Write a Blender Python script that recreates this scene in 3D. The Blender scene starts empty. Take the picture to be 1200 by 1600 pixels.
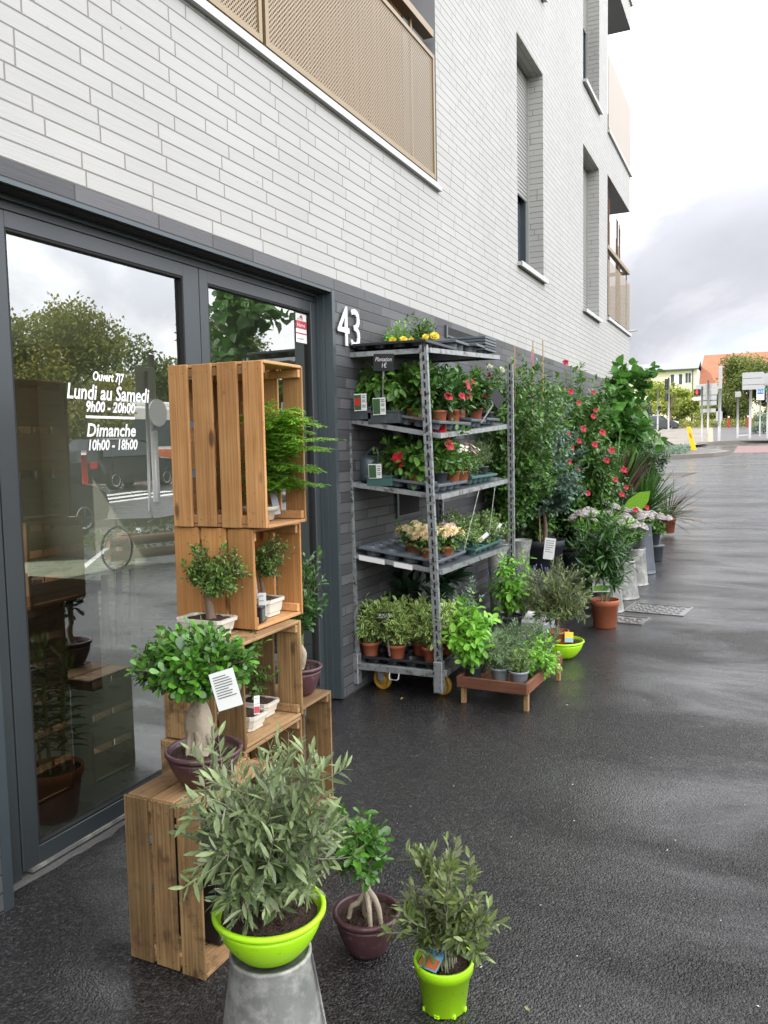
import bpy, math, random
import numpy as np
from mathutils import Vector, Matrix, Euler
R = math.radians
rng = np.random.default_rng(7)
random.seed(7)
S = bpy.context.scene
COL = S.collection

# ------------------------------------------------------------------ camera
cam_d = bpy.data.cameras.new('camera'); cam = bpy.data.objects.new('camera', cam_d); COL.objects.link(cam)
cam_d.sensor_fit = 'VERTICAL'; cam_d.sensor_height = 32; cam_d.lens = 25.6
cam_d.clip_start = 0.05; cam_d.clip_end = 1500
r_, u_, b_ = (0.90857, 0.41725, -0.02025), (-0.01577, 0.08271, 0.99645), (0.41744, -0.90502, 0.08173)
cam.matrix_world = Matrix(((r_[0], u_[0], b_[0], 2.22854), (r_[1], u_[1], b_[1], 0.0), (r_[2], u_[2], b_[2], 1.5), (0, 0, 0, 1)))
S.camera = cam

# ------------------------------------------------------------------ world, sun, exposure
SUN_AZ = (-0.80, -0.60)          # direction towards the sun, behind the building on the left
SUN_EL = R(46)
w = bpy.data.worlds.new('World'); S.world = w; w.use_nodes = True
nt = w.node_tree; nt.nodes.clear()
def N(nt, t, **k):
    n = nt.nodes.new(t)
    for a, b in k.items():
        if a == 'i':
            for kk, v in b.items(): n.inputs[kk].default_value = v
        else: setattr(n, a, b)
    return n
def LK(nt, a, b): nt.links.new(a, b)
sky = N(nt, 'ShaderNodeTexSky', sky_type='NISHITA', sun_disc=False)
sky.sun_elevation = SUN_EL
sky.sun_rotation = math.atan2(SUN_AZ[0], SUN_AZ[1])
sky.air_density = 1.0; sky.dust_density = 2.0
tc = N(nt, 'ShaderNodeTexCoord')
sep = N(nt, 'ShaderNodeSeparateXYZ'); LK(nt, tc.outputs['Generated'], sep.inputs[0])
mz = N(nt, 'ShaderNodeMath', operation='ADD', i={1: 0.75}); LK(nt, sep.outputs['Z'], mz.inputs[0])
mzx = N(nt, 'ShaderNodeMath', operation='MAXIMUM', i={1: 0.1}); LK(nt, mz.outputs[0], mzx.inputs[0])
dv = N(nt, 'ShaderNodeVectorMath', operation='DIVIDE')
cmb = N(nt, 'ShaderNodeCombineXYZ'); LK(nt, mzx.outputs[0], cmb.inputs[0]); LK(nt, mzx.outputs[0], cmb.inputs[1]); cmb.inputs[2].default_value = 1.0
LK(nt, tc.outputs['Generated'], dv.inputs[0]); LK(nt, cmb.outputs[0], dv.inputs[1])
n1 = N(nt, 'ShaderNodeTexNoise', i={'Scale': 2.7, 'Detail': 9.0, 'Roughness': 0.56, 'Distortion': 0.3}); LK(nt, dv.outputs[0], n1.inputs['Vector'])
n2 = N(nt, 'ShaderNodeTexNoise', i={'Scale': 4.2, 'Detail': 6.0, 'Roughness': 0.5}); LK(nt, dv.outputs[0], n2.inputs['Vector'])
rmp = N(nt, 'ShaderNodeValToRGB'); cr = rmp.color_ramp
cr.elements[0].position = 0.41; cr.elements[0].color = (0.57, 0.58, 0.64, 1)
cr.elements[1].position = 0.62; cr.elements[1].color = (1.08, 1.07, 1.05, 1)
e = cr.elements.new(0.52); e.color = (0.80, 0.805, 0.84, 1)
LK(nt, n1.outputs['Fac'], rmp.inputs[0])
# cloud deck: brighter overhead than low down, as in the photograph
el = N(nt, 'ShaderNodeMapRange', interpolation_type='SMOOTHSTEP', i={'From Min': 0.16, 'From Max': 0.42, 'To Min': 0.98, 'To Max': 2.1}); LK(nt, sep.outputs['Z'], el.inputs['Value'])
bs = N(nt, 'ShaderNodeMapRange', i={'From Min': 0.3, 'From Max': 0.7, 'To Min': 0.85, 'To Max': 1.15}); LK(nt, n2.outputs['Fac'], bs.inputs['Value'])
mm = N(nt, 'ShaderNodeMath', operation='MULTIPLY'); LK(nt, el.outputs[0], mm.inputs[0]); LK(nt, bs.outputs[0], mm.inputs[1])
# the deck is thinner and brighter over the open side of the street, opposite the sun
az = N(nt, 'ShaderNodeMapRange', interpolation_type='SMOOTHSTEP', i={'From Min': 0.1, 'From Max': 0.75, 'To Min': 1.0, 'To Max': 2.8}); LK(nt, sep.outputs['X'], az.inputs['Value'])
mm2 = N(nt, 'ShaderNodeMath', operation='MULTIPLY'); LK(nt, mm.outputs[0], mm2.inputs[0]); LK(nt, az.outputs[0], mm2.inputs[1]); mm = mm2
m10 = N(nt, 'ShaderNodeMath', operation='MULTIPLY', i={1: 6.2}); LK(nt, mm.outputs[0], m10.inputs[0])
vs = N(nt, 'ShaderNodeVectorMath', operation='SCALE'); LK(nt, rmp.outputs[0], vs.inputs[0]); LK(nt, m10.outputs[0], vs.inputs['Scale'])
gap = N(nt, 'ShaderNodeMapRange', i={'From Min': 0.62, 'From Max': 0.72, 'To Min': 1.0, 'To Max': 0.6}); LK(nt, n2.outputs['Fac'], gap.inputs['Value'])
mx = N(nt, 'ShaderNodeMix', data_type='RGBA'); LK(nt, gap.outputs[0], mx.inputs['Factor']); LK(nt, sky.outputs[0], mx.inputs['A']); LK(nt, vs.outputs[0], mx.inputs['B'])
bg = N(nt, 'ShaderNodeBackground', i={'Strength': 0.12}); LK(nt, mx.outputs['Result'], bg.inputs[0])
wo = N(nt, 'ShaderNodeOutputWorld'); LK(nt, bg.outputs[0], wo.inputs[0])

sl = bpy.data.lights.new('sun', 'SUN'); so = bpy.data.objects.new('sun', sl); COL.objects.link(so)
sl.energy = 2.2; sl.angle = R(0.6); sl.color = (1.0, 0.93, 0.82)
sd = Vector((SUN_AZ[0]*math.cos(SUN_EL), SUN_AZ[1]*math.cos(SUN_EL), math.sin(SUN_EL)))
so.rotation_euler = sd.to_track_quat('Z', 'Y').to_euler()
S.view_settings.view_transform = 'Standard'; S.view_settings.look = 'None'
S.view_settings.exposure = 0.75; S.view_settings.gamma = 1.0
S.render.engine = 'CYCLES'
S.cycles.max_bounces = 7; S.cycles.transparent_max_bounces = 12; S.cycles.diffuse_bounces = 3; S.cycles.glossy_bounces = 3
S.cycles.caustics_reflective = False; S.cycles.caustics_refractive = False
S.cycles.use_denoising = True

# ------------------------------------------------------------------ materials
MATS = {}
def newmat(name):
    m = bpy.data.materials.new(name); m.use_nodes = True; m.node_tree.nodes.clear(); MATS[name] = m
    nt = m.node_tree
    o = N(nt, 'ShaderNodeOutputMaterial'); p = N(nt, 'ShaderNodeBsdfPrincipled'); LK(nt, p.outputs[0], o.inputs[0])
    return m, nt, p, o
def c4(c): return (c[0], c[1], c[2], 1)
def simple(name, col, rough=0.5, metal=0.0, var=0.12, scale=12, bump=0.0, bscale=60, spec=0.5, dirt=None, dscale=5, dlo=0.55, dhi=0.75):
    m, nt, p, o = newmat(name)
    tc = N(nt, 'ShaderNodeTexCoord')
    n = N(nt, 'ShaderNodeTexNoise', i={'Scale': scale, 'Detail': 5.0, 'Roughness': 0.6}); LK(nt, tc.outputs['Object'], n.inputs['Vector'])
    a = tuple(max(0, x*(1-var)) for x in col); b = tuple(min(1, x*(1+var)) for x in col)
    mx = N(nt, 'ShaderNodeMix', data_type='RGBA', i={'A': c4(a), 'B': c4(b)}); LK(nt, n.outputs['Fac'], mx.inputs['Factor'])
    out = mx.outputs['Result']
    if dirt:
        d = N(nt, 'ShaderNodeTexNoise', i={'Scale': dscale, 'Detail': 7.0, 'Roughness': 0.7}); LK(nt, tc.outputs['Object'], d.inputs['Vector'])
        mr = N(nt, 'ShaderNodeMapRange', i={'From Min': dlo, 'From Max': dhi}); LK(nt, d.outputs['Fac'], mr.inputs['Value'])
        m2 = N(nt, 'ShaderNodeMix', data_type='RGBA', i={'B': c4(dirt)}); LK(nt, mr.outputs[0], m2.inputs['Factor']); LK(nt, out, m2.inputs['A'])
        out = m2.outputs['Result']
    LK(nt, out, p.inputs['Base Color'])
    mr = N(nt, 'ShaderNodeMapRange', i={'To Min': max(0.02, rough-0.1), 'To Max': min(1, rough+0.1)}); LK(nt, n.outputs['Fac'], mr.inputs['Value']); LK(nt, mr.outputs[0], p.inputs['Roughness'])
    p.inputs['Metallic'].default_value = metal; p.inputs['Specular IOR Level'].default_value = spec
    if bump:
        nb = N(nt, 'ShaderNodeTexNoise', i={'Scale': bscale, 'Detail': 4.0}); LK(nt, tc.outputs['Object'], nb.inputs['Vector'])
        bp = N(nt, 'ShaderNodeBump', i={'Strength': bump, 'Distance': 0.01}); LK(nt, nb.outputs['Fac'], bp.inputs['Height']); LK(nt, bp.outputs[0], p.inputs['Normal'])
    return m
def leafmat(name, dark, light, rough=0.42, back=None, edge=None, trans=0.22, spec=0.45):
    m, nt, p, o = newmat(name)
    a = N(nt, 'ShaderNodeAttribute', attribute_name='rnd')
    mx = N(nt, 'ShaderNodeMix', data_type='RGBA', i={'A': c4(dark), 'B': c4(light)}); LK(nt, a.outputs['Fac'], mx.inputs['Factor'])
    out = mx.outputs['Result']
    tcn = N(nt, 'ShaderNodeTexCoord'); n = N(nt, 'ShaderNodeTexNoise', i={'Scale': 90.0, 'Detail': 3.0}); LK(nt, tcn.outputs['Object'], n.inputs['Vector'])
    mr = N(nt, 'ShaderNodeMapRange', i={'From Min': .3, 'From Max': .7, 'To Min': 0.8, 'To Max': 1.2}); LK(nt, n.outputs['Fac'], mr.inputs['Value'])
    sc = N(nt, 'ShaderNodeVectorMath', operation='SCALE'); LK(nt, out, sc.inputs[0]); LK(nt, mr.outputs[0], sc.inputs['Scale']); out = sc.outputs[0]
    if edge:
        b = N(nt, 'ShaderNodeAttribute', attribute_name='edge')
        mr = N(nt, 'ShaderNodeMapRange', i={'From Min': 0.52, 'From Max': 0.72}); LK(nt, b.outputs['Fac'], mr.inputs['Value'])
        m2 = N(nt, 'ShaderNodeMix', data_type='RGBA', i={'B': c4(edge)}); LK(nt, mr.outputs[0], m2.inputs['Factor']); LK(nt, out, m2.inputs['A']); out = m2.outputs['Result']
    if back:
        g = N(nt, 'ShaderNodeNewGeometry')
        m3 = N(nt, 'ShaderNodeMix', data_type='RGBA', i={'B': c4(back)}); LK(nt, g.outputs['Backfacing'], m3.inputs['Factor']); LK(nt, out, m3.inputs['A']); out = m3.outputs['Result']
    LK(nt, out, p.inputs['Base Color']); p.inputs['Roughness'].default_value = rough; p.inputs['Specular IOR Level'].default_value = spec
    t = N(nt, 'ShaderNodeBsdfTranslucent'); LK(nt, out, t.inputs[0])
    ms = N(nt, 'ShaderNodeMixShader', i={0: trans}); LK(nt, p.outputs[0], ms.inputs[1]); LK(nt, t.outputs[0], ms.inputs[2]); LK(nt, ms.outputs[0], o.inputs[0])
    return m
def woodmat(name, lo, hi, axis='z', stain=(0.06, 0.035, 0.02), samt=0.62, rough=0.7):
    m, nt, p, o = newmat(name)
    tc = N(nt, 'ShaderNodeTexCoord'); a = N(nt, 'ShaderNodeAttribute', attribute_name='rnd')
    off = N(nt, 'ShaderNodeVectorMath', operation='SCALE', i={'Scale': 13.0}); 
    cb = N(nt, 'ShaderNodeCombineXYZ'); [LK(nt, a.outputs['Fac'], cb.inputs[k]) for k in range(3)]; LK(nt, cb.outputs[0], off.inputs[0])
    ad = N(nt, 'ShaderNodeVectorMath', operation='ADD'); LK(nt, tc.outputs['Object'], ad.inputs[0]); LK(nt, off.outputs[0], ad.inputs[1])
    mp = N(nt, 'ShaderNodeMapping'); LK(nt, ad.outputs[0], mp.inputs[0])
    s = {'x': (2.5, 75, 75), 'y': (75, 2.5, 75), 'z': (75, 75, 2.5)}[axis]; mp.inputs['Scale'].default_value = s
    n = N(nt, 'ShaderNodeTexNoise', i={'Scale': 1.0, 'Detail': 7.0, 'Roughness': 0.65, 'Distortion': 0.9}); LK(nt, mp.outputs[0], n.inputs['Vector'])
    wv = N(nt, 'ShaderNodeTexWave', i={'Scale': 0.35, 'Distortion': 7.0, 'Detail': 3.0}); LK(nt, mp.outputs[0], wv.inputs['Vector'])
    bl_ = N(nt, 'ShaderNodeTexNoise', i={'Scale': 5.0, 'Detail': 3.0}); LK(nt, ad.outputs[0], bl_.inputs['Vector'])
    av0 = N(nt, 'ShaderNodeMath', operation='MULTIPLY_ADD', i={1: 0.12}); LK(nt, wv.outputs['Fac'], av0.inputs[0]); LK(nt, n.outputs['Fac'], av0.inputs[2])
    av = N(nt, 'ShaderNodeMath', operation='MULTIPLY_ADD', i={1: 0.55}); LK(nt, bl_.outputs['Fac'], av.inputs[0]); LK(nt, av0.outputs[0], av.inputs[2])
    mr = N(nt, 'ShaderNodeMapRange', i={'From Min': 0.5, 'From Max': 1.15}); LK(nt, av.outputs[0], mr.inputs['Value'])
    mx = N(nt, 'ShaderNodeMix', data_type='RGBA', i={'A': c4(lo), 'B': c4(hi)}); LK(nt, mr.outputs[0], mx.inputs['Factor'])
    br = N(nt, 'ShaderNodeMapRange', i={'To Min': 0.6, 'To Max': 1.3}); LK(nt, a.outputs['Fac'], br.inputs['Value'])
    sc = N(nt, 'ShaderNodeVectorMath', operation='SCALE'); LK(nt, mx.outputs['Result'], sc.inputs[0]); LK(nt, br.outputs[0], sc.inputs['Scale'])
    d = N(nt, 'ShaderNodeTexNoise', i={'Scale': 9.0, 'Detail': 8.0, 'Roughness': 0.72}); LK(nt, ad.outputs[0], d.inputs['Vector'])
    dr = N(nt, 'ShaderNodeMapRange', i={'From Min': samt, 'From Max': samt+0.14, 'To Max': 0.85}); LK(nt, d.outputs['Fac'], dr.inputs['Value'])
    m2 = N(nt, 'ShaderNodeMix', data_type='RGBA', i={'B': c4(stain)}); LK(nt, dr.outputs[0], m2.inputs['Factor']); LK(nt, sc.outputs[0], m2.inputs['A'])
    # knots
    kv = N(nt, 'ShaderNodeMapping'); LK(nt, ad.outputs[0], kv.inputs[0]); kv.inputs['Scale'].default_value = {'x': (3.2, 9, 9), 'y': (9, 3.2, 9), 'z': (9, 9, 3.2)}[axis]
    vo = N(nt, 'ShaderNodeTexVoronoi', i={'Scale': 1.0, 'Randomness': 1.0}); LK(nt, kv.outputs[0], vo.inputs['Vector'])
    kr = N(nt, 'ShaderNodeMapRange', i={'From Min': 0.07, 'From Max': 0.13, 'To Min': 0.75, 'To Max': 0.0}); LK(nt, vo.outputs['Distance'], kr.inputs['Value'])
    m3 = N(nt, 'ShaderNodeMix', data_type='RGBA', i={'B': (0.05, 0.022, 0.01, 1)}); LK(nt, kr.outputs[0], m3.inputs['Factor']); LK(nt, m2.outputs['Result'], m3.inputs['A'])
    LK(nt, m3.outputs['Result'], p.inputs['Base Color']); p.inputs['Roughness'].default_value = rough; p.inputs['Specular IOR Level'].default_value = 0.3
    bp = N(nt, 'ShaderNodeBump', i={'Strength': 0.35, 'Distance': 0.002}); LK(nt, n.outputs['Fac'], bp.inputs['Height']); LK(nt, bp.outputs[0], p.inputs['Normal'])
    return m
def brickmat(name, lo, hi, mortar, rough=0.6, swap=False, L=0.385, H=0.061, z0=2.445, streak=0.08):
    m, nt, p, o = newmat(name)
    M = lambda op, a=None, b=None, c=None: _math(nt, op, a, b, c)
    tc = N(nt, 'ShaderNodeTexCoord'); sx = N(nt, 'ShaderNodeSeparateXYZ'); LK(nt, tc.outputs['Object'], sx.inputs[0])
    if swap: U = sx.outputs['Y']; V = sx.outputs['X']
    else: U = M('ADD', sx.outputs['X'], sx.outputs['Y']); V = sx.outputs['Z']
    v = M('DIVIDE', M('SUBTRACT', V, z0), H)
    row = M('FLOOR', v); fv = M('FRACT', v)
    wr = N(nt, 'ShaderNodeTexWhiteNoise', noise_dimensions='1D'); LK(nt, row, wr.inputs['W'])
    u = M('ADD', M('DIVIDE', U, L), M('MULTIPLY', wr.outputs['Value'], 7.3))
    cell = M('FLOOR', u); fu = M('FRACT', u)
    def jit(c):
        cc = N(nt, 'ShaderNodeCombineXYZ'); LK(nt, c, cc.inputs[0]); LK(nt, row, cc.inputs[1])
        wn = N(nt, 'ShaderNodeTexWhiteNoise', noise_dimensions='2D'); LK(nt, cc.outputs[0], wn.inputs['Vector'])
        return M('MULTIPLY', wn.outputs['Value'], 0.30)
    j0 = jit(cell); j1 = M('ADD', jit(M('ADD', cell, 1.0)), 1.0)
    dl = M('SUBTRACT', fu, j0); dr = M('SUBTRACT', j1, fu)
    du = M('MULTIPLY', M('MINIMUM', M('ABSOLUTE', dl), M('ABSOLUTE', dr)), L)
    dvv = M('MULTIPLY', M('MINIMUM', fv, M('SUBTRACT', 1.0, fv)), H)
    dm = M('MINIMUM', du, dvv)
    mask = N(nt, 'ShaderNodeMapRange', interpolation_type='SMOOTHSTEP', i={'From Min': 0.0022, 'From Max': 0.0042}); LK(nt, dm, mask.inputs['Value'])
    # id of the brick: cell shifted by one left of its joint
    idc = M('SUBTRACT', cell, M('LESS_THAN', dl, 0.0))
    ci = N(nt, 'ShaderNodeCombineXYZ'); LK(nt, idc, ci.inputs[0]); LK(nt, row, ci.inputs[1]); ci.inputs[2].default_value = 3.0
    wb = N(nt, 'ShaderNodeTexWhiteNoise', noise_dimensions='3D'); LK(nt, ci.outputs[0], wb.inputs['Vector'])
    mp = N(nt, 'ShaderNodeCombineXYZ'); LK(nt, M('MULTIPLY', U, 5.0), mp.inputs[0]); LK(nt, M('MULTIPLY', V, 130.0), mp.inputs[1]); LK(nt, M('MULTIPLY', wb.outputs['Value'], 50), mp.inputs[2])
    st = N(nt, 'ShaderNodeTexNoise', i={'Scale': 1.0, 'Detail': 5.0, 'Roughness': 0.65}); LK(nt, mp.outputs[0], st.inputs['Vector'])
    gr = N(nt, 'ShaderNodeTexNoise', i={'Scale': 260.0, 'Detail': 2.0}); LK(nt, tc.outputs['Object'], gr.inputs['Vector'])
    big = N(nt, 'ShaderNodeTexNoise', i={'Scale': 0.7, 'Detail': 4.0, 'Roughness': 0.6}); LK(nt, tc.outputs['Object'], big.inputs['Vector'])
    mx = N(nt, 'ShaderNodeMix', data_type='RGBA', i={'A': c4(lo), 'B': c4(hi)}); LK(nt, wb.outputs['Value'], mx.inputs['Factor'])
    f = M('ADD', M('ADD', M('MULTIPLY', M('SUBTRACT', st.outputs['Fac'], .5), streak*4), M('MULTIPLY', M('SUBTRACT', gr.outputs['Fac'], .5), 0.25)), M('ADD', M('MULTIPLY', M('SUBTRACT', big.outputs['Fac'], .5), 0.22), 1.0))
    sc = N(nt, 'ShaderNodeVectorMath', operation='SCALE'); LK(nt, mx.outputs['Result'], sc.inputs[0]); LK(nt, f, sc.inputs['Scale'])
    # rare dark specks and chips
    sp = N(nt, 'ShaderNodeTexVoronoi', i={'Scale': 7.0}); LK(nt, tc.outputs['Object'], sp.inputs['Vector'])
    spm = N(nt, 'ShaderNodeMapRange', i={'From Min': 0.03, 'From Max': 0.05, 'To Min': 0.5, 'To Max': 0.0}); LK(nt, sp.outputs['Distance'], spm.inputs['Value'])
    ms = N(nt, 'ShaderNodeMix', data_type='RGBA', i={'B': c4(tuple(x*0.5 for x in mortar))}); LK(nt, spm.outputs[0], ms.inputs['Factor']); LK(nt, sc.outputs[0], ms.inputs['A'])
    m2 = N(nt, 'ShaderNodeMix', data_type='RGBA', i={'A': c4(mortar)}); LK(nt, mask.outputs[0], m2.inputs['Factor']); LK(nt, ms.outputs['Result'], m2.inputs['B'])
    LK(nt, m2.outputs['Result'], p.inputs['Base Color']); p.inputs['Roughness'].default_value = rough; p.inputs['Specular IOR Level'].default_value = 0.35
    hb = M('ADD', mask.outputs[0], M('ADD', M('MULTIPLY', st.outputs['Fac'], 0.35), M('MULTIPLY', wb.outputs['Value'], 0.3)))
    bp = N(nt, 'ShaderNodeBump', i={'Strength': 0.7, 'Distance': 0.004}); LK(nt, hb, bp.inputs['Height']); LK(nt, bp.outputs[0], p.inputs['Normal'])
    return m
def _math(nt, op, a, b, c):
    n = N(nt, 'ShaderNodeMath', operation=op)
    for k, v in enumerate((a, b, c)):
        if v is None: continue
        if isinstance(v, (int, float)): n.inputs[k].default_value = v
        else: LK(nt, v, n.inputs[k])
    return n.outputs[0]

brickmat('white_brick', (0.388, 0.384, 0.360), (0.414, 0.410, 0.386), (0.205, 0.190, 0.162), streak=0.045)
brickmat('white_brick_soffit', (0.365, 0.358, 0.325), (0.415, 0.408, 0.375), (0.2, 0.19, 0.17), swap=True, z0=0)
brickmat('dark_brick', (0.050, 0.050, 0.052), (0.105, 0.105, 0.108), (0.04, 0.04, 0.04), rough=0.5, streak=0.12)
simple('anthracite', (0.040, 0.048, 0.052), 0.38, var=0.06, scale=4, bump=0.02, bscale=200)
simple('black_gap', (0.01, 0.01, 0.01), 0.8)
simple('white_metal', (0.46, 0.46, 0.45), 0.4, var=0.05)
simple('bronze_panel', (0.25, 0.185, 0.10), 0.42, metal=0.25, var=0.05, scale=3)
simple('beige_panel', (0.36, 0.31, 0.25), 0.5, var=0.06, scale=2)
simple('white_render', (0.42, 0.42, 0.43), 0.8, var=0.06, scale=3)
simple('grey_render', (0.30, 0.30, 0.31), 0.8, var=0.08, scale=3)
simple('shutter', (0.34, 0.34, 0.32), 0.5, var=0.04)
simple('reed', (0.16, 0.085, 0.04), 0.8, var=0.4, scale=30)
simple('zinc', (0.20, 0.205, 0.19), 0.58, metal=0.25, var=0.38, scale=14, dirt=(0.40, 0.40, 0.36), dscale=9, dlo=0.46, dhi=0.62, bump=0.2, bscale=30)
simple('zinc_dark', (0.10, 0.115, 0.13), 0.5, metal=0.4, var=0.2, dirt=(0.2, 0.2, 0.2))
simple('galvanised', (0.36, 0.38, 0.38), 0.42, metal=0.65, var=0.3, scale=35, dirt=(0.10, 0.09, 0.08), dscale=22, dlo=0.52, dhi=0.66)
simple('post_steel', (0.34, 0.36, 0.36), 0.45, metal=0.6, var=0.3, scale=25, dirt=(0.05, 0.05, 0.05), dscale=40, dlo=0.5, dhi=0.62)
simple('lime_plastic', (0.40, 0.78, 0.012), 0.36, var=0.06, scale=10, dirt=(0.17, 0.22, 0.03), dscale=55, dlo=0.62, dhi=0.68)
simple('maroon_plastic', (0.075, 0.032, 0.036), 0.38, var=0.1, dirt=(0.15, 0.11, 0.095), dscale=45, dlo=0.58, dhi=0.66)
simple('terracotta', (0.42, 0.125, 0.06), 0.5, var=0.08, dirt=(0.36, 0.2, 0.14), dscale=12)
simple('dark_pot', (0.045, 0.055, 0.062), 0.45, var=0.1, dirt=(0.1, 0.11, 0.11), dscale=16)
simple('grey_pot', (0.28, 0.31, 0.34), 0.45, var=0.06)
simple('cream_ceramic', (0.62, 0.59, 0.50), 0.22, var=0.05, dirt=(0.40, 0.36, 0.27), dscale=20, dlo=0.58, dhi=0.8)
simple('soil', (0.045, 0.024, 0.015), 0.95, var=0.7, scale=90, bump=1.0, bscale=120, dirt=(0.16, 0.10, 0.06), dscale=140, dlo=0.62, dhi=0.68)
simple('bark', (0.16, 0.11, 0.075), 0.8, var=0.3, scale=50, bump=0.5, bscale=80)
simple('pale_bark', (0.36, 0.30, 0.22), 0.7, var=0.22, scale=25, bump=0.35, bscale=40, dirt=(0.20, 0.14, 0.09), dscale=22, dlo=.55, dhi=.7)
simple('green_stem', (0.15, 0.20, 0.06), 0.55, var=0.2)
simple('olive_stem', (0.22, 0.22, 0.15), 0.6, var=0.2, scale=40)
simple('black_plastic', (0.018, 0.02, 0.024), 0.35, var=0.2)
simple('tray_grey', (0.10, 0.12, 0.135), 0.42, var=0.1, scale=20)
simple('tray_green', (0.05, 0.12, 0.105), 0.4, var=0.1)
simple('slate', (0.012, 0.013, 0.014), 0.6)
simple('chalk', (0.75, 0.75, 0.73), 0.9)
simple('paper', (0.72, 0.74, 0.70), 0.5, var=0.04)
simple('ink', (0.08, 0.08, 0.08), 0.8)
simple('white_paint', (0.78, 0.78, 0.76), 0.55, var=0.05)
simple('red_paint', (0.42, 0.02, 0.02), 0.4, var=0.1)
simple('red_label', (0.45, 0.05, 0.06), 0.5)
simple('green_label', (0.035, 0.09, 0.03), 0.5, var=0.9, scale=60)
simple('blue_label', (0.16, 0.42, 0.62), 0.4, var=0.2, scale=40)
simple('yellow_wheel', (0.42, 0.24, 0.03), 0.45, var=0.15)
simple('cream_wheel', (0.5, 0.42, 0.3), 0.5)
simple('water_can', (0.055, 0.07, 0.08), 0.35, var=0.08)
simple('concrete', (0.10, 0.098, 0.092), 0.8, var=0.2, scale=10, bump=0.4, bscale=60, dirt=(0.10, 0.09, 0.08), dscale=9)
simple('kerb_stone', (0.18, 0.16, 0.135), 0.75, var=0.15, scale=6)
simple('cast_iron', (0.42, 0.41, 0.40), 0.22, metal=0.85, var=0.25, scale=40)
simple('grass_mat', (0.10, 0.17, 0.03), 0.9, var=0.4, scale=1.5)
simple('red_asphalt', (0.17, 0.085, 0.075), 0.45, var=0.1)
simple('dry_asphalt', (0.095, 0.092, 0.092), 0.6, var=0.15, scale=1.5)
simple('beige_border', (0.30, 0.25, 0.17), 0.8, var=0.1)
simple('yellow_plastic', (0.80, 0.50, 0.01), 0.45, var=0.05)
simple('cream_wall', (0.80, 0.71, 0.54), 0.9, var=0.03, scale=1)
simple('zinc_roof', (0.22, 0.23, 0.25), 0.5, var=0.08)
simple('far_glass', (0.06, 0.075, 0.09), 0.15, var=0.3, scale=1)
simple('beige_door', (0.42, 0.34, 0.20), 0.8)
simple('pole_grey', (0.30, 0.30, 0.31), 0.45, metal=0.3)
simple('sign_back', (0.42, 0.43, 0.44), 0.45, var=0.04)
simple('sign_blue', (0.02, 0.17, 0.50), 0.4)
simple('sign_green', (0.03, 0.30, 0.10), 0.4)
simple('car_grey', (0.09, 0.10, 0.11), 0.22, metal=0.5, var=0.03, spec=0.6)
simple('car_black', (0.016, 0.019, 0.022), 0.15, metal=0.2, var=0.03, spec=0.7)
simple('tyre', (0.02, 0.02, 0.02), 0.8)
simple('chrome', (0.6, 0.6, 0.6), 0.2, metal=0.9)
simple('orange_poster', (0.60, 0.16, 0.06), 0.5, var=0.7, scale=3)
simple('weathered_log', (0.28, 0.16, 0.09), 0.8, var=0.3, scale=14)
simple('shop_floor', (0.46, 0.52, 0.43), 0.28, var=0.25, scale=3)
simple('shop_wall', (0.40, 0.40, 0.36), 0.8, var=0.1)
simple('shop_dark', (0.02, 0.018, 0.016), 0.6, var=0.3)
simple('shop_grey', (0.11, 0.105, 0.09), 0.7, var=0.2)
simple('metal_jamb', (0.060, 0.078, 0.085), 0.33, metal=0.2, var=0.06)
simple('red_petal', (0.62, 0.008, 0.03), 0.5, var=0.3, scale=40)
simple('pink_petal', (0.60, 0.24, 0.34), 0.6, var=0.3, scale=40)
simple('cream_petal', (0.82, 0.70, 0.42), 0.6, var=0.15, scale=60)
simple('white_petal', (0.78, 0.78, 0.66), 0.6, var=0.1)
simple('yellow_petal', (0.85, 0.62, 0.03), 0.6, var=0.15, scale=40)
simple('lavender_petal', (0.17, 0.14, 0.28), 0.7, var=0.3, scale=60)
simple('sedum_petal', (0.55, 0.50, 0.48), 0.8, var=0.35, scale=50, bump=0.8, bscale=160)
simple('pepper_red', (0.5, 0.03, 0.02), 0.3)
simple('cane', (0.42, 0.27, 0.12), 0.7)
simple('door_mount', (0.3, 0.3, 0.3), 0.6)
simple('cloth_white', (0.6, 0.6, 0.58), 0.8)

woodmat('wood_orange_v', (0.27, 0.115, 0.035), (0.56, 0.31, 0.125), 'z')
woodmat('wood_orange_h', (0.30, 0.14, 0.05), (0.58, 0.33, 0.15), 'y')
woodmat('wood_pine_v', (0.38, 0.16, 0.045), (0.64, 0.33, 0.12), 'z', samt=0.7)
woodmat('wood_pine_h', (0.40, 0.18, 0.06), (0.66, 0.37, 0.16), 'y', samt=0.66)
woodmat('wood_brown_v', (0.10, 0.05, 0.02), (0.42, 0.27, 0.12), 'z', samt=0.53)
woodmat('wood_brown_h', (0.16, 0.085, 0.035), (0.46, 0.29, 0.14), 'y', samt=0.54)
woodmat('wood_red_x', (0.085, 0.032, 0.018), (0.22, 0.095, 0.05), 'x', samt=0.6)
woodmat('wood_red_y', (0.085, 0.032, 0.018), (0.22, 0.095, 0.05), 'y', samt=0.6)

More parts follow.
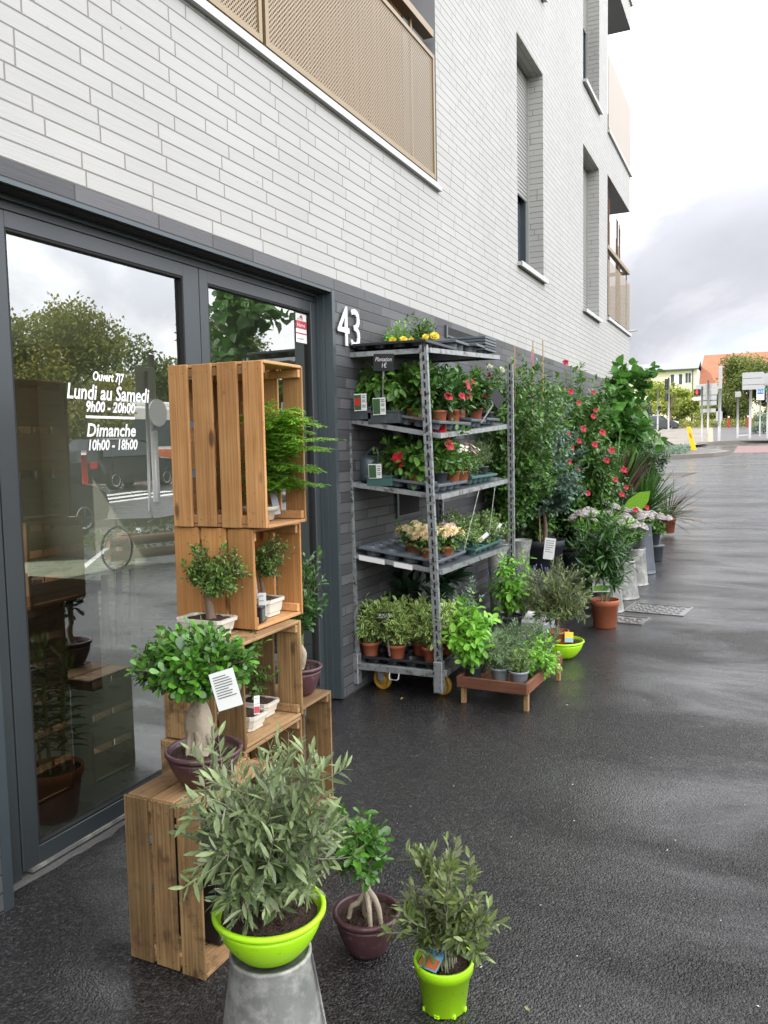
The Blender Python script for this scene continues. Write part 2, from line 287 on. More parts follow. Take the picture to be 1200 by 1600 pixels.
OL_B = (0.36, 0.41, 0.25)
leafmat('leaf_olive', (0.060, 0.10, 0.036), (0.25, 0.32, 0.13), 0.38, back=OL_B, trans=0.12)
leafmat('leaf_olive_dark', (0.05, 0.08, 0.022), (0.20, 0.26, 0.075), 0.40, back=(0.27, 0.31, 0.17), trans=0.12)
leafmat('leaf_ficus', (0.010, 0.048, 0.008), (0.12, 0.32, 0.03), 0.25, back=(0.10, 0.22, 0.05), spec=0.6)
leafmat('leaf_bonsai', (0.022, 0.065, 0.012), (0.17, 0.30, 0.05), 0.35)
leafmat('leaf_fern', (0.14, 0.36, 0.02), (0.42, 0.72, 0.08), 0.5, trans=0.3)
leafmat('leaf_basil', (0.10, 0.32, 0.025), (0.27, 0.56, 0.06), 0.4, trans=0.3)
leafmat('leaf_pepper', (0.05, 0.14, 0.02), (0.16, 0.34, 0.05), 0.38, trans=0.3)
leafmat('leaf_mid', (0.022, 0.07, 0.012), (0.14, 0.30, 0.05), 0.35)
leafmat('leaf_glossy', (0.02, 0.07, 0.015), (0.09, 0.20, 0.05), 0.25, spec=0.6)
leafmat('leaf_grey', (0.09, 0.15, 0.10), (0.24, 0.33, 0.24), 0.45)
leafmat('leaf_eucalyptus', (0.04, 0.095, 0.06), (0.21, 0.33, 0.23), 0.38)
leafmat('leaf_vine', (0.03, 0.11, 0.018), (0.12, 0.30, 0.05), 0.36, trans=0.3)
leafmat('leaf_variegated', (0.04, 0.13, 0.02), (0.10, 0.25, 0.04), 0.35, edge=(0.58, 0.64, 0.22))
leafmat('leaf_thyme', (0.10, 0.19, 0.05), (0.26, 0.38, 0.12), 0.5)
leafmat('leaf_rosemary', (0.07, 0.15, 0.055), (0.20, 0.31, 0.14), 0.45, back=(0.3, 0.35, 0.24))
leafmat('leaf_purple', (0.045, 0.012, 0.016), (0.17, 0.05, 0.055), 0.35)
leafmat('leaf_spiky', (0.03, 0.10, 0.02), (0.14, 0.26, 0.06), 0.35)
leafmat('leaf_banana', (0.14, 0.36, 0.02), (0.26, 0.52, 0.05), 0.35, trans=0.4)
leafmat('leaf_big_dark', (0.012, 0.035, 0.016), (0.03, 0.07, 0.03), 0.4)
leafmat('leaf_tree', (0.05, 0.10, 0.02), (0.20, 0.24, 0.05), 0.5, trans=0.3)
leafmat('leaf_tree_gold', (0.09, 0.14, 0.025), (0.38, 0.36, 0.08), 0.5, trans=0.3)
leafmat('leaf_bright', (0.14, 0.22, 0.03), (0.48, 0.50, 0.10), 0.5, trans=0.3)
leafmat('leaf_fallen', (0.30, 0.16, 0.03), (0.42, 0.40, 0.10), 0.6)
leafmat('petal_cream', (0.80, 0.60, 0.34), (0.90, 0.82, 0.52), 0.6, trans=0.3)
leafmat('petal_pinkish', (0.55, 0.24, 0.36), (0.80, 0.50, 0.58), 0.6, trans=0.3)
leafmat('petal_red', (0.28, 0.003, 0.012), (0.58, 0.012, 0.035), 0.5, trans=0.2)
leafmat('petal_yellow', (0.80, 0.52, 0.01), (0.90, 0.75, 0.08), 0.6, trans=0.2)
leafmat('petal_white', (0.70, 0.70, 0.50), (0.85, 0.85, 0.7), 0.6, trans=0.2)

def glassmat():
    m, nt, p, o = newmat('door_glass'); nt.nodes.remove(p)
    lw = N(nt, 'ShaderNodeFresnel', i={'IOR': 1.75})
    mu = _math(nt, 'MULTIPLY_ADD', lw.outputs[0], 2.5, 0.17); mu = _math(nt, 'MINIMUM', mu, 0.95, None)
    tr = N(nt, 'ShaderNodeBsdfTransparent', i={0: (0.90, 0.95, 0.90, 1)})
    gl = N(nt, 'ShaderNodeBsdfGlossy', i={'Color': (0.92, 0.94, 0.92, 1), 'Roughness': 0.0})
    ms = N(nt, 'ShaderNodeMixShader'); LK(nt, mu, ms.inputs[0]); LK(nt, tr.outputs[0], ms.inputs[1]); LK(nt, gl.outputs[0], ms.inputs[2]); LK(nt, ms.outputs[0], o.inputs[0])
glassmat()
def asphaltmat():
    m, nt, p, o = newmat('wet_asphalt')
    tc = N(nt, 'ShaderNodeTexCoord')
    vo = N(nt, 'ShaderNodeTexVoronoi', i={'Scale': 125.0, 'Randomness': 1.0}); LK(nt, tc.outputs['Object'], vo.inputs['Vector'])
    vo2 = N(nt, 'ShaderNodeTexVoronoi', i={'Scale': 260.0, 'Randomness': 1.0}); LK(nt, tc.outputs['Object'], vo2.inputs['Vector'])
    vf = N(nt, 'ShaderNodeTexNoise', i={'Scale': 220.0, 'Detail': 3.0}); LK(nt, tc.outputs['Object'], vf.inputs['Vector'])
    mp = N(nt, 'ShaderNodeMapping', i={'Scale': (0.45, 1.0, 1), 'Rotation': (0, 0, 0.2)}); LK(nt, tc.outputs['Object'], mp.inputs[0])
    bg_ = N(nt, 'ShaderNodeTexNoise', i={'Scale': 1.3, 'Detail': 9.0, 'Roughness': 0.66, 'Distortion': 0.5}); LK(nt, mp.outputs[0], bg_.inputs['Vector'])
    wet = N(nt, 'ShaderNodeMapRange', i={'From Min': 0.40, 'From Max': 0.60}); LK(nt, bg_.outputs['Fac'], wet.inputs['Value'])
    sx = N(nt, 'ShaderNodeSeparateXYZ'); LK(nt, vo.outputs['Color'], sx.inputs[0])
    st = _math(nt, 'POWER', sx.outputs[0], 2.5, None)
    rmp = N(nt, 'ShaderNodeMix', data_type='RGBA', i={'A': (0.008, 0.0078, 0.008, 1), 'B': (0.060, 0.056, 0.054, 1)}); LK(nt, st, rmp.inputs['Factor'])
    # patches, a darker seam and slightly drier areas
    pt = N(nt, 'ShaderNodeTexNoise', i={'Scale': 0.55, 'Detail': 5.0, 'Roughness': 0.6}); LK(nt, tc.outputs['Object'], pt.inputs['Vector'])
    pr = N(nt, 'ShaderNodeMapRange', i={'From Min': 0.35, 'From Max': 0.65, 'To Min': 0.75, 'To Max': 1.35}); LK(nt, pt.outputs['Fac'], pr.inputs['Value'])
    sc = N(nt, 'ShaderNodeVectorMath', operation='SCALE'); LK(nt, rmp.outputs['Result'], sc.inputs[0]); LK(nt, pr.outputs[0], sc.inputs['Scale'])
    LK(nt, sc.outputs[0], p.inputs['Base Color'])
    p.inputs['Roughness'].default_value = 0.30; p.inputs['Specular IOR Level'].default_value = 0.34
    h = _math(nt, 'ADD', _math(nt, 'ADD', _math(nt, 'MULTIPLY', vo.outputs['Distance'], -1.0, None), _math(nt, 'MULTIPLY', vo2.outputs['Distance'], -0.5, None), None), _math(nt, 'MULTIPLY', vf.outputs['Fac'], 0.4, None), None)
    bp = N(nt, 'ShaderNodeBump', i={'Distance': 0.006, 'Strength': 0.85}); LK(nt, h, bp.inputs['Height']); LK(nt, bp.outputs[0], p.inputs['Normal'])
    # the water film on top of the stones
    bc = N(nt, 'ShaderNodeBump', i={'Distance': 0.004, 'Strength': 0.22}); LK(nt, h, bc.inputs['Height']); LK(nt, bc.outputs[0], p.inputs['Coat Normal'])
    cw = N(nt, 'ShaderNodeMapRange', i={'To Min': 0.05, 'To Max': 1.0}); LK(nt, wet.outputs[0], cw.inputs['Value']); LK(nt, cw.outputs[0], p.inputs['Coat Weight'])
    cr_ = N(nt, 'ShaderNodeMapRange', i={'To Min': 0.32, 'To Max': 0.09}); LK(nt, wet.outputs[0], cr_.inputs['Value']); LK(nt, cr_.outputs[0], p.inputs['Coat Roughness'])
    p.inputs['Coat IOR'].default_value = 1.4
asphaltmat()
def perfmat(name, col, pitch, rad):
    # perforated sheet: a hexagonal pattern of real see-through holes
    m, nt, p, o = newmat(name)
    tc = N(nt, 'ShaderNodeTexCoord'); sx = N(nt, 'ShaderNodeSeparateXYZ'); LK(nt, tc.outputs['Object'], sx.inputs[0])
    y = _math(nt, 'DIVIDE', sx.outputs['Y'], pitch, None); z = _math(nt, 'DIVIDE', sx.outputs['Z'], pitch, None)
    def dist(oy, oz):
        a = _math(nt, 'SUBTRACT', _math(nt, 'FRACT', _math(nt, 'ADD', y, oy, None), None, None), 0.5, None)
        b = _math(nt, 'SUBTRACT', _math(nt, 'FRACT', _math(nt, 'ADD', z, oz, None), None, None), 0.5, None)
        return _math(nt, 'SQRT', _math(nt, 'ADD', _math(nt, 'MULTIPLY', a, a, None), _math(nt, 'MULTIPLY', b, b, None), None), None, None)
    d = _math(nt, 'MINIMUM', dist(0.0, 0.0), dist(0.5, 0.5), None)
    hole = _math(nt, 'LESS_THAN', d, rad, None)
    p.inputs['Base Color'].default_value = c4(col); p.inputs['Roughness'].default_value = 0.42; p.inputs['Metallic'].default_value = 0.25
    tr = N(nt, 'ShaderNodeBsdfTransparent'); ms = N(nt, 'ShaderNodeMixShader'); LK(nt, hole, ms.inputs[0]); LK(nt, p.outputs[0], ms.inputs[1]); LK(nt, tr.outputs[0], ms.inputs[2]); LK(nt, ms.outputs[0], o.inputs[0])
perfmat('perforated_sheet', (0.265, 0.20, 0.115), 0.024, 0.235)
def paversmat():
    m, nt, p, o = newmat('pavers')
    tc = N(nt, 'ShaderNodeTexCoord')
    b = N(nt, 'ShaderNodeTexBrick', i={'Scale': 1.0, 'Color1': (0.13, 0.12, 0.10, 1), 'Color2': (0.23, 0.20, 0.165, 1), 'Mortar': (0.2, 0.18, 0.15, 1), 'Mortar Size': 0.03, 'Brick Width': 0.8, 'Row Height': 0.6})
    LK(nt, tc.outputs['Object'], b.inputs['Vector']); LK(nt, b.outputs['Color'], p.inputs['Base Color']); p.inputs['Roughness'].default_value = 0.6
paversmat()
def tilemat():
    m, nt, p, o = newmat('roof_tiles')
    tc = N(nt, 'ShaderNodeTexCoord')
    n = N(nt, 'ShaderNodeTexNoise', i={'Scale': 0.8, 'Detail': 8.0, 'Roughness': 0.7}); LK(nt, tc.outputs['Object'], n.inputs['Vector'])
    mx = N(nt, 'ShaderNodeMix', data_type='RGBA', i={'A': (0.25, 0.085, 0.045, 1), 'B': (0.42, 0.18, 0.105, 1)}); LK(nt, n.outputs['Fac'], mx.inputs['Factor']); LK(nt, mx.outputs['Result'], p.inputs['Base Color']); p.inputs['Roughness'].default_value = 0.8
tilemat()
def lampmat():
    m, nt, p, o = newmat('red_signal'); p.inputs['Base Color'].default_value = (0.6, 0.02, 0.02, 1)
    p.inputs['Emission Color'].default_value = (1, 0.05, 0.04, 1); p.inputs['Emission Strength'].default_value = 2.0
lampmat()

# ------------------------------------------------------------------ mesh helpers
class MB:
    def __init__(s): s.V = []; s.F = []; s.n = 0
    def add(s, v, f, mat=0, rnd=None, edge=None):
        """v (n,3); f list of arrays (m,k)"""
        v = np.asarray(v, float); n = len(v)
        r = np.full(n, random.random() if rnd is None else 0.0)
        if rnd is not None: r[:] = rnd
        e = np.zeros(n) if edge is None else np.asarray(edge, float)
        s.V.append((v, r, e))
        for a in (f if isinstance(f, list) else [f]):
            a = np.asarray(a, int)
            if a.ndim == 1: a = a[None]
            s.F.append((a + s.n, mat))
        s.n += n
        return s
    def build(s, name, mats, parent=None, smooth=False, loc=None):
        me = bpy.data.meshes.new(name)
        if isinstance(mats, str): mats = [mats]
        if s.n:
            v = np.concatenate([a[0] for a in s.V]); r = np.concatenate([a[1] for a in s.V]); e = np.concatenate([a[2] for a in s.V])
            me.vertices.add(len(v)); me.vertices.foreach_set('co', v.ravel().astype(np.float32))
            tot = np.concatenate([np.full(len(a), a.shape[1]) for a, _ in s.F]); idx = np.concatenate([a.ravel() for a, _ in s.F])
            mi = np.concatenate([np.full(len(a), m) for a, m in s.F])
            me.loops.add(len(idx)); me.loops.foreach_set('vertex_index', idx.astype(np.int32))
            me.polygons.add(len(tot)); st = np.concatenate([[0], np.cumsum(tot)[:-1]])
            me.polygons.foreach_set('loop_start', st.astype(np.int32)); me.polygons.foreach_set('loop_total', tot.astype(np.int32))
            me.polygons.foreach_set('material_index', mi.astype(np.int32))
            me.polygons.foreach_set('use_smooth', np.full(len(tot), smooth))
            a = me.attributes.new('rnd', 'FLOAT', 'POINT'); a.data.foreach_set('value', r.astype(np.float32))
            a = me.attributes.new('edge', 'FLOAT', 'POINT'); a.data.foreach_set('value', e.astype(np.float32))
            me.update(calc_edges=True)
        for m in mats: me.materials.append(MATS[m])
        o = bpy.data.objects.new(name, me); COL.objects.link(o)
        if parent is not None: o.parent = parent
        if loc is not None: o.location = loc
        return o
BF = np.array([[0, 3, 2, 1], [4, 5, 6, 7], [0, 1, 5, 4], [1, 2, 6, 5], [2, 3, 7, 6], [3, 0, 4, 7]])
def box(mb, x0, x1, y0, y1, z0, z1, mat=0, rnd=None):
    v = [(x0, y0, z0), (x1, y0, z0), (x1, y1, z0), (x0, y1, z0), (x0, y0, z1), (x1, y0, z1), (x1, y1, z1), (x0, y1, z1)]
    return mb.add(v, BF, mat, rnd)
def bbox(mb, x0, x1, y0, y1, z0, z1, b=0.003, mat=0, rnd=None, jit=0.0):
    """box with chamfered edges"""
    if random.random() < 2:
        j = lambda: random.uniform(-jit, jit)
        x0 += j(); x1 += j(); y0 += j(); y1 += j(); z0 += j(); z1 += j()
    vs, fs = [], []
    X, Y, Z = (x0, x1), (y0, y1), (z0, z1)
    idx = {}
    for i in (0, 1):
        for j_ in (0, 1):
            for k in (0, 1):
                sx, sy, sz = (1, -1)[i], (1, -1)[j_], (1, -1)[k]
                for a in range(3):
                    p = [X[i]+sx*b, Y[j_]+sy*b, Z[k]+sz*b]; p[a] = (X[i], Y[j_], Z[k])[a]
                    idx[(i, j_, k, a)] = len(vs); vs.append(p)
    g = lambda i, j_, k, a: idx[(i, j_, k, a)]
    F4 = []; F3 = []
    for i in (0, 1):
        q = [g(i, 0, 0, 0), g(i, 1, 0, 0), g(i, 1, 1, 0), g(i, 0, 1, 0)]; F4.append(q if i else q[::-1])
        q = [g(0, i, 0, 1), g(1, i, 0, 1), g(1, i, 1, 1), g(0, i, 1, 1)]; F4.append(q[::-1] if i else q)
        q = [g(0, 0, i, 2), g(1, 0, i, 2), g(1, 1, i, 2), g(0, 1, i, 2)]; F4.append(q if i else q[::-1])
    for i in (0, 1):
        for j_ in (0, 1):
            q = [g(i, j_, 0, 0), g(i, j_, 1, 0), g(i, j_, 1, 1), g(i, j_, 0, 1)]; F4.append(q if i != j_ else q[::-1])
            q = [g(i, 0, j_, 0), g(i, 1, j_, 0), g(i, 1, j_, 2), g(i, 0, j_, 2)]; F4.append(q if i == j_ else q[::-1])
            q = [g(0, i, j_, 1), g(1, i, j_, 1), g(1, i, j_, 2), g(0, i, j_, 2)]; F4.append(q if i != j_ else q[::-1])
            for k in (0, 1):
                q = [g(i, j_, k, 0), g(i, j_, k, 1), g(i, j_, k, 2)]; F3.append(q if (i+j_+k) % 2 else q[::-1])
    return mb.add(vs, [np.array(F4), np.array(F3)], mat, rnd)
def rotz(v, a, c=(0, 0)):
    v = np.array(v, float); x = v[:, 0]-c[0]; y = v[:, 1]-c[1]
    v[:, 0] = c[0]+x*math.cos(a)-y*math.sin(a); v[:, 1] = c[1]+x*math.sin(a)+y*math.cos(a); return v
def quad(mb, a, b, c, d, mat=0): return mb.add([a, b, c, d], [[0, 1, 2, 3]], mat)
def nrm(v): v = np.asarray(v, float); return v/(np.linalg.norm(v, axis=-1, keepdims=True)+1e-9)
def tube(mb, pts, rad, n=6, mat=0, rnd=None, cap=True):
    pts = np.asarray(pts, float); m = len(pts); rad = np.broadcast_to(np.asarray(rad, float), (m,))
    T = nrm(np.gradient(pts, axis=0)); ref = np.array([0, 0, 1.0]) if abs(T[0][2]) < 0.9 else np.array([1.0, 0, 0])
    A = nrm(np.cross(T, ref)); B = np.cross(T, A)
    a = np.arange(n)*2*math.pi/n
    v = pts[:, None]+rad[:, None, None]*(A[:, None]*np.cos(a)[None, :, None]+B[:, None]*np.sin(a)[None, :, None])
    v = v.reshape(-1, 3); i = np.arange(m-1)[:, None]*n; j = np.arange(n)[None]; k = (j+1) % n
    f = np.stack([i+j, i+k, i+n+k, i+n+j], -1).reshape(-1, 4)
    fs = [f]
    if cap: fs += [np.arange(n)[None], (np.arange(n)[::-1]+(m-1)*n)[None]]
    return mb.add(v, fs, mat, rnd)
def lathe(mb, prof, c=(0, 0, 0), n=36, mat=0, a0=0):
    prof = np.asarray(prof, float); m = len(prof); a = a0+np.arange(n)*2*math.pi/n
    v = np.stack([c[0]+prof[:, :1]*np.cos(a), c[1]+prof[:, :1]*np.sin(a), c[2]+np.repeat(prof[:, 1:], n, 1)], -1).reshape(-1, 3)
    i = np.arange(m-1)[:, None]*n; j = np.arange(n)[None]; k = (j+1) % n
    return mb.add(v, np.stack([i+j, i+k, i+n+k, i+n+j], -1).reshape(-1, 4), mat)
SHAPES = {'lance': [(.25, .8), (.55, 1.0), (.82, .55)], 'oval': [(.22, .75), (.5, 1.0), (.8, .75)], 'obov': [(.3, .55), (.65, 1.0), (.88, .72)],
          'strap': [(.3, 1.0), (.7, .85)], 'small': [(.5, 1.0)], 'heart': [(.08, .85), (.3, 1.0), (.65, .7)], 'blade': [(.15, .9), (.5, 1.0), (.8, .6)]}
def leaves(mb, P, D, Nn, L, W, shape='oval', fold=0.25, curl=0.15, mat=0, rnd=None):
    P = np.asarray(P, float); m = len(P)
    if not m: return mb
    D = nrm(D); Sd = np.cross(D, Nn); bad = np.linalg.norm(Sd, axis=1) < 1e-3; Sd[bad] = (1, 0, 0); Sd = nrm(Sd); U = np.cross(Sd, D)
    L = np.broadcast_to(np.asarray(L, float), (m,))[:, None]; W = np.broadcast_to(np.asarray(W, float), (m,))[:, None]/2
    curl = np.broadcast_to(np.asarray(curl, float), (m,))[:, None]
    rows = SHAPES[shape]; k = len(rows); V = [P]; E = [0.3]
    for u, wd in rows:
        mid = P+D*L*u-U*L*curl*u*u
        V += [mid+Sd*W*wd+U*W*fold, mid, mid-Sd*W*wd+U*W*fold]; E += [1, 0, 1]
    V.append(P+D*L-U*L*curl); E.append(1.0)
    V = np.stack(V, 1); nv = V.shape[1]; t = nv-1
    f3 = [[0, 1, 2], [0, 2, 3]]; f4 = []
    for r in range(k-1):
        a = 1+3*r; f4 += [[a, a+3, a+4, a+1], [a+1, a+4, a+5, a+2]]
    a = 1+3*(k-1); f3 += [[a, t, a+1], [a+1, t, a+2]]
    base = (np.arange(m)*nv)[:, None, None]
    F = [(np.array(f3)[None]+base).reshape(-1, 3)]
    if f4: F.append((np.array(f4)[None]+base).reshape(-1, 4))
    if rnd is None: rnd = rng.random(m)**1.3
    return mb.add(V.reshape(-1, 3), F, mat, np.repeat(rnd, nv), np.tile(np.array(E, float), m))
def bez(a, b, c, n=8):
    t = np.linspace(0, 1, n)[:, None]; return (1-t)**2*np.asarray(a)+2*t*(1-t)*np.asarray(b)+t*t*np.asarray(c)
def rdir(n): return nrm(rng.normal(size=(n, 3)))
def grow(lm, sm, base, cc, cr, stems=12, per=14, L=0.04, W=0.012, shape='lance', frac=0.3, twigs=3, twl=0.08, ang=0.7, fold=.25, curl=.12,
         sr=0.0025, up=0.3, droop=0.0, base_r=0.01, surf=0.75, stalk=0.0, whorl=False, mid=0.55, clump=0.35, zmin=None):
    """a bushy plant: curved stems from `base` into the ellipsoid crown (cc, cr), leaves along stems and twigs"""
    base = np.array(base, float); cc = np.array(cc, float); cr = np.array(cr, float)
    paths = []
    for i in range(stems):
        d = rdir(1)[0]
        if zmin is not None: d[2] = max(d[2], zmin)
        rr = surf+(1-surf)*random.random() if random.random() < .75 else random.uniform(.2, surf)
        tgt = cc+d*cr*rr
        b = base+np.array([random.uniform(-1, 1), random.uniform(-1, 1), 0])*base_r
        ctrl = b+(tgt-b)*np.array([mid*.5, mid*.5, mid])+np.array([0, 0, 1])*up*cr[2]
        p = bez(b, ctrl, tgt, 9); p += rng.normal(size=p.shape)*cr.min()*0.02*np.linspace(0, 1, 9)[:, None]
        if sm is not None: tube(sm, p, np.linspace(sr, sr*.35, 9), 5, cap=False)
        paths.append((p, frac, random.random()))
        for _ in range(twigs):
            t = random.uniform(max(frac, .25), .95); k = int(t*8); o = p[k]
            dd = nrm(nrm(p[min(k+1, 8)]-p[k-1])*.6+rdir(1)[0]*.8+nrm((o-cc)/cr)*.4+np.array([0, 0, .25]))
            q = bez(o, o+dd*twl*.5, o+dd*twl+np.array([0, 0, .2*twl]), 6)
            if sm is not None: tube(sm, q, np.linspace(sr*.5, sr*.25, 6), 4, cap=False)
            paths.append((q, .1, random.random()))
    P = []; D = []; Nn = []; Rn = []; Ls = []
    for p, fr, rv in paths:
        n = max(3, int(per*(1 if len(p) == 9 else .6)))
        t = np.sort(rng.uniform(fr, 1, n))*(len(p)-1); t[-1] = len(p)-1.001
        i = np.floor(t).astype(int); f = (t-i)[:, None]; pos = p[i]*(1-f)+p[i+1]*f; tan = nrm(p[i+1]-p[i])
        a = (np.arange(n)*(2.4 if not whorl else 3.14159)+rng.uniform(0, .6, n)+rv*6)
        ref = nrm(np.cross(tan, [0.1, 0.2, 1.0])); ref2 = np.cross(tan, ref)
        rad = ref*np.cos(a)[:, None]+ref2*np.sin(a)[:, None]
        last = (np.arange(n) > n-4)[:, None]
        d = nrm(tan*np.where(last, .8, 1-ang)+rad*np.where(last, .55, ang)+np.array([0, 0, -droop])+rng.normal(size=(n, 3))*.12)
        P.append(pos+d*stalk); D.append(d); Nn.append(nrm(np.cross(np.cross(d, tan+[0, 0, 1e-3]), d)*.5+np.array([0, 0, .7])+rng.normal(size=(n, 3))*.3))
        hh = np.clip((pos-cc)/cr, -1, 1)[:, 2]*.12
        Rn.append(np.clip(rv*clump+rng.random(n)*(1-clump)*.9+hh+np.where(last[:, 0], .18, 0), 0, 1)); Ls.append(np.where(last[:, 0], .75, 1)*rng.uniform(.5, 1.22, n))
    P = np.concatenate(P); D = np.concatenate(D); Nn = np.concatenate(Nn); Rn = np.concatenate(Rn); Ls = np.concatenate(Ls)
    if zmin is not None or True:
        pass
    leaves(lm, P, D, Nn, L*Ls, W*Ls*rng.uniform(.8, 1.15, len(P)), shape, fold, curl*rng.uniform(-.8, 2.6, len(P)), rnd=Rn)
    return P

# ------------------------------------------------------------------ scene-object helpers
def tag(o, label=None, cat=None, group=None, kind=None):
    if label: o['label'] = label
    if cat: o['category'] = cat
    if group: o['group'] = group
    if kind: o['kind'] = kind
    return o
def thing(name, label, cat, loc=(0, 0, 0), rz=0, group=None):
    o = bpy.data.objects.new(name, None); COL.objects.link(o); o.empty_display_size = 0.05
    o.location = loc; o.rotation_euler = (0, 0, rz); return tag(o, label, cat, group)
def part(name, mats, parent, fn, smooth=False, loc=None, label=None):
    mb = MB(); fn(mb); o = mb.build(name, mats, parent, smooth, loc)
    if label: o['label'] = label
    return o
def kids(o): return [c for c in bpy.data.objects if c.parent == o]
CH = {}
def copy_tree(o, loc=None, rz=None, label=None, scale=None, _p=None):
    c = o.copy(); COL.objects.link(c)
    if _p is not None: c.parent = _p
    for k in kids(o):
        if k is not c: copy_tree(k, _p=c)
    if loc is not None: c.location = loc
    if rz is not None: c.rotation_euler = (0, 0, rz)
    if label: c['label'] = label
    if scale: c.scale = (scale,)*3 if isinstance(scale, (int, float)) else scale
    return c
def structure(name, mats, fn, smooth=False):
    mb = MB(); fn(mb); return tag(mb.build(name, mats, None, smooth), kind='structure')
FX = Euler((R(90), 0, R(90)))          # text lying on a plane that faces +x
def text(name, s, size, mat, parent, loc, rot=FX, sx=1.0, shear=0.0, off=0.0, ext=0.0, align='LEFT'):
    cu = bpy.data.curves.new(name, 'FONT'); cu.body = s; cu.size = size; cu.shear = shear; cu.offset = off; cu.extrude = ext; cu.align_x = align; cu.resolution_u = 3
    t = bpy.data.objects.new('tmp', cu); COL.objects.link(t)
    me = bpy.data.meshes.new_from_object(t.evaluated_get(bpy.context.evaluated_depsgraph_get()))
    bpy.data.objects.remove(t); me.materials.clear(); me.materials.append(MATS[mat])
    o = bpy.data.objects.new(name, me); COL.objects.link(o); o.parent = parent; o.location = loc
    o.rotation_euler = rot if not isinstance(rot, Euler) else rot; o.scale = (sx, 1, 1); return o
#GROUND#
# ------------------------------------------------------------------ ground
def g(y):
    y = np.asarray(y, float)
    return 0.027*1*np.logaddexp(0, (y-14)/1.) + 0.018*3*np.logaddexp(0, (y-62)/3.) - 0.045*4*np.logaddexp(0, (y-125)/4.)
def sheet(mb, x0, x1, y0, y1, dz=0.0, step=2.0, fx=None):
    n = max(1, int((y1-y0)/step)); ys = np.linspace(y0, y1, n+1)
    L = [(x0 if fx is None else fx(y)[0]) for y in ys]; Rr = [(x1 if fx is None else fx(y)[1]) for y in ys]
    v = np.array([[a, y, g(y)+dz] for a, y in zip(L, ys)]+[[a, y, g(y)+dz] for a, y in zip(Rr, ys)])
    i = np.arange(n); mb.add(v, np.stack([i, i+n+1, i+n+2, i+1], -1))
structure('ground', 'grass_mat', lambda m: sheet(m, -300, 300, -200, 420, -0.03, 3.0))
structure('asphalt_pavement', 'wet_asphalt', lambda m: sheet(m, -40, 45, -30, 57, 0.0, 1.5))
structure('kerb_strip', 'kerb_stone', lambda m: [m.add([[-9, 30.2, g(30.2)+.006], [6, 33.9, g(33.9)+.006], [6, 34.1, g(34.1)+.006], [-9, 30.5, g(30.5)+.006]], [[0, 1, 2, 3]])])
def island(m):   # low planted island in front of the crossing
    pts = [(-6, 37.0), (-1.35, 37.6), (0.3, 39.2), (0.95, 41.4), (0.2, 43.4), (-1.2, 45.5), (-6, 46)]
    n = len(pts)
    lo = [(x, y, float(g(y))) for x, y in pts]; hi = [(x, y, float(g(y))+.16) for x, y in pts]; c = (-3, 41.5); inn = [(c[0]+(x-c[0])*.93, c[1]+(y-c[1])*.9, float(g(y))+.165) for x, y in pts]
    m.add(lo+hi+inn, np.array([[i, (i+1) % n, n+(i+1) % n, n+i] for i in range(n)]+[[n+i, n+(i+1) % n, 2*n+(i+1) % n, 2*n+i] for i in range(n)]), 0)
    m.add(inn, np.arange(n)[None], 1)
mb = MB(); island(mb); tag(mb.build('kerb_island', ['kerb_stone', 'concrete']), kind='structure')
structure('red_cycle_lane', 'red_asphalt', lambda m: sheet(m, 1.0, 12, 42.6, 51.5, 0.006))
def kerb2(m):
    v = []
    for (x, y) in [(-1.3, 52.4), (-.4, 54.2), (1.0, 55.6), (12, 57.6)]:
        z = float(g(y)); v += [(x, y, z-.05), (x, y, z+.2), (x, y+.3, z+.2)]
    for i in range(3):
        a = 3*i; m.add(v[a:a+6], [[0, 3, 4, 1]]); m.add(v[a:a+6], [[1, 4, 5, 2]])
structure('kerb', 'kerb_stone', kerb2)
structure('paved_island', 'pavers', lambda m: sheet(m, 0, 0, 46.5, 92, 0.14, 2, lambda y: (-1.6-(y-46.5)*.16, -0.35-(y-46.5)*.055 if y > 52 else -1.3)))
structure('paving_border', 'beige_border', lambda m: sheet(m, 0, 0, 54.3, 92, 0.15, 2, lambda y: (-0.35-(y-46.5)*.055, -0.05-(y-46.5)*.052)))
structure('cycle_lane', 'dry_asphalt', lambda m: sheet(m, 0, 0, 55.6, 110, 0.146, 2, lambda y: (-0.05-(y-46.5)*.052, 12)))
structure('far_road', 'dry_asphalt', lambda m: sheet(m, -60, 40, 92, 99, 0.02, 1))
def markings(m):
    for (a, b, y) in [(0.7, 1.3, 66), (1.2, 2.0, 80), (2.2, 3.2, 70)]:
        m.add([[a, y, g(y)+.152], [b, y+1.2, g(y+1.2)+.152], [b, y+1.7, g(y+1.7)+.152], [a, y+.5, g(y+.5)+.152]], [[0, 1, 2, 3]])
structure('lane_markings', 'white_paint', markings)
def zebra(m):
    for k in range(7):
        x = 12.0+k*1.0
        m.add([[x, 14.6, .16], [x+.5, 14.6, .16], [x+.5, 19.5, .18+.1], [x, 19.5, .18+.1]], [[0, 1, 2, 3]])
structure('crossing_markings', 'white_paint', lambda m: [m.add([[x, 14.4, g(14.4)+.01], [x+.5, 14.4, g(14.4)+.01], [x+.5, 20.6, g(20.6)+.01], [x, 20.6, g(20.6)+.01]], [[0, 1, 2, 3]]) for x in (12.2, 13.2, 14.2, 15.2)])
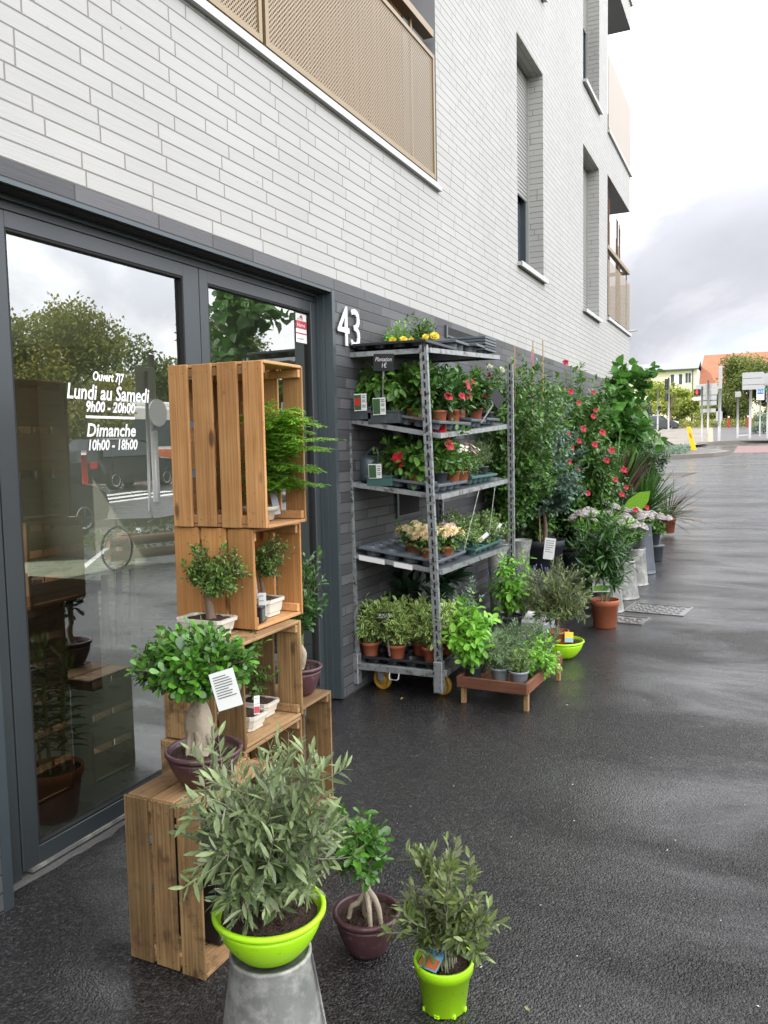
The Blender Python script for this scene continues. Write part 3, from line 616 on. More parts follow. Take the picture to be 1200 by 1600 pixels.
def park_isle(m):
    for (x0, y0, x1, y1, x2, y2, x3, y3) in [(8.4, 12.9, 12, 10.5, 12, 20, 8.8, 19.5)]:
        p = [(x0, y0), (x1, y1), (x2, y2), (x3, y3)]
        lo = [(x, y, float(g(y))) for x, y in p]; hi = [(x, y, float(g(y))+.14) for x, y in p]
        m.add(lo+hi, [[0, 1, 5, 4], [1, 2, 6, 5], [2, 3, 7, 6], [3, 0, 4, 7]], 0)
        c = (10.3, 15.7); inn = [(c[0]+(x-c[0])*.88, c[1]+(y-c[1])*.95, float(g(y))+.142) for x, y in p]
        m.add(hi+inn, [[0, 1, 5, 4], [1, 2, 6, 5], [2, 3, 7, 6], [3, 0, 4, 7]], 0); m.add(inn, [[0, 1, 2, 3]], 1)
mb = MB(); park_isle(mb); tag(mb.build('car_park_island', ['kerb_stone', 'wet_asphalt']), kind='structure')
structure('parking_line', 'white_paint', lambda m: [quad(m, (4.0, 5.9, .006), (4.1, 5.9, .006), (7.2, 10.3, .006), (7.1, 10.3, .006)), quad(m, (7.0, 10.8, .006), (7.1, 10.8, .006), (8.4, 12.2, .006), (8.3, 12.2, .006))])
structure('threshold', 'concrete', lambda m: [m.add(np.array([(x, y, z) for y in np.linspace(1.78, 4.22, 40) for x, z in ((-.13, .012), (-0.086-.008*random.random(), .008), (-0.072+.03*random.random()**2, .001))]),
          np.array([[3*i+a, 3*i+a+1, 3*i+a+4, 3*i+a+3] for i in range(39) for a in (0, 1)]))])

# ------------------------------------------------------------------ the building
B = thing('apartment_building', 'white and dark long brick apartment building with glass shop doors and bronze balconies', 'building')
HOLES = [(1.84, 4.205, -1, 2.382), (-2.6, 1.05, 0.05, 2.382), (-0.6, 5.9, 3.40, 5.56), (8.13, 9.19, 3.285, 5.48), (11.42, 12.61, 3.285, 5.46), (8.13, 9.19, 6.28, 8.45), (11.42, 12.61, 6.28, 8.45),  # second entry: unseen opening added to light the shop
         (-0.6, 5.9, 6.36, 8.5), (13.33, 15.7, 3.42, 5.60), (13.33, 15.7, 6.26, 8.75), (13.33, 15.7, 9.2, 11.6)]
def wall(mb, y0, y1, z0, z1):
    ys = sorted({y0, y1, *[v for h in HOLES for v in h[:2] if y0 < v < y1]}); zs = sorted({z0, z1, *[v for h in HOLES for v in h[2:] if z0 < v < z1]})
    for a, b in zip(ys, ys[1:]):
        for c, d in zip(zs, zs[1:]):
            ym, zm = (a+b)/2, (c+d)/2
            if any(h[0] < ym < h[1] and h[2] < zm < h[3] for h in HOLES): continue
            quad(mb, (0, a, c), (0, b, c), (0, b, d), (0, a, d))
def white_wall(m):
    wall(m, -45, 15.7, 2.445, 12.4)
    for (a, b, c, d) in HOLES[3:7]:       # window reveals, 0.2 m deep
        quad(m, (-.24, b, c), (-.24, b, d), (0, b, d), (0, b, c)); quad(m, (0, a, c), (0, a, d), (-.24, a, d), (-.24, a, c))
    for (a, b, c, d) in HOLES[8:]:
        quad(m, (0, a, c), (0, a, d), (-3.4, a, d), (-3.4, a, c))
    zz = [(2.445, 3.42), (5.60, 6.26), (8.75, 9.2), (11.6, 12.4)]
    for c, d in zz: quad(m, (0, 15.7, c), (-3.4, 15.7, c), (-3.4, 15.7, d), (0, 15.7, d))
    quad(m, (-3.4, 15.7, 0), (-7.2, 15.7, 0), (-7.2, 15.7, 12.4), (-3.4, 15.7, 12.4))
part('brick_wall', 'white_brick', B, white_wall)
part('dark_brick_base', 'dark_brick', B, lambda m: [wall(m, -45, 15.7, -0.2, 2.445), quad(m, (0, 15.7, -.2), (-3.4, 15.7, -.2), (-3.4, 15.7, 2.445), (0, 15.7, 2.445))])
for (a, b, c, d) in HOLES[3:7]: part('window_soffit', 'white_brick_soffit', B, lambda m: quad(m, (0, a, d), (0, b, d), (-.24, b, d), (-.24, a, d)))
part('roof', 'grey_render', B, lambda m: [box(m, -7.3, .02, -45, 15.72, 12.4, 12.6), quad(m, (-7.2, -45, 0), (0, -45, 0), (0, -45, 12.4), (-7.2, -45, 12.4)), quad(m, (-7.2, 15.7, 2.6), (-7.2, -45, 2.6), (-7.2, -45, 12.4), (-7.2, 15.7, 12.4)), quad(m, (-7.2, 15.7, -.1), (-7.2, 7.8, -.1), (-7.2, 7.8, 2.6), (-7.2, 15.7, 2.6)), quad(m, (-7.2, -2.5, -.1), (-7.2, -45, -.1), (-7.2, -45, 2.6), (-7.2, -2.5, 2.6))])  # rear wall left open at shop level: added opening that brightens the interior
for i, (a, b, c, d) in enumerate(HOLES[3:7]):
    wn = part('window', 'metal_jamb', B, lambda m: [box(m, -.27, -.19, a, a+.05, c, d), box(m, -.27, -.19, b-.06, b-.02, c, d), box(m, -.27, -.192, a+.05, b-.06, d-.06, d), box(m, -.27, -.192, a+.05, b-.06, c, c+.06), box(m, -.27, -.2, (a+b)/2-.03, (a+b)/2+.03, c+.06, d-.06)])
    part('sill', 'white_metal', wn, lambda m: [box(m, -.24, .045, a-.02, b+.035, c-.035, c-.0), box(m, .04, .052, a-.02, b+.035, c-.045, c+.004)])
    part('pane', 'far_glass', wn, lambda m: quad(m, (-.245, a+.03, c), (-.245, b-.03, c), (-.245, b-.03, d), (-.245, a+.03, d)))
    sb = c+ (0.86 if i == 0 else (0.02 if i != 3 else 1.1))
    def shut(m):
        z = sb
        while z < d-.02:
            z2 = min(z+.042, d-.01); m.add([(-.187, a+.03, z), (-.187, b-.02, z), (-.176, b-.02, z+.01), (-.176, a+.03, z+.01), (-.176, a+.03, z2-.008), (-.176, b-.02, z2-.008), (-.187, b-.02, z2), (-.187, a+.03, z2)], [[0, 1, 2, 3], [3, 2, 5, 4], [4, 5, 6, 7]]); z = z2
        box(m, -.20, -.16, b-.022, b-.001, c, d-.001)
    part('shutter', 'shutter', wn, shut)
# balconies let into the facade
def balcony(z0, zc, reed):
    b = part('balcony', 'grey_render', B, lambda m: [quad(m, (0, 5.9, z0), (-1.6, 5.9, z0), (-1.6, 5.9, zc), (0, 5.9, zc)), quad(m, (-1.6, 5.9, z0), (-1.6, -.6, z0), (-1.6, -.6, zc), (-1.6, 5.9, zc)),
             quad(m, (0, -.6, z0), (-1.6, -.6, z0), (-1.6, -.6, zc), (0, -.6, zc)), quad(m, (0, -.6, z0), (0, 5.9, z0), (-1.6, 5.9, z0), (-1.6, -.6, z0)), quad(m, (0, -.6, zc), (0, 5.9, zc), (-1.6, 5.9, zc), (-1.6, -.6, zc))])
    part('ledge', 'white_metal', b, lambda m: [box(m, -.1, .03, -.62, 4.70, z0-.022, z0+.008), box(m, -.1, .03, 4.706, 5.925, z0-.022, z0+.008), box(m, -.02, .012, -.6, 5.9, z0+.014, z0+.034)])
    part('perforated_panel', 'perforated_sheet', b, lambda m: [quad(m, (.004, y0, z0+.07), (.004, y1, z0+.07), (.004, y1, z0+.90), (.004, y0, z0+.90)) for y0, y1 in ((-.58, 1.18), (1.25, 3.5), (3.57, 5.82))])
    def fr(m):
        for y0, y1 in ((-.6, 1.20), (1.23, 3.52), (3.55, 5.845)):
            box(m, -.02, .012, y0, y0+.028, z0+.045, z0+.925); box(m, -.02, .012, y1-.028, y1, z0+.045, z0+.925)
            box(m, -.02, .0115, y0+.028, y1-.028, z0+.045, z0+.075); box(m, -.02, .0115, y0+.028, y1-.028, z0+.895, z0+.925)
    part('panel_frame', 'bronze_panel', b, fr)
    part('handrail', 'bronze_panel', b, lambda m: [box(m, -.07, .01, -.6, 5.84, z0+1.05, z0+1.10)]+[box(m, -.05, -.03, y, y+.02, z0+.04, z0+1.05) for y in (-.3, 1.21, 3.53, 5.5)])
    if reed:
        def rd(m):
            for y in np.arange(1.5, 5.52, .013):
                tube(m, [(-.10+random.uniform(-.006, .006), y, z0+.05), (-.10+random.uniform(-.01, .01), y+random.uniform(-.01, .01), z0+1.35+random.uniform(0, .5))], .006, 5)
        part('reed_screen', 'reed', b, rd)
balcony(3.40, 5.56, True); balcony(6.36, 8.5, False)
for z0, zc, solid in ((3.42, 5.60, False), (6.26, 8.75, True), (9.2, 11.6, True)):
    b = part('balcony', 'white_render', B, lambda m: [quad(m, (-.001, 13.33, zc), (-.001, 15.7, zc), (-3.4, 15.7, zc), (-3.4, 13.33, zc)), quad(m, (0, 13.33, z0), (0, 15.7, z0), (-3.4, 15.7, z0), (-3.4, 13.33, z0)), quad(m, (-3.4, 13.33, z0), (-3.4, 15.7, z0), (-3.4, 15.7, zc), (-3.4, 13.33, zc))])
    part('soffit_beam', 'grey_render', b, lambda m: [box(m, -3.3, -.5, 13.9, 15.2, zc-.05, zc-.002)])
    part('ledge', 'white_metal', b, lambda m: [box(m, -.1, .035, 13.32, 15.74, z0-.04, z0+.01), box(m, -3.2, -.1, 15.66, 15.74, z0-.04, z0+.01)])
    hp = 1.12 if solid else .90
    part('perforated_panel', 'beige_panel' if solid else 'perforated_sheet', b, lambda m: [box(m, 0.002, .012, 13.36, 15.70, z0+.05, z0+hp), box(m, -3.2, -.02, 15.70, 15.712, z0+.05, z0+hp)] if solid else [quad(m, (.006, 13.36, z0+.05), (.006, 15.68, z0+.05), (.006, 15.68, z0+hp), (.006, 13.36, z0+hp)), quad(m, (.0, 15.706, z0+.05), (-3.2, 15.706, z0+.05), (-3.2, 15.706, z0+hp), (0, 15.706, z0+hp))])
    part('handrail', 'bronze_panel', b, lambda m: [box(m, -.06, .01, 13.34, 15.66, z0+1.06, z0+1.12), box(m, -3.2, -.06, 15.60, 15.66, z0+1.06, z0+1.12)]+[box(m, -.04, -.02, y, y+.02, z0+.04, z0+1.06) for y in (13.5, 14.6, 15.5)]) if not solid else None
    if not solid:
        def rd2(m):
            for y in np.concatenate([np.arange(13.4, 14.25, .02), np.arange(14.9, 15.5, .05)]):
                if random.random() < .85: tube(m, [(-.12, y, z0+.05), (-.12+random.uniform(-.02, .02), y+random.uniform(-.03, .03), z0+1.5+random.uniform(-.25, .5)+(0.5 if y < 14.2 else 0))], .009, 5)
        part('reed_screen', 'reed', b, rd2)
# shop entrance
P1 = -.10
sw = part('added_light_window', 'anthracite', B, lambda m: [box(m, P1-.05, P1, y, y+.06, .05, 2.38) for y in (-2.6, -.8, .99)]+[box(m, P1-.05, P1-.002, -2.54, .99, z, z+.07) for z in (.05, 2.31)]); part('pane', 'door_glass', sw, lambda m: quad(m, (P1-.03, -2.54, .12), (P1-.03, .99, .12), (P1-.03, .99, 2.31), (P1-.03, -2.54, 2.31)))  # unseen window, added to let more sky light into the shop
def fr(m):
    bbox(m, P1-.06, P1, 1.84, 1.964, 0, 2.36, .002); bbox(m, P1-.06, P1, 1.964, 4.17, 2.316, 2.36, .002); bbox(m, P1-.06, P1, 4.168, 4.19, 0, 2.36, .002)
    box(m, P1-.06, P1+.012, 4.190, 4.2045, 0, 2.36)
part('door_frame', 'anthracite', B, fr)
part('entrance_surround', 'metal_jamb', B, lambda m: [box(m, P1, .006, 4.172, 4.2055, .012, 2.381), box(m, P1, P1+.022, 4.155, 4.172, .012, 2.36), box(m, P1+.022, P1+.055, 4.163, 4.172, .012, 2.36), box(m, -.12, .004, 1.84, 4.172, 2.366, 2.381), box(m, P1, -.08, 1.84, 4.15, 2.345, 2.366), box(m, -.02, .004, 1.80, 1.838, -.01, 2.378)])
part('lintel_shadow_gap', 'black_gap', B, lambda m: [box(m, -.13, -.02, 1.85, 4.165, 2.3605, 2.3655)])
def leaf(y0, y1, gy0, gy1, gz0, gz1, handle_side):
    d = part('glass_door', 'anthracite', B, lambda m: [bbox(m, P1-.05, P1+.004, y0, gy0, .03, 2.313, .003), bbox(m, P1-.05, P1+.004, gy1, y1, .03, 2.313, .003), bbox(m, P1-.05, P1+.0035, gy0, gy1, .03, gz0, .002), bbox(m, P1-.05, P1+.0035, gy0, gy1, gz1, 2.313, .002)], label=None)
    part('gasket', 'black_gap', d, lambda m: [box(m, P1-.03, P1-.0, gy0, gy0+.008, gz0, gz1), box(m, P1-.03, P1-.0, gy1-.008, gy1, gz0, gz1), box(m, P1-.03, P1-.0, gy0+.008, gy1-.008, gz0, gz0+.008), box(m, P1-.03, P1-.0, gy0+.008, gy1-.008, gz1-.008, gz1)])
    part('pane', 'door_glass', d, lambda m: quad(m, (P1-.02, gy0, gz0), (P1-.02, gy1, gz0), (P1-.02, gy1, gz1), (P1-.02, gy0, gz1)))
    part('bottom_seal', 'zinc', d, lambda m: box(m, P1-.03, P1+.012, y0+.03, y1, .018, .030))
    return d
d1 = leaf(1.967, 3.090, 2.04, 2.98, .095, 2.256, 1); d2 = leaf(3.096, 4.164, 3.157, 4.107, .095, 2.256, 0)
GX = P1-.018
def ltr(s, y, z, size, sx, off=.0): text('lettering', s, size, 'white_paint', d1, (GX, y, z), sx=sx, shear=.22, off=off, align='CENTER')
ltr('Ouvert 7|7', 2.515, 1.772, .048, .78, .0015); ltr('Lundi au Samedi', 2.520, 1.698, .080, .86, .0016); ltr('9h00 - 20h00', 2.522, 1.651, .056, .90, .0018)
part('lettering_bar', 'white_paint', d1, lambda m: quad(m, (GX, 2.386, 1.625), (GX, 2.657, 1.625), (GX, 2.657, 1.635), (GX, 2.386, 1.635)))
ltr('Dimanche', 2.520, 1.556, .070, .95, .0018); ltr('10h00 - 18h00', 2.524, 1.503, .056, .84, .0018)
st = part('alarm_sticker', 'paper', d2, lambda m: quad(m, (GX, 3.975, 2.078), (GX, 4.092, 2.078), (GX, 4.092, 2.238), (GX, 3.975, 2.238)))
part('sticker_band', 'red_label', st, lambda m: [quad(m, (GX+.001, 3.975, 2.155), (GX+.001, 4.092, 2.155), (GX+.001, 4.092, 2.198), (GX+.001, 3.975, 2.198)), quad(m, (GX+.001, 3.975, 2.125), (GX+.001, 4.092, 2.125), (GX+.001, 4.092, 2.132), (GX+.001, 3.975, 2.132)),
    m.add([(GX+.001, 4.018, 2.213), (GX+.001, 4.05, 2.213), (GX+.001, 4.05, 2.222), (GX+.001, 4.034, 2.233), (GX+.001, 4.018, 2.222)], [[0, 1, 2, 3, 4]])])
text('sticker_lettering', 'Alarme', .03, 'white_paint', st, (GX+.002, 3.985, 2.165))
text('sticker_lettering', 'SITE SOUS', .014, 'ink', st, (GX+.002, 3.99, 2.202)); text('sticker_lettering', 'surveillance', .016, 'ink', st, (GX+.002, 3.985, 2.095))
nm = text('house_number', '43', .325, 'white_paint', B, (.016, 4.213, 2.082), sx=.95, off=.0, ext=.003)
for y0, y1, z0, z1 in ((6.05, 7.3, 2.335, 2.40), (5.05, 5.42, 1.02, 1.30)):
    v = part('wall_vent', 'black_gap', B, lambda m: box(m, 0.001, .008, y0, y1, z0, z1)); part('vent_frame', 'metal_jamb', v, lambda m: [box(m, 0.002, .014, y0-.03, y0, z0-.02, z1+.01), box(m, .002, .014, y0, y1, z0-.012, z0)])
# shop interior
part('shop_floor', 'shop_floor', B, lambda m: quad(m, (-.16, -3, .012), (-.16, 8.5, .012), (-7, 8.5, .012), (-7, -3, .012)))
part('shop_wall', 'shop_wall', B, lambda m: [quad(m, (-7, -3, 2.55), (-7, 8.5, 2.55), (-7, 8.5, 2.9), (-7, -3, 2.9)), quad(m, (-7, 7.8, 0), (-7, 8.5, 0), (-7, 8.5, 2.55), (-7, 7.8, 2.55)), quad(m, (-.1, 8.5, 0), (-7, 8.5, 0), (-7, 8.5, 2.9), (-.1, 8.5, 2.9)), quad(m, (-.1, -3, 0), (-7, -3, 0), (-7, -3, 2.9), (-.1, -3, 2.9)),  # back wall left open behind the added rear opening
     quad(m, (-.1, -3, 2.9), (-.1, 8.5, 2.9), (-7, 8.5, 2.9), (-7, -3, 2.9)), quad(m, (-.17, 4.21, 0), (-.17, 8.5, 0), (-.17, 8.5, 2.9), (-.17, 4.21, 2.9)), quad(m, (-.17, 1.05, 0), (-.17, 1.84, 0), (-.17, 1.84, 2.9), (-.17, 1.05, 2.9)), quad(m, (-.17, 1.84, 2.37), (-.17, 4.21, 2.37), (-.17, 4.21, 2.9), (-.17, 1.84, 2.9))])
c = thing('display_cabinet', 'dark tall cabinet inside the shop behind the left door', 'cabinet', (-2.2, 3.1, .012))
part('carcass', 'shop_grey', c, lambda m: [box(m, -.5, 0, -.6, .35, 0, 1.95)]); part('door_panel', 'shop_dark', c, lambda m: [box(m, .002, .02, -.55, .22, .1, 1.2), box(m, .002, .02, -.55, .22, 1.25, 1.9)])
c = thing('shop_table', 'low dark table inside the shop with pale boxes on it', 'table', (-1.5, 3.35, .012))
part('tabletop', 'shop_dark', c, lambda m: box(m, -.6, 0, -.7, .5, .62, .68)); part('leg_frame', 'shop_dark', c, lambda m: [box(m, -.58, -.52, -.68, -.6, 0, .62), box(m, -.06, -.01, -.68, -.6, 0, .62), box(m, -.58, -.01, .4, .48, 0, .62)])
for k, (x, y, w_, h_, lb) in enumerate([(-1.65, 3.0, .22, .26, 'large pale box on the dark table inside the shop'), (-1.6, 3.25, .1, .13, 'small pale framed box beside the large box on the shop table')]):
    bx = thing('gift_box', lb, 'box', (x, y, .692)); part('carton', 'cream_wheel', bx, lambda m: bbox(m, 0, .1, -w_/2, w_/2, 0, h_, .004)); part('lid', 'shop_grey', bx, lambda m: box(m, .1002, .104, -w_/4, w_/4, h_*.3, h_*.7))
dc = thing('dreamcatcher', 'pale macrame ring with hanging tassels inside the shop behind the left door', 'ornament', (-.75, 3.2, 0))
part('ring', 'cloth_white', dc, lambda m: [tube(m, [(0, .11*math.cos(a), 1.0+.11*math.sin(a)) for a in np.linspace(0, 6.283, 25)], .006, 5)]+[tube(m, [(0, q*math.cos(a)*(1+.12*math.cos(9*a)), 1.0+q*math.sin(a)*(1+.12*math.cos(9*a))) for a in np.linspace(0, 6.283, 50)], .0022, 3) for q in (.02, .035, .05, .065, .08, .095)]+[tube(m, [(0, 0, 1.11), (0, 0, 2.8)], .0015, 3)])
part('tassel', 'cloth_white', dc, lambda m: [tube(m, [(random.uniform(-.01, .01), y+random.uniform(-.02, .02), .88), (random.uniform(-.01, .01), y+random.uniform(-.04, .04), .55+random.uniform(-.08, .08))], .0025, 3) for y in (-.1, 0, .1) for _ in range(26)])
#PLANTS#
# ------------------------------------------------------------------ pots and plant makers
def soil_disc(parent, r, z, n=28):
    def f(m):
        rr = np.linspace(0, r, 9); a = np.arange(n)*2*math.pi/n
        v = [[0, 0, z+.004]]
        for q in rr[1:]:
            for t in a: v.append([q*math.cos(t), q*math.sin(t), z+random.uniform(-.004, .005)*(q < r*.97)])
        v = np.array(v); j = np.arange(n); k = (j+1) % n
        fs = [np.stack([0*j, 1+j, 1+k], -1)]; q4 = [np.stack([1+i*n+j, 1+(i+1)*n+j, 1+(i+1)*n+k, 1+i*n+k], -1) for i in range(7)]
        m.add(v, fs+[np.concatenate(q4)])
        c = [(random.uniform(-1, 1)*r*.7, random.uniform(-1, 1)*r*.7) for _ in range(int(900*r))]
        for x, y in c: tube(m, [(x, y, z), (x+random.uniform(-.006, .006), y+random.uniform(-.006, .006), z+.006)], random.uniform(.001, .0025), 4)
    return part('soil', 'soil', parent, f, True)
def pot(t, rt, rb, h, mat, rimh=None, wall=.003, sub=.015, lip=.004, n=40, feet=False):
    rimh = h*.16 if rimh is None else rimh
    pr = [(0, .004), (rb*.9, .004), (rb*.93, 0), (rb, .003), (rb+(rt-rb)*(1-rimh/h)-lip*.2, h-rimh), (rt+lip*.4, h-rimh+.001), (rt+lip, h-.003), (rt+lip-.001, h), (rt-wall, h), (rt-wall-.001, h-.004), (rt-wall-.004-(rt-rb)*.25, h-sub-.02)]
    p = part('pot', mat, t, lambda m: lathe(m, pr, n=n), True); soil_disc(p, rt-wall-.003, h-sub); return p
def bowl(t, rt, rb, h, mat, sub=.018):
    pr = [(0, .006), (rb*.85, .005), (rb*.9, 0), (rb, .001)]
    for u in np.linspace(.08, .86, 8): pr.append((rb+(rt-rb)*math.sin(u*math.pi/2)**.8, h*u))
    pr += [(rt*.955, h*.78), (rt*.975, h*.80), (rt*.98, h*.87), (rt+.002, h*.88), (rt+.007, h*.90), (rt+.007, h*.98), (rt+.003, h), (rt-.004, h), (rt-.006, h*.95), (rt*.82, h-sub-.02)]
    pr = pr[:12]+pr[12:]
    p = part('pot', mat, t, lambda m: lathe(m, pr, n=56), True); soil_disc(p, rt-.007, h-sub, 40); return p
def rect_pot(t, L, W_, h, mat='cream_ceramic'):
    def f(m):
        rings = []
        for s, z in ((.80, .0), (.80, .012), (.86, .015), (.90, h*.55), (.93, h-.016), (1.0, h-.013), (1.01, h), (.90, h), (.88, h-.012)):
            a, b = L/2*s, W_/2*s if s > .89 else W_/2*s; c = .012
            rings.append([(a-c, -b, z), (a, -b+c, z), (a, b-c, z), (a-c, b, z), (-a+c, b, z), (-a, b-c, z), (-a, -b+c, z), (-a+c, -b, z)])
        v = np.array(rings).reshape(-1, 3); k = len(rings); i = np.arange(k-1)[:, None]*8; j = np.arange(8)[None]; n_ = (j+1) % 8
        m.add(v, [np.stack([i+j, i+n_, i+8+n_, i+8+j], -1).reshape(-1, 4), np.arange(8)[::-1][None]])
    p = part('pot', mat, t, f)
    def s(m):
        n = 14; X = np.linspace(-L*.44, L*.44, n); Y = np.linspace(-W_*.44, W_*.44, n)
        v = [(x, y, h-.012+random.uniform(-.002, .004)+.008*(1-(x/L*2)**2)) for x in X for y in Y]; i = np.arange(n-1)
        m.add(v, np.array([[a*n+b, (a+1)*n+b, (a+1)*n+b+1, a*n+b+1] for a in i for b in i]))
    part('soil', 'soil', p, s); return p
def foliage(t, leafm, stemm, base, cc, cr, **k):
    lm, sm = MB(), MB(); grow(lm, sm, base, cc, cr, **k)
    if sm.n: sm.build('stems', stemm, t, True)
    return lm.build('foliage', leafm, t, True)
def trunk(t, pts, rad, mat='bark', n=9):
    p = np.array(pts, float); k = len(p); tt = np.linspace(0, k-1, (k-1)*4+1); q = np.stack([np.interp(tt, np.arange(k), p[:, a]) for a in range(3)], -1)
    for _ in range(2): q[1:-1] = (q[:-2]+2*q[1:-1]+q[2:])/4
    rr = np.interp(tt, np.arange(k), rad)*(1+rng.normal(size=len(tt))*.04)
    return part('trunk', mat, t, lambda m: tube(m, q, rr, n), True)
def petals(mb, c, nv, n, L, W_, shape='oval', lift=.35, curl=.2, rnd=None, mat=0):
    nv = nrm(np.array(nv, float)); a = nrm(np.cross(nv, [.3, .1, 1])); b = np.cross(nv, a); th = np.arange(n)*2*math.pi/n+random.random()*6+rng.normal(size=n)*.08
    D = a*np.cos(th)[:, None]+b*np.sin(th)[:, None]; P = np.repeat(np.array(c, float)[None], n, 0)+D*L*.05
    leaves(mb, P, nrm(D+nv*lift), np.repeat(nv[None], n, 0), L*rng.uniform(.85, 1.1, n), W_, shape, .2, curl, mat, rnd=rng.random(n) if rnd is None else rnd)
FL = {}
def flower_proto(kind):
    m = MB()
    if kind == 'mandevilla':
        petals(m, (0, 0, 0), 5, 5, .034, .032, 'obov', .25, .15) if False else None
        petals(m, (0, 0, .0), (0, 0, 1), 5, .036, .034, 'obov', .35, .2); lathe(m, [(.003, -.03), (.006, -.012), (.014, .004)], n=8); me = 'petal_red'
    elif kind == 'mum':
        for k, (n, L, lf, z) in enumerate([(16, .030, .12, 0), (14, .025, .5, .002), (10, .018, 1.1, .004), (7, .011, 2.2, .006)]): petals(m, (0, 0, z), (0, 0, 1), n, L, .0085, 'strap', lf, .12)
        me = 'petal_cream'
    elif kind == 'mum_pink':
        for k, (n, L, lf, z) in enumerate([(16, .028, .12, 0), (14, .023, .5, .002), (10, .016, 1.1, .004)]): petals(m, (0, 0, z), (0, 0, 1), n, L, .008, 'strap', lf, .12)
        me = 'petal_pinkish'
    elif kind == 'yellow':
        for k, (n, L, lf, z) in enumerate([(14, .028, .15, 0), (12, .022, .6, .003), (8, .013, 1.4, .005)]): petals(m, (0, 0, z), (0, 0, 1), n, L, .011, 'obov', lf, .1)
        me = 'petal_yellow'
    elif kind == 'rose':
        for k, (n, L, lf) in enumerate([(5, .032, .6), (5, .028, 1.3), (5, .022, 2.5), (4, .018, 5)]): petals(m, (0, 0, k*.003), (0, 0, 1), n, L, .028, 'obov', lf, -.2)
        me = 'petal_white'
    elif kind == 'daisy':
        petals(m, (0, 0, 0), (0, 0, 1), 10, .014, .006, 'oval', .2, .1); me = 'petal_white'
    elif kind == 'small_pink':
        petals(m, (0, 0, 0), (0, 0, 1), 8, .014, .009, 'obov', .3, .1); petals(m, (0, 0, .003), (0, 0, 1), 6, .009, .007, 'obov', .9, .1); me = 'petal_pinkish'
    o = m.build('flower', me); d = o.data; bpy.data.objects.remove(o); FL[kind] = d
def put_flowers(t, kind, spots, s=1.0):
    if kind not in FL: flower_proto(kind)
    for (p, nv) in spots:
        o = bpy.data.objects.new('flower', FL[kind]); COL.objects.link(o); o.parent = t; o.location = p
        o.rotation_euler = (Vector(nv)+Vector((random.uniform(-.2, .2), random.uniform(-.2, .2), 0))).to_track_quat('Z', 'Y').to_euler(); k = s*random.uniform(.66, 1.15); o.scale = (k, k, k)
def tagcard(t, pos, w_, h_, rz, tilt=.15, mat='paper', lines=4, name='plant_label', stick=0.0, pic=None):
    l = MB(); box(l, -w_/2, w_/2, -.0008, .0008, 0, h_); o = l.build(name, mat, t); o.location = pos; o.rotation_euler = (tilt, random.uniform(-.12, .12), rz)
    k = MB(); 
    for i in range(lines): z = h_*(.88-.62*i/max(1, lines)); box(k, -w_*.38, w_*random.uniform(.05, .4), -.0022, -.0012, z-h_*.022, z)
    if lines: k.build('print', 'ink', o)
    if pic:
        p = MB(); box(p, -w_*.46, w_*.46, -.002, -.001, h_*.06, h_*.42); p.build('picture', pic, o)
    return o

# ------------------------------------------------------------------ wooden crates by the door
def crate(label, x0, x1, y0, y1, z0, z1, style, nf=4, back=True, tilt=0, group='wooden fruit crates stacked by the door', backz=True):
    v, h = {'orange': ('wood_orange_v', 'wood_orange_h'), 'pine': ('wood_pine_v', 'wood_pine_h'), 'brown': ('wood_brown_v', 'wood_brown_h')}[style]
    cx, cy = (x0+x1)/2, (y0+y1)/2; t = thing('wooden_crate', label, 'crate', (cx, cy, z0), tilt or random.uniform(-.022, .022), group)
    X0, X1, Y0, Y1, H = x0-cx, x1-cx, y0-cy, y1-cy, z1-z0; th = .011
    def face(m, yy, s):
        n = nf; gap = .022 if n > 3 else .012; w_ = (X1-X0-gap*(n-1))/n
        for i in range(n):
            a = X0+i*(w_+gap); bbox(m, a, a+w_, *sorted((yy, yy+s*th)), .001, H-.001, .0022, rnd=random.random(), jit=.002)
    part('front_slats', v, t, lambda m: face(m, Y0, 1)); part('rear_slats', v, t, lambda m: face(m, Y1, -1))
    part('top_board', h, t, lambda m: [bbox(m, a, b, Y0+th+.002, Y1-th-.002, H-.012, H-.0005, .002, rnd=random.random(), jit=.0006) for a, b in ((X0+.004, X0+(X1-X0)*.31), (X0+(X1-X0)*.335, X0+(X1-X0)*.64), (X0+(X1-X0)*.665, X1-.001))])
    part('bottom_board', h, t, lambda m: [bbox(m, a, b, Y0+th+.002, Y1-th-.002, .0005, .012, .002, rnd=random.random(), jit=.0006) for a, b in ((X0+.004, X0+(X1-X0)*.31), (X0+(X1-X0)*.335, X0+(X1-X0)*.64), (X0+(X1-X0)*.665, X1-.001))])
    for yy in (Y0+th+.001, Y1-th-.018):
        for z in (.014, H-.045): part('batten', h, t, lambda m: bbox(m, X0+.006, X1-.006, yy, yy+.016, z, z+.03, .002, rnd=random.random()))
    def bk(m):
        n = 3; hh = (H-.06)/n
        for i in range(n): bbox(m, X0-.0, X0+.009, Y0+th+.003, Y1-th-.003, .02+i*(hh+.01), .02+i*(hh+.01)+hh-.02, .002, rnd=random.random())
    part('back_slats', h, t, bk)
    def nails(m):
        for yy, s in ((Y0-.0006, 1),):
            n = nf; gap = .022 if n > 3 else .012; w_ = (X1-X0-gap*(n-1))/n
            for i in range(n):
                for z in (.028, H-.03):
                    for dx in (.2, .8): q = X0+i*(w_+gap)+w_*dx; box(m, q-.0014, q+.0014, yy-.0012, yy+.001, z-.0014, z+.0014)
    part('nail', 'cast_iron', t, nails)
    return t
crate('tall orange-brown crate standing on end at the top of the stack', .27, .672, 2.40, 2.68, 1.216, 1.80, 'orange', 4, tilt=.0)
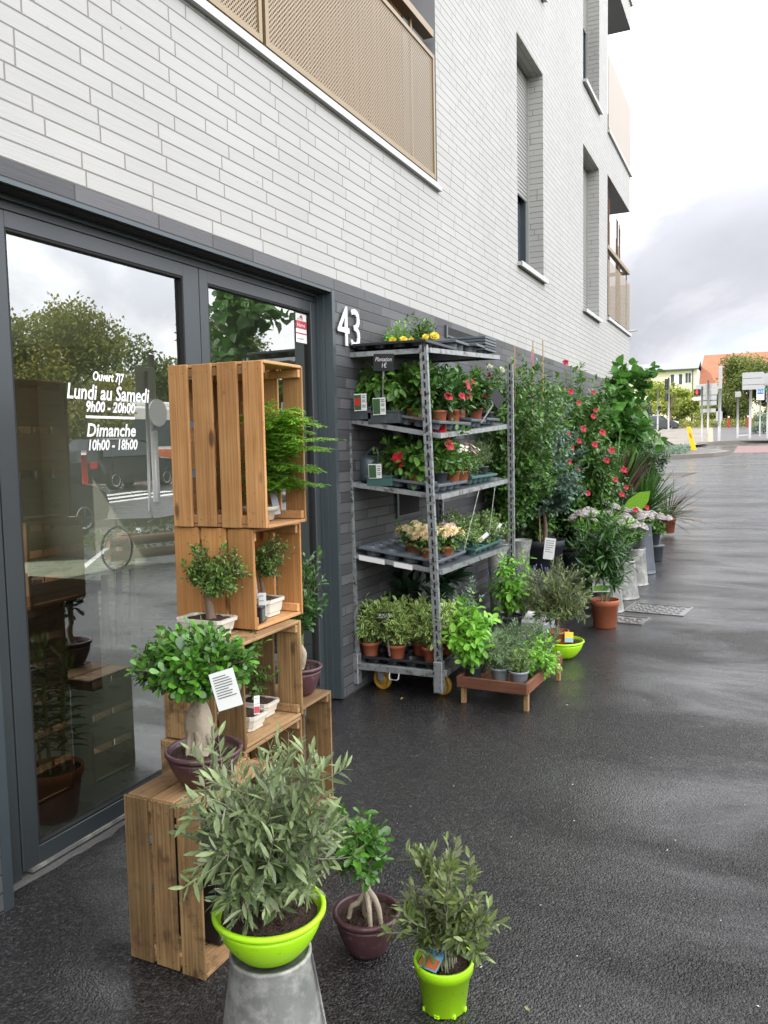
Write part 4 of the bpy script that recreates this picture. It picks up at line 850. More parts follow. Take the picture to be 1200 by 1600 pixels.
crate('orange pine crate second from the top of the stack, with a bonsai inside', .262, .612, 2.412, 2.73, .850, 1.213, 'pine', 3)
crate('weathered crate in the middle of the stack under the orange pine crate', .31, .652, 2.25, 2.645, .476, .845, 'brown', 3)
crate('weathered crate on the asphalt below the middle crate, half hidden by the large olive', .30, .652, 2.24, 2.64, 0.0, .473, 'brown', 3)
crate('narrow weathered crate on the asphalt at the door side of the stack', .23, .605, 2.685, 2.955, 0.0, .478, 'brown', 3)
crate('brown three-slat crate standing on end alone at the front, carrying a maroon bowl', .556, .828, 1.775, 2.16, 0.0, .500, 'brown', 3)

t = thing('crate_shade_block', 'black block added inside the lone front crate to stand for its shade', 'box', (.685, 2.02, .014)); part('box_body', 'black_plastic', t, lambda m: [bbox(m, -.11, .10, -.115, .115, 0, .33, .006)]); part('shade_block_rim', 'black_plastic', t, lambda m: bbox(m, -.115, .105, -.12, .12, .331, .345, .004))  # black block put in to darken the crate inside, where only shade falls
# ------------------------------------------------------------------ foreground plants
bk = thing('zinc_bucket', 'large upturned zinc bucket under the lime bowl with the large olive', 'bucket', (1.150, 1.62, 0), .4)
def inv_bucket(t, rt, rb, h, mat='zinc'):
    part('body', mat, t, lambda m: lathe(m, [(rb, .0), (rb+.004, .004), (rb+.004, .010), (rb, .014), (rb-(rb-rt)*.08, h*.10), (rb-(rb-rt)*.13+.002, h*.13), (rb-(rb-rt)*.2, h*.17), (rb-(rb-rt)*.24+.002, h*.2), (rb-(rb-rt)*.3, h*.24), (rt+.0005, h-.02), (rt+.003, h-.008), (rt+.002, h), (rt-.005, h), (rt-.009, h-.012), (0, h-.013)], n=48), True)
    part('seam', mat, t, lambda m: tube(m, [(rb*.98+.004, 0, .02), (rt+.003, 0, h-.01)], .003, 6), True)
inv_bucket(bk, .098, .138, .268)
for k in range(0): pass
ol = thing('potted_olive_tree', 'large grey-green olive in a lime green bowl on the upturned zinc bucket', 'olive tree', (1.150, 1.62, .262))
bowl(ol, .132, .066, .118, 'lime_plastic', .022)
trunk(ol, [(.0, .0, .08), (.012, .0, .15), (.008, .0, .20), (.015, -.01, .27)], [.017, .0135, .013, .011], 'pale_bark', 12)
foliage(ol, 'leaf_olive', 'olive_stem', (.012, -.002, .19), (.0, -.01, .345), (.225, .20, .20), stems=50, per=17, L=.052, W=.0122, shape='lance', frac=.28, twigs=4, twl=.095, ang=.55, sr=.0030, up=.25, curl=.08, fold=.2, whorl=True, clump=.5)
foliage(ol, 'leaf_olive', 'olive_stem', (.01, 0, .16), (.03, -.03, .20), (.17, .12, .06), stems=12, per=15, L=.044, W=.011, frac=.4, twigs=2, twl=.06, sr=.0018, up=0.4, whorl=True)

fs = thing('potted_ficus_bonsai', 'small ficus with splayed aerial roots in a dark maroon bowl on the asphalt', 'bonsai', (1.184, 2.085, 0))
bowl(fs, .094, .052, .125, 'maroon_plastic', .02)
trunk(fs, [(.0, .0, .105), (.0, .0, .17), (-.006, 0, .21), (0, 0, .25)], [.013, .017, .014, .01], 'pale_bark', 12)
for k, (a, b) in enumerate([((.055, -.02, .105), (.03, -.01, .175)), ((.035, -.05, .105), (.02, -.03, .16)), ((-.045, -.03, .105), (-.02, -.02, .15)), ((-.02, .05, .105), (-.01, .02, .16))]):
    trunk(fs, [(0, 0, .185), b, ((a[0]+b[0])/2*1.15, (a[1]+b[1])/2*1.15, .145), a], [.012, .009, .008, .007], 'pale_bark', 8).name = 'aerial_root'
foliage(fs, 'leaf_ficus', 'bark', (0, 0, .22), (-.03, -.02, .345), (.115, .11, .115), stems=22, per=9, L=.042, W=.021, shape='obov', frac=.5, twigs=3, twl=.035, ang=.75, clump=.4, stalk=.006)


o2 = thing('potted_olive_tree', 'small olive in a tall lime green pot standing alone at the front right', 'olive tree', (1.48, 1.945, 0))
pot(o2, .077, .058, .135, 'lime_plastic', .03, sub=.02)
part('foot', 'lime_plastic', o2, lambda m: [bbox(m, .054*math.cos(a)-.008, .054*math.cos(a)+.008, .054*math.sin(a)-.006, .054*math.sin(a)+.006, -.0, .012, .002) for a in np.arange(8)*math.pi/4])
for bx, by, tx, ty, tz in ((-.02, 0, -.09, .0, .26), (.01, .01, .01, .03, .30), (.025, -.01, .10, -.02, .22), (0, -.02, -.02, -.05, .24)):
    pass
foliage(o2, 'leaf_olive_dark', 'olive_stem', (0, 0, .11), (-.10, .0, .275), (.085, .11, .14), stems=14, per=17, L=.042, W=.0135, shape='lance', frac=.35, twigs=3, twl=.06, ang=.55, sr=.0026, up=.3, whorl=True, base_r=.03)
foliage(o2, 'leaf_olive_dark', 'olive_stem', (0, 0, .11), (.025, .02, .325), (.07, .09, .15), stems=13, per=17, L=.042, W=.0135, shape='lance', frac=.4, twigs=3, twl=.05, ang=.55, sr=.0026, up=.3, whorl=True, base_r=.03)
foliage(o2, 'leaf_olive_dark', 'olive_stem', (0, 0, .11), (.105, -.01, .24), (.065, .07, .08), stems=8, per=16, L=.042, W=.0135, shape='lance', frac=.5, twigs=3, twl=.05, ang=.55, sr=.0028, up=.3, whorl=True, base_r=.03)
lb = tagcard(o2, (-.028, -.055, .128), .062, .075, -.3, -1.0, 'blue_label', 0, pic='orange_poster'); text('lettering', 'OLEA', .019, 'sign_blue', lb, (-.022, -.003, .055), rot=Euler((R(90), 0, 0))); text('lettering', 'EUROPAEA', .012, 'sign_blue', lb, (-.024, -.003, .042), rot=Euler((R(90), 0, 0)))

gf = thing('potted_ficus_bonsai', 'ficus with a swollen pale trunk in a maroon bowl on top of the front crate', 'bonsai', (.735, 1.925, .500), .0)
bowl(gf, .108, .055, .115, 'maroon_plastic', .016)
def ginseng(m):
    prof = [(.0, -.02, .1, .030), (.0, -.006, .115, .034), (-.004, .0, .14, .041), (-.012, .004, .17, .045), (-.016, .004, .20, .043), (-.014, .0, .225, .034), (-.01, 0, .245, .022), (-.008, 0, .26, .013), (-.006, 0, .275, .010)]
    n = 20; v = []
    for x, y, z, r in prof:
        for a in np.arange(n)*2*math.pi/n:
            q = r*(1+.10*math.sin(3*a+z*20)+.05*math.sin(5*a-z*30)+random.uniform(-.015, .015)); v.append((x+q*math.cos(a), y+q*math.sin(a)*.85, z))
    k = len(prof); i = np.arange(k-1)[:, None]*n; j = np.arange(n)[None]; kk = (j+1) % n
    m.add(v, np.stack([i+j, i+kk, i+n+kk, i+n+j], -1).reshape(-1, 4))
    for a, r2 in ((4.0, .05), (5.0, .042), (3.2, .045), (5.9, .04)):
        tube(m, [(.03*math.cos(a)-.01, .03*math.sin(a), .17), (.042*math.cos(a), .04*math.sin(a), .135), (r2*math.cos(a), r2*math.sin(a), .095)], [.010, .011, .006], 7)
part('trunk', 'pale_bark', gf, ginseng, True)
for a in range(6):
    an = a*1.05; trunk(gf, [(-.008, 0, .262), (.03*math.cos(an)-.01, .03*math.sin(an), .275), (.08*math.cos(an)-.02, .07*math.sin(an), .295)], [.008, .006, .003], 'bark', 6).name = 'branch'
foliage(gf, 'leaf_ficus', 'bark', (-.01, 0, .268), (-.03, .0, .362), (.195, .165, .10), stems=105, per=11, L=.041, W=.022, shape='obov', frac=.55, twigs=4, twl=.04, ang=.75, clump=.35, stalk=.005, zmin=-.35, fold=.18)
tagcard(gf, (.175, -.10, .285), .072, .105, .3, .05, 'paper', 9, pic=None).rotation_euler = (-.15, -.30, .35)

def bonsai(name_label, loc, pots, trunkpts, rads, cr_list, leafm='leaf_bonsai', L=.022, W=.011, rz=0, shape='oval', stems=22, per=8, cat='bonsai'):
    t = thing('potted_bonsai', name_label, cat, loc, rz); rect_pot(t, *pots)
    trunk(t, trunkpts, rads, 'bark', 9)
    for cc, cr in cr_list: foliage(t, leafm, 'bark', trunkpts[-1], cc, cr, stems=stems, per=per, L=L, W=W, shape=shape, frac=.45, twigs=4, twl=.03, ang=.7, clump=.4, sr=.0018, base_r=.004)
    return t
b5 = bonsai('bonsai with a layered crown in a cream rectangular pot standing outside the pine crate', (.455, 2.330, .847), (.195, .115, .06), [(0.02, 0, .05), (.015, 0, .10), (-.0, 0, .14), (.01, 0, .18)], [.019, .015, .010, .007],
   [((.03, -.0, .265), (.125, .09, .05)), ((-.04, 0, .22), (.06, .06, .035)), ((.13, -.01, .22), (.06, .06, .035)), ((.07, -.02, .175), (.09, .06, .03))], stems=26)
b6 = bonsai('dense round bonsai in a cream pot inside the orange pine crate', (.51, 2.60, .866), (.14, .12, .065), [(0, 0, .06), (.008, 0, .10), (-.006, 0, .14)], [.009, .008, .006], [((.05, -.01, .225), (.095, .09, .08))], L=.016, W=.008, stems=50, per=9)
tagcard(b6, (.02, -.078, .075), .028, .085, .2, .1, 'paper', 3); tagcard(b6, (.075, -.11, .02), .028, .085, .3, -.1, 'paper', 3)
bx = thing('black_label_box', 'small black plastic box at the edge of the pine crate', 'box', (.555, 2.475, .866), .15); part('box_body', 'black_plastic', bx, lambda m: [bbox(m, -.05, .04, -.02, .03, 0, .055, .003), bbox(m, -.052, .042, -.022, .032, .05, .058, .002)]); part('price_paper', 'shop_grey', bx, lambda m: box(m, .0405, .042, -.015, .025, .006, .05))
b8 = bonsai('slender bonsai with drooping leaves in a cream pot inside the middle weathered crate', (.53, 2.42, .490), (.16, .11, .055), [(0, 0, .05), (.008, 0, .12), (-.004, 0, .19), (.01, 0, .25)], [.010, .007, .006, .004], [((.02, 0, .31), (.11, .09, .055)), ((-.03, 0, .25), (.07, .07, .03))], leafm='leaf_bonsai', L=.03, W=.013, stems=18, per=7)
tagcard(b8, (.075, -.02, .06), .022, .065, 1.0, -.15, 'paper', 2, pic='red_label')
b8b = bonsai('low shrubby bonsai in a cream pot at the back of the middle weathered crate', (.50, 2.56, .490), (.15, .1, .055), [(0, 0, .045), (0, 0, .09)], [.008, .005], [((.0, 0, .14), (.07, .06, .06))], L=.02, W=.012, stems=18)
fn = thing('potted_asparagus_fern', 'bright feathery fern in a shallow cream pot inside the top crate', 'fern', (.535, 2.575, 1.230))
pot(fn, .066, .048, .052, 'cream_ceramic', .016, sub=.008)
def fern(leaf, stem):
    P = []; D = []
    for i in range(70):
        a = random.uniform(-2.6, 1.6); r_ = random.uniform(.06, .25); hh = random.uniform(.10, .42)
        if math.sin(a) < 0: r_ *= .55
        tip = np.array([math.cos(a)*r_*.9+.06, math.sin(a)*r_*.5, hh]); 
        if i < 7: tip = np.array([random.uniform(.2, .33), random.uniform(-.05, .05), random.uniform(.18, .34)])
        b0 = np.array([random.uniform(-.015, .015), random.uniform(-.015, .015), .045]); p = bez(b0, b0*.6+np.array([tip[0]*.15, tip[1]*.15, tip[2]*1.05]), tip, 12)
        tube(stem, p, np.linspace(.0018, .0006, 12), 4, cap=False)
        for k in range(4, 12):
            for s in (-1, 1):
                for q in range(2):
                    t = nrm(p[k]-p[k-1]); sd = nrm(np.cross(t, [0, 0, 1]))*s; L_ = (.075*(1-abs(k-7)/9))*random.uniform(.7, 1.1); d = nrm(sd+t*.7+np.array([0, 0, random.uniform(-.25, .1)])); o = p[k]-(p[k]-p[k-1])*q*.5
                    e = o+d*L_-np.array([0, 0, L_*.12]); tube(stem, [o, e], [.0006, .0004], 3, cap=False)
                    m_ = 9; f = np.linspace(.12, 1, m_)[:, None]; pp = o+(e-o)*f
                    for ss in (-1, 1): P.append(pp); D.append(nrm(np.repeat((d*.9+ss*np.cross(d, [0, 0, 1]))[None], m_, 0)+rng.normal(size=(m_, 3))*.15))
    P = np.concatenate(P); D = np.concatenate(D); leaves(leaf, P, D, np.repeat([[0, 0, 1.0]], len(P), 0)+rng.normal(size=P.shape)*.2, rng.uniform(.010, .016, len(P)), .0042, 'small', .1, .1, rnd=np.clip((P[:, 2]-.1)/.5+rng.normal(size=len(P))*.2, 0, 1))
lm, sm = MB(), MB(); fern(lm, sm); sm.build('stems', 'green_stem', fn, True); lm.build('foliage', 'leaf_fern', fn, True)
tagcard(fn, (.06, .02, .02), .03, .11, 1.2, -.2, 'grey_pot', 0)
f9 = thing('potted_ficus_bonsai', 'tall glossy ficus in a maroon bowl behind the crates beside the door', 'bonsai', (.51, 2.87, .479))
f9.location = (.51, 2.87, .479); bowl(f9, .085, .045, .12, 'maroon_plastic')
trunk(f9, [(0, 0, .1), (.02, 0, .17), (-.01, 0, .22), (0, 0, .3)], [.014, .016, .009, .006], 'pale_bark')
foliage(f9, 'leaf_glossy', 'green_stem', (0, 0, .2), (.04, .02, .43), (.075, .075, .17), stems=20, per=9, L=.048, W=.026, shape='obov', frac=.3, twigs=2, twl=.04, ang=.75, stalk=.006, clump=.3)
lily = thing('potted_lily', 'tall lily with green buds in a terracotta pot inside the shop behind the glass', 'lily', (-.37, 2.37, .012))
pot(lily, .115, .085, .21, 'terracotta', .035)
lily.rotation_euler = (0, 0, .3)
for k in range(5):
    a = k*1.25; x, y = .045*math.cos(a), .045*math.sin(a); hgt = random.uniform(.50, .58)
    lm, sm = MB(), MB(); tube(sm, [(x, y, .19), (x*1.4, y*1.4, .35+.19), (x*1.7, y*1.7, hgt+.12)], .005, 6); sm.build('stem', 'green_stem', lily, True)
    n = 34; zz = np.linspace(.3, hgt+.1, n); th = np.arange(n)*2.4; P = np.stack([x*1.5+0*zz, y*1.5+0*zz, zz], -1); D = np.stack([np.cos(th), np.sin(th), .25+0*zz], -1)
    leaves(lm, P, D, np.repeat([[0, 0, 1.0]], n, 0), .095, .022, 'lance', .2, .25); 
    for q in range(3): leaves(lm, [(x*1.7+random.uniform(-.02, .02), y*1.7+random.uniform(-.02, .02), hgt+.11)]*3, rng.normal(size=(3, 3))*.25+np.array([0, 0, 1]), rdir(3), .07, .022, 'oval', .5, -.1, rnd=np.full(3, .95))
    lm.build('foliage', 'leaf_glossy', lily, True)
#TROLLEY#
# ------------------------------------------------------------------ plant trolley
TX0, TX1, TY0, TY1 = 0.0, 0.56, 4.37, 5.80
tr = thing('plant_trolley', 'galvanised steel plant trolley with four shelves and slotted posts against the dark brick wall', 'trolley', (0, 0, 0))
def post(m, xb, yb, xt, yt, slots=True):
    for a, b, c_, d in ((-.019, .019, -.0015, .0015),):
        def col(m, dx0, dx1, dy0, dy1, mat=0):
            v = [(xb+x, yb+y, .12) for x, y in ((dx0, dy0), (dx1, dy0), (dx1, dy1), (dx0, dy1))]+[(xt+x, yt+y, 2.06) for x, y in ((dx0, dy0), (dx1, dy0), (dx1, dy1), (dx0, dy1))]
            m.add(v, BF, mat)
        col(m, -.022, -.006, -.012, .014); col(m, .006, .022, -.012, .014); col(m, -.006, .006, .006, .014); col(m, -.006, .006, -.0075, -.0035, 1)
    for z in np.arange(.2, 2.03, .05):
        f = (z-.12)/1.94; x = xb+(xt-xb)*f; y = yb+(yt-yb)*f; box(m, x-.0058, x+.0058, y-.0115, y-.0078, z, z+.018)
PB = [((.002, 4.375), (-.03, 4.375)), ((.545, 4.375), (.478, 4.375)), ((.58, 5.80), (.575, 5.80)), ((.03, 5.80), (.02, 5.80))]
for (b, tp) in PB: part('post', ['post_steel', 'black_gap'], tr, lambda m: post(m, *b, *tp))
part('base_frame', 'galvanised', tr, lambda m: [bbox(m, .0, .56, 4.352, 4.382, .145, .185, .002), bbox(m, .0, .56, 5.78, 5.81, .145, .185, .002), bbox(m, .555, .585, 4.385, 5.78, .145, .185, .002), bbox(m, -.02, .01, 4.385, 5.78, .145, .185, .002), box(m, .01, .555, 4.383, 5.779, .150, .160)])
for b, tp in PB: part('corner_socket', 'galvanised', tr, lambda m: bbox(m, b[0]-.027, b[0]+.027, b[1]-.03, b[1]+.022, .055, .24, .003))
part('handle_loop', 'white_metal', tr, lambda m: tube(m, [(.24, 4.345, .15), (.24, 4.335, .118), (.25, 4.33, .112), (.29, 4.33, .112), (.30, 4.335, .118), (.30, 4.345, .15)], .0035, 6))
for (x, y) in ((.13, 4.48), (.515, 4.50), (.13, 5.66), (.50, 5.66)):
    wv = part('wheel', 'yellow_wheel', tr, lambda m: [lathe(m, [(.0, -.014), (.028, -.014), (.034, -.009), (.050, -.009), (.056, -.016), (.0625, -.012), (.0635, 0), (.0625, .012), (.056, .016), (.05, .009), (.034, .009), (.028, .014), (0, .014)], n=32)], True)
    wv.location = (x, y, .064); wv.rotation_euler = (R(90), 0, R(-14))
    part('fork', 'galvanised', tr, lambda m: [bbox(m, x-.02, x+.02, y-.024, y-.020, .06, .148, .001), bbox(m, x-.02, x+.02, y+.020, y+.024, .06, .148, .001), tube(m, [(x, y-.028, .064), (x, y+.028, .064)], .008, 8)])
SH = {3: (1.655, 1.555, 1.625), 2: (1.275, 1.205, 1.232), 1: (.845, .770, .745), 4: (2.045, 2.04, 2.12)}
def sz(k, x, y):
    if k == 0: return .162
    a, b, c_ = SH[k]; return a+(b-a)*(x/.55)+(c_-b)*(y-4.38)/1.4
for k in (1, 2, 3, 4):
    def shelf(m):
        x0 = .0 if k < 4 else -.03; x1 = .555 if k < 4 else .50; y0, y1 = 4.40, 5.78
        def slab(xa, xb, ya, yb, dz0, dz1, mat=0):
            v = [(x, y, sz(k, x, y)+dz) for dz in (dz0, dz1) for x, y in ((xa, ya), (xb, ya), (xb, yb), (xa, yb))]; m.add(v, BF, mat)
        slab(x0, x1, y0-.008, y0+.004, -.024, .004, 0); slab(x0, x1, y1-.004, y1+.008, -.024, .004, 0); slab(x1-.004, x1+.008, y0+.004, y1-.004, -.024, .004, 0); slab(x0-.008, x0+.004, y0+.004, y1-.004, -.024, .004, 0)
        slab(x0+.004, x1-.004, y0+.004, y1-.004, -.010, -.002, 1)
    part('shelf', ['galvanised', 'zinc_dark'], tr, shelf)
    part('shelf_sticker', 'white_paint', tr, lambda m: [quad(m, (x, 4.3912, sz(k, x, 4.4)-.030), (x+w_, 4.3912, sz(k, x+w_, 4.4)-.030), (x+w_, 4.3912, sz(k, x+w_, 4.4)), (x, 4.3912, sz(k, x, 4.4))) for x, w_ in ((.03, .17), (.26, .12))]) if k == 1 else None

def tray(t, L, W_, h=.055, mat='tray_grey', nx=5, ny=3, plugged=True):
    """cell tray: raised rim plate with round cups; long side along y"""
    def f(m):
        bbox(m, -W_/2, W_/2, -L/2, -L/2+.012, h-.016, h, .002); bbox(m, -W_/2, W_/2, L/2-.012, L/2, h-.016, h, .002)
        bbox(m, -W_/2, -W_/2+.012, -L/2+.012, L/2-.012, h-.016, h, .002); bbox(m, W_/2-.012, W_/2, -L/2+.012, L/2-.012, h-.016, h, .002)
        cw, cl = (W_-.024)/ny, (L-.024)/nx
        for i in range(nx):
            for j in range(ny):
                cx, cy = -W_/2+.012+cw*(j+.5), -L/2+.012+cl*(i+.5); r = min(cw, cl)*.46; n = 16; a = np.arange(n)*2*math.pi/n
                sq = np.array([(cx+cw/2*max(-1, min(1, 1.42*math.cos(q))), cy+cl/2*max(-1, min(1, 1.42*math.sin(q))), h-.004) for q in a])
                ci = np.array([(cx+r*math.cos(q), cy+r*math.sin(q), h-.005) for q in a]); bt = np.array([(cx+r*.8*math.cos(q), cy+r*.8*math.sin(q), .002) for q in a])
                jj = np.arange(n); kk = (jj+1) % n
                m.add(np.concatenate([sq, ci, bt]), [np.stack([jj, kk, n+kk, n+jj], -1), np.stack([n+jj, n+kk, 2*n+kk, 2*n+jj], -1), (2*n+jj)[None]])
    return part('cup_grid', mat, t, f)
def box_tray(t, L, W_, h, mat):
    return part('tray_body', mat, t, lambda m: [bbox(m, -W_/2, W_/2, -L/2, -L/2+.004, 0, h, .001), bbox(m, -W_/2, W_/2, L/2-.004, L/2, 0, h, .001), bbox(m, -W_/2, -W_/2+.004, -L/2+.004, L/2-.004, 0, h, .001), bbox(m, W_/2-.004, W_/2, -L/2+.004, L/2-.004, 0, h, .001),
        bbox(m, -W_/2+.004, W_/2-.004, -L/2+.004, L/2-.004, .004, .008, .001), bbox(m, -W_/2-.006, -W_/2+.0005, -L/2-.006, L/2+.006, h-.008, h+.0005, .001), bbox(m, W_/2-.0005, W_/2+.006, -L/2-.006, L/2+.006, h-.008, h+.0005, .001), bbox(m, -W_/2, W_/2, -L/2-.006, -L/2+.0005, h-.0085, h+.001, .001), bbox(m, -W_/2, W_/2, L/2-.0005, L/2+.006, h-.0085, h+.001, .001)])
def at(k, x, y, dz=0): return (x, y, sz(k, x, y)+dz)
# trays on the shelves
G2 = 'plug trays on the plant trolley'
def mk_tray(label, k, x, y, L, W_, h, mat, nx, ny, rz=0, dz=0.003, flat=True):
    t = thing('plug_tray', label, 'tray', at(k, x, y, dz), rz, G2); tray(t, L, W_, h, mat, nx, ny)
    if k: t.rotation_euler = (0, math.atan2(SH[k][0]-SH[k][1], .55), rz)
    return t
mk_tray('long grey plug tray with flowering climbers on the upper shelf', 3, .40, 4.70, .56, .29, .055, 'tray_grey', 5, 3)
mk_tray('second grey plug tray behind the first on the upper shelf', 3, .44, 5.16, .30, .20, .055, 'tray_grey', 3, 2)
mk_tray('grey plug tray at the far end of the upper shelf', 3, .42, 5.52, .30, .22, .05, 'tray_grey', 3, 2)
mk_tray('grey plug tray at the near edge of the second shelf', 2, .36, 4.66, .50, .36, .05, 'tray_grey', 4, 3)
mk_tray('green plug tray of heather at the far end of the second shelf', 2, .42, 5.32, .56, .22, .055, 'tray_green', 5, 2)
mk_tray('mostly empty grey plug tray on the third shelf', 1, .27, 4.66, .50, .52, .05, 'tray_grey', 4, 4)
mk_tray('green plug tray under the mass of herbs on the third shelf', 1, .44, 5.38, .62, .20, .05, 'tray_green', 5, 2)
mk_tray('black plug tray under the terracotta pots at the base', 0, .27, 4.70, .58, .52, .05, 'black_plastic', 5, 4, dz=.004)
mk_tray('black plug tray at the far end of the trolley base', 0, .27, 5.35, .58, .52, .05, 'black_plastic', 5, 4, dz=.004)
mk_tray('flat black plug tray across the near end of the trolley top', 4, .235, 4.66, .54, .50, .035, 'black_plastic', 5, 4)
mk_tray('grey plug tray with deep cups on the trolley top', 4, .34, 5.10, .26, .24, .07, 'tray_grey', 2, 2)
mk_tray('small pale plug tray next to the stack on the trolley top', 4, .42, 5.36, .18, .16, .06, 'tray_grey', 2, 1)
for i, lb in enumerate(['lowest', 'second lowest', 'middle', 'second highest', 'topmost']):
    mk_tray(lb+' plug tray of the stack at the far end of the trolley top', 4, .36, 5.62, .26, .26, .04, 'tray_grey' if i != 1 else 'black_plastic', 3, 2, dz=.003+i*.020)

# plants -- one prototype of each kind, then copies
def euonymus():
    t = thing('potted_euonymus', 'x', 'shrub', (0, 0, 0), 0, 'variegated shrubs in terracotta pots at the trolley base')
    pot(t, .056, .042, .085, 'terracotta', .02, n=28)
    foliage(t, 'leaf_variegated', 'green_stem', (0, 0, .07), (0, 0, .205), (.14, .14, .13), stems=52, per=13, L=.044, W=.019, shape='oval', frac=.3, twigs=2, twl=.05, ang=.6, up=.3, clump=.5, base_r=.03, zmin=-.5); return t
e0 = euonymus()
sp = [(.055, 4.47, 'leftmost at the near edge, beside the door-side post'), (.17, 4.56, 'second row, just left of the chalk sign'), (.235, 4.465, 'right behind the chalk sign'), (.335, 4.60, 'between the chalk sign and the front post'), (.46, 4.475, 'at the near corner beside the front post'),
      (.49, 4.66, 'behind the near corner one'), (.08, 4.72, 'at the wall side in the third row'), (.27, 4.76, 'in the middle of the third row')]
for i, (x, y, lb) in enumerate(sp):
    o = e0 if i == 0 else copy_tree(e0)
    o.location = at(0, x, y, .045); o.rotation_euler = (0, 0, i*1.3); o['label'] = 'yellow-edged shrub in a terracotta pot, '+lb; s = random.uniform(.92, 1.08); o.scale = (s, s, s)
def generic(name, label, cat, loc, potspec, leafm, stemm, base, cc, cr, group=None, rz=0, **k):
    t = thing(name, label, cat, loc, rz, group)
    if potspec: pot(t, *potspec[:4], n=28)
    foliage(t, leafm, stemm, base, cc, cr, **k); return t
P0 = (.05, .038, .075, 'terracotta'); PD = (.05, .038, .075, 'dark_pot')
# upper shelf: peppers in two dark boxes
for x, w_, lb in ((.062, .145, 'left dark tray of pepper plants at the door-side end of the upper shelf'), (.215, .20, 'right dark tray of pepper plants behind the chalk sign on the upper shelf')):
    t = thing('pepper_tray', lb, 'tray', at(3, x, 4.50, .003)); box_tray(t, .24, w_, .072, 'dark_pot')
    foliage(t, 'leaf_pepper', 'green_stem', (0, 0, .05), (0.03, 0.05, .235), (w_*.75, .2, .125), stems=26, per=8, L=.072, W=.038, shape='oval', frac=.45, twigs=2, twl=.04, ang=.65, droop=.75, curl=.3, base_r=.06, stalk=.012)
    tagcard(t, (.01 if w_ < .16 else -.02, -.126, .05), .082, .10, 0, .0, 'paper', 0, name='picture_label', pic=None); 
    c_ = kids(t)[-1]; lab = [q for q in kids(t) if q.name.startswith('picture_label')][0]
    p = MB(); box(p, -.039, .006, -.002, -.001, .006, .094); p.build('picture', 'green_label', lab); p = MB(); box(p, -.034, -.004, -.003, -.0021, .03, .075) if w_ < .16 else box(p, -.03, -.026, -.003, -.0021, .03, .06); p.build('picture', 'pepper_red' if w_ < .16 else 'green_label', lab)
    p = MB(); [box(p, .012, .034, -.002, -.001, z, z+.004) for z in (.02, .03, .05, .06, .075, .085)]; p.build('print', 'ink', lab)
mandev = generic('potted_mandevilla', 'x', 'climber', (0, 0, 0), (.052, .04, .08, 'terracotta'), 'leaf_mid', 'green_stem', (0, 0, .07), (0, 0, .20), (.14, .14, .14), stems=26, per=10, L=.068, W=.032, frac=.35, twigs=2, twl=.05, ang=.65, shape='oval', stalk=.008, curl=.2, group='red flowering climbers in pots on the upper shelf')
mandev2 = generic('potted_mandevilla', 'x', 'climber', (0, 0, 0), (.052, .04, .08, 'terracotta'), 'leaf_glossy', 'green_stem', (0, 0, .07), (.02, 0, .19), (.14, .14, .14), stems=26, per=10, L=.062, W=.03, frac=.35, twigs=2, twl=.05, ang=.65, shape='oval', stalk=.008, curl=.2, group='red flowering climbers in pots on the upper shelf')
ms = [(mandev, .37, 4.50, 'nearest the front post, in a terracotta pot'), (mandev2, .47, 4.62, 'second from the front post along the tray edge'), (mandev, .34, 4.74, 'in the middle of the long tray, wall side'), (mandev2, .47, 4.86, 'fourth along the front edge of the long tray'), (mandev, .42, 5.12, 'in the second tray, with bright shoots'), (mandev2, .46, 5.34, 'beside the tilted blank chalk sign'), (mandev, .10, 4.80, 'at the wall behind the peppers'), (mandev2, .14, 5.2, 'at the wall in the middle of the shelf')]
used = set()
for i, (pr, x, y, lb) in enumerate(ms):
    o = pr if id(pr) not in used else copy_tree(pr); 
    if id(pr) in used and False: pass
    used.add(id(pr)); o.location = at(3, x, y, .035 if x > .3 else .004); o.rotation_euler = (0, 0, i*1.1); o['label'] = 'green flowering climber '+lb
    n_ = [1, 1, 0, 2, 2, 3, 0, 0][i]
    if n_:
        a0 = -i*1.1
        put_flowers(o, 'mandevilla', [((.10*math.cos(a0-.6+k*.5), .10*math.sin(a0-.6+k*.5), .16+.07*(k % 3)), (math.cos(a0-.5+k*.4), math.sin(a0-.5+k*.4), .3)) for k in range(n_)], .95)
rs = generic('potted_rose', 'white rose bush at the far end of the upper shelf', 'rose', at(3, .44, 5.66, .004), PD, 'leaf_mid', 'green_stem', (0, 0, .07), (.02, 0, .26), (.14, .12, .15), stems=20, per=9, L=.03, W=.018, frac=.4, twigs=2, twl=.05)
put_flowers(rs, 'rose', [((.06, -.10, .37), (.3, -.6, .7)), ((.10, .02, .36), (.7, -.3, .7)), ((.02, -.02, .40), (0, -.3, 1))], 1.0)
big = [('potted_begonia', 'dark leafy plant at the wall side of the upper shelf', 3, .2, 5.5), ('potted_begonia', 'dark leafy plant at the wall behind the watering can', 2, .1, 5.1)]
for n_, lb, k, x, y in big: generic(n_, lb, 'pot plant', at(k, x, y, .004), PD, 'leaf_big_dark', 'bark', (0, 0, .07), (0, 0, .2), (.14, .2, .12), stems=16, per=7, L=.07, W=.045, shape='oval', frac=.4, stalk=.01)
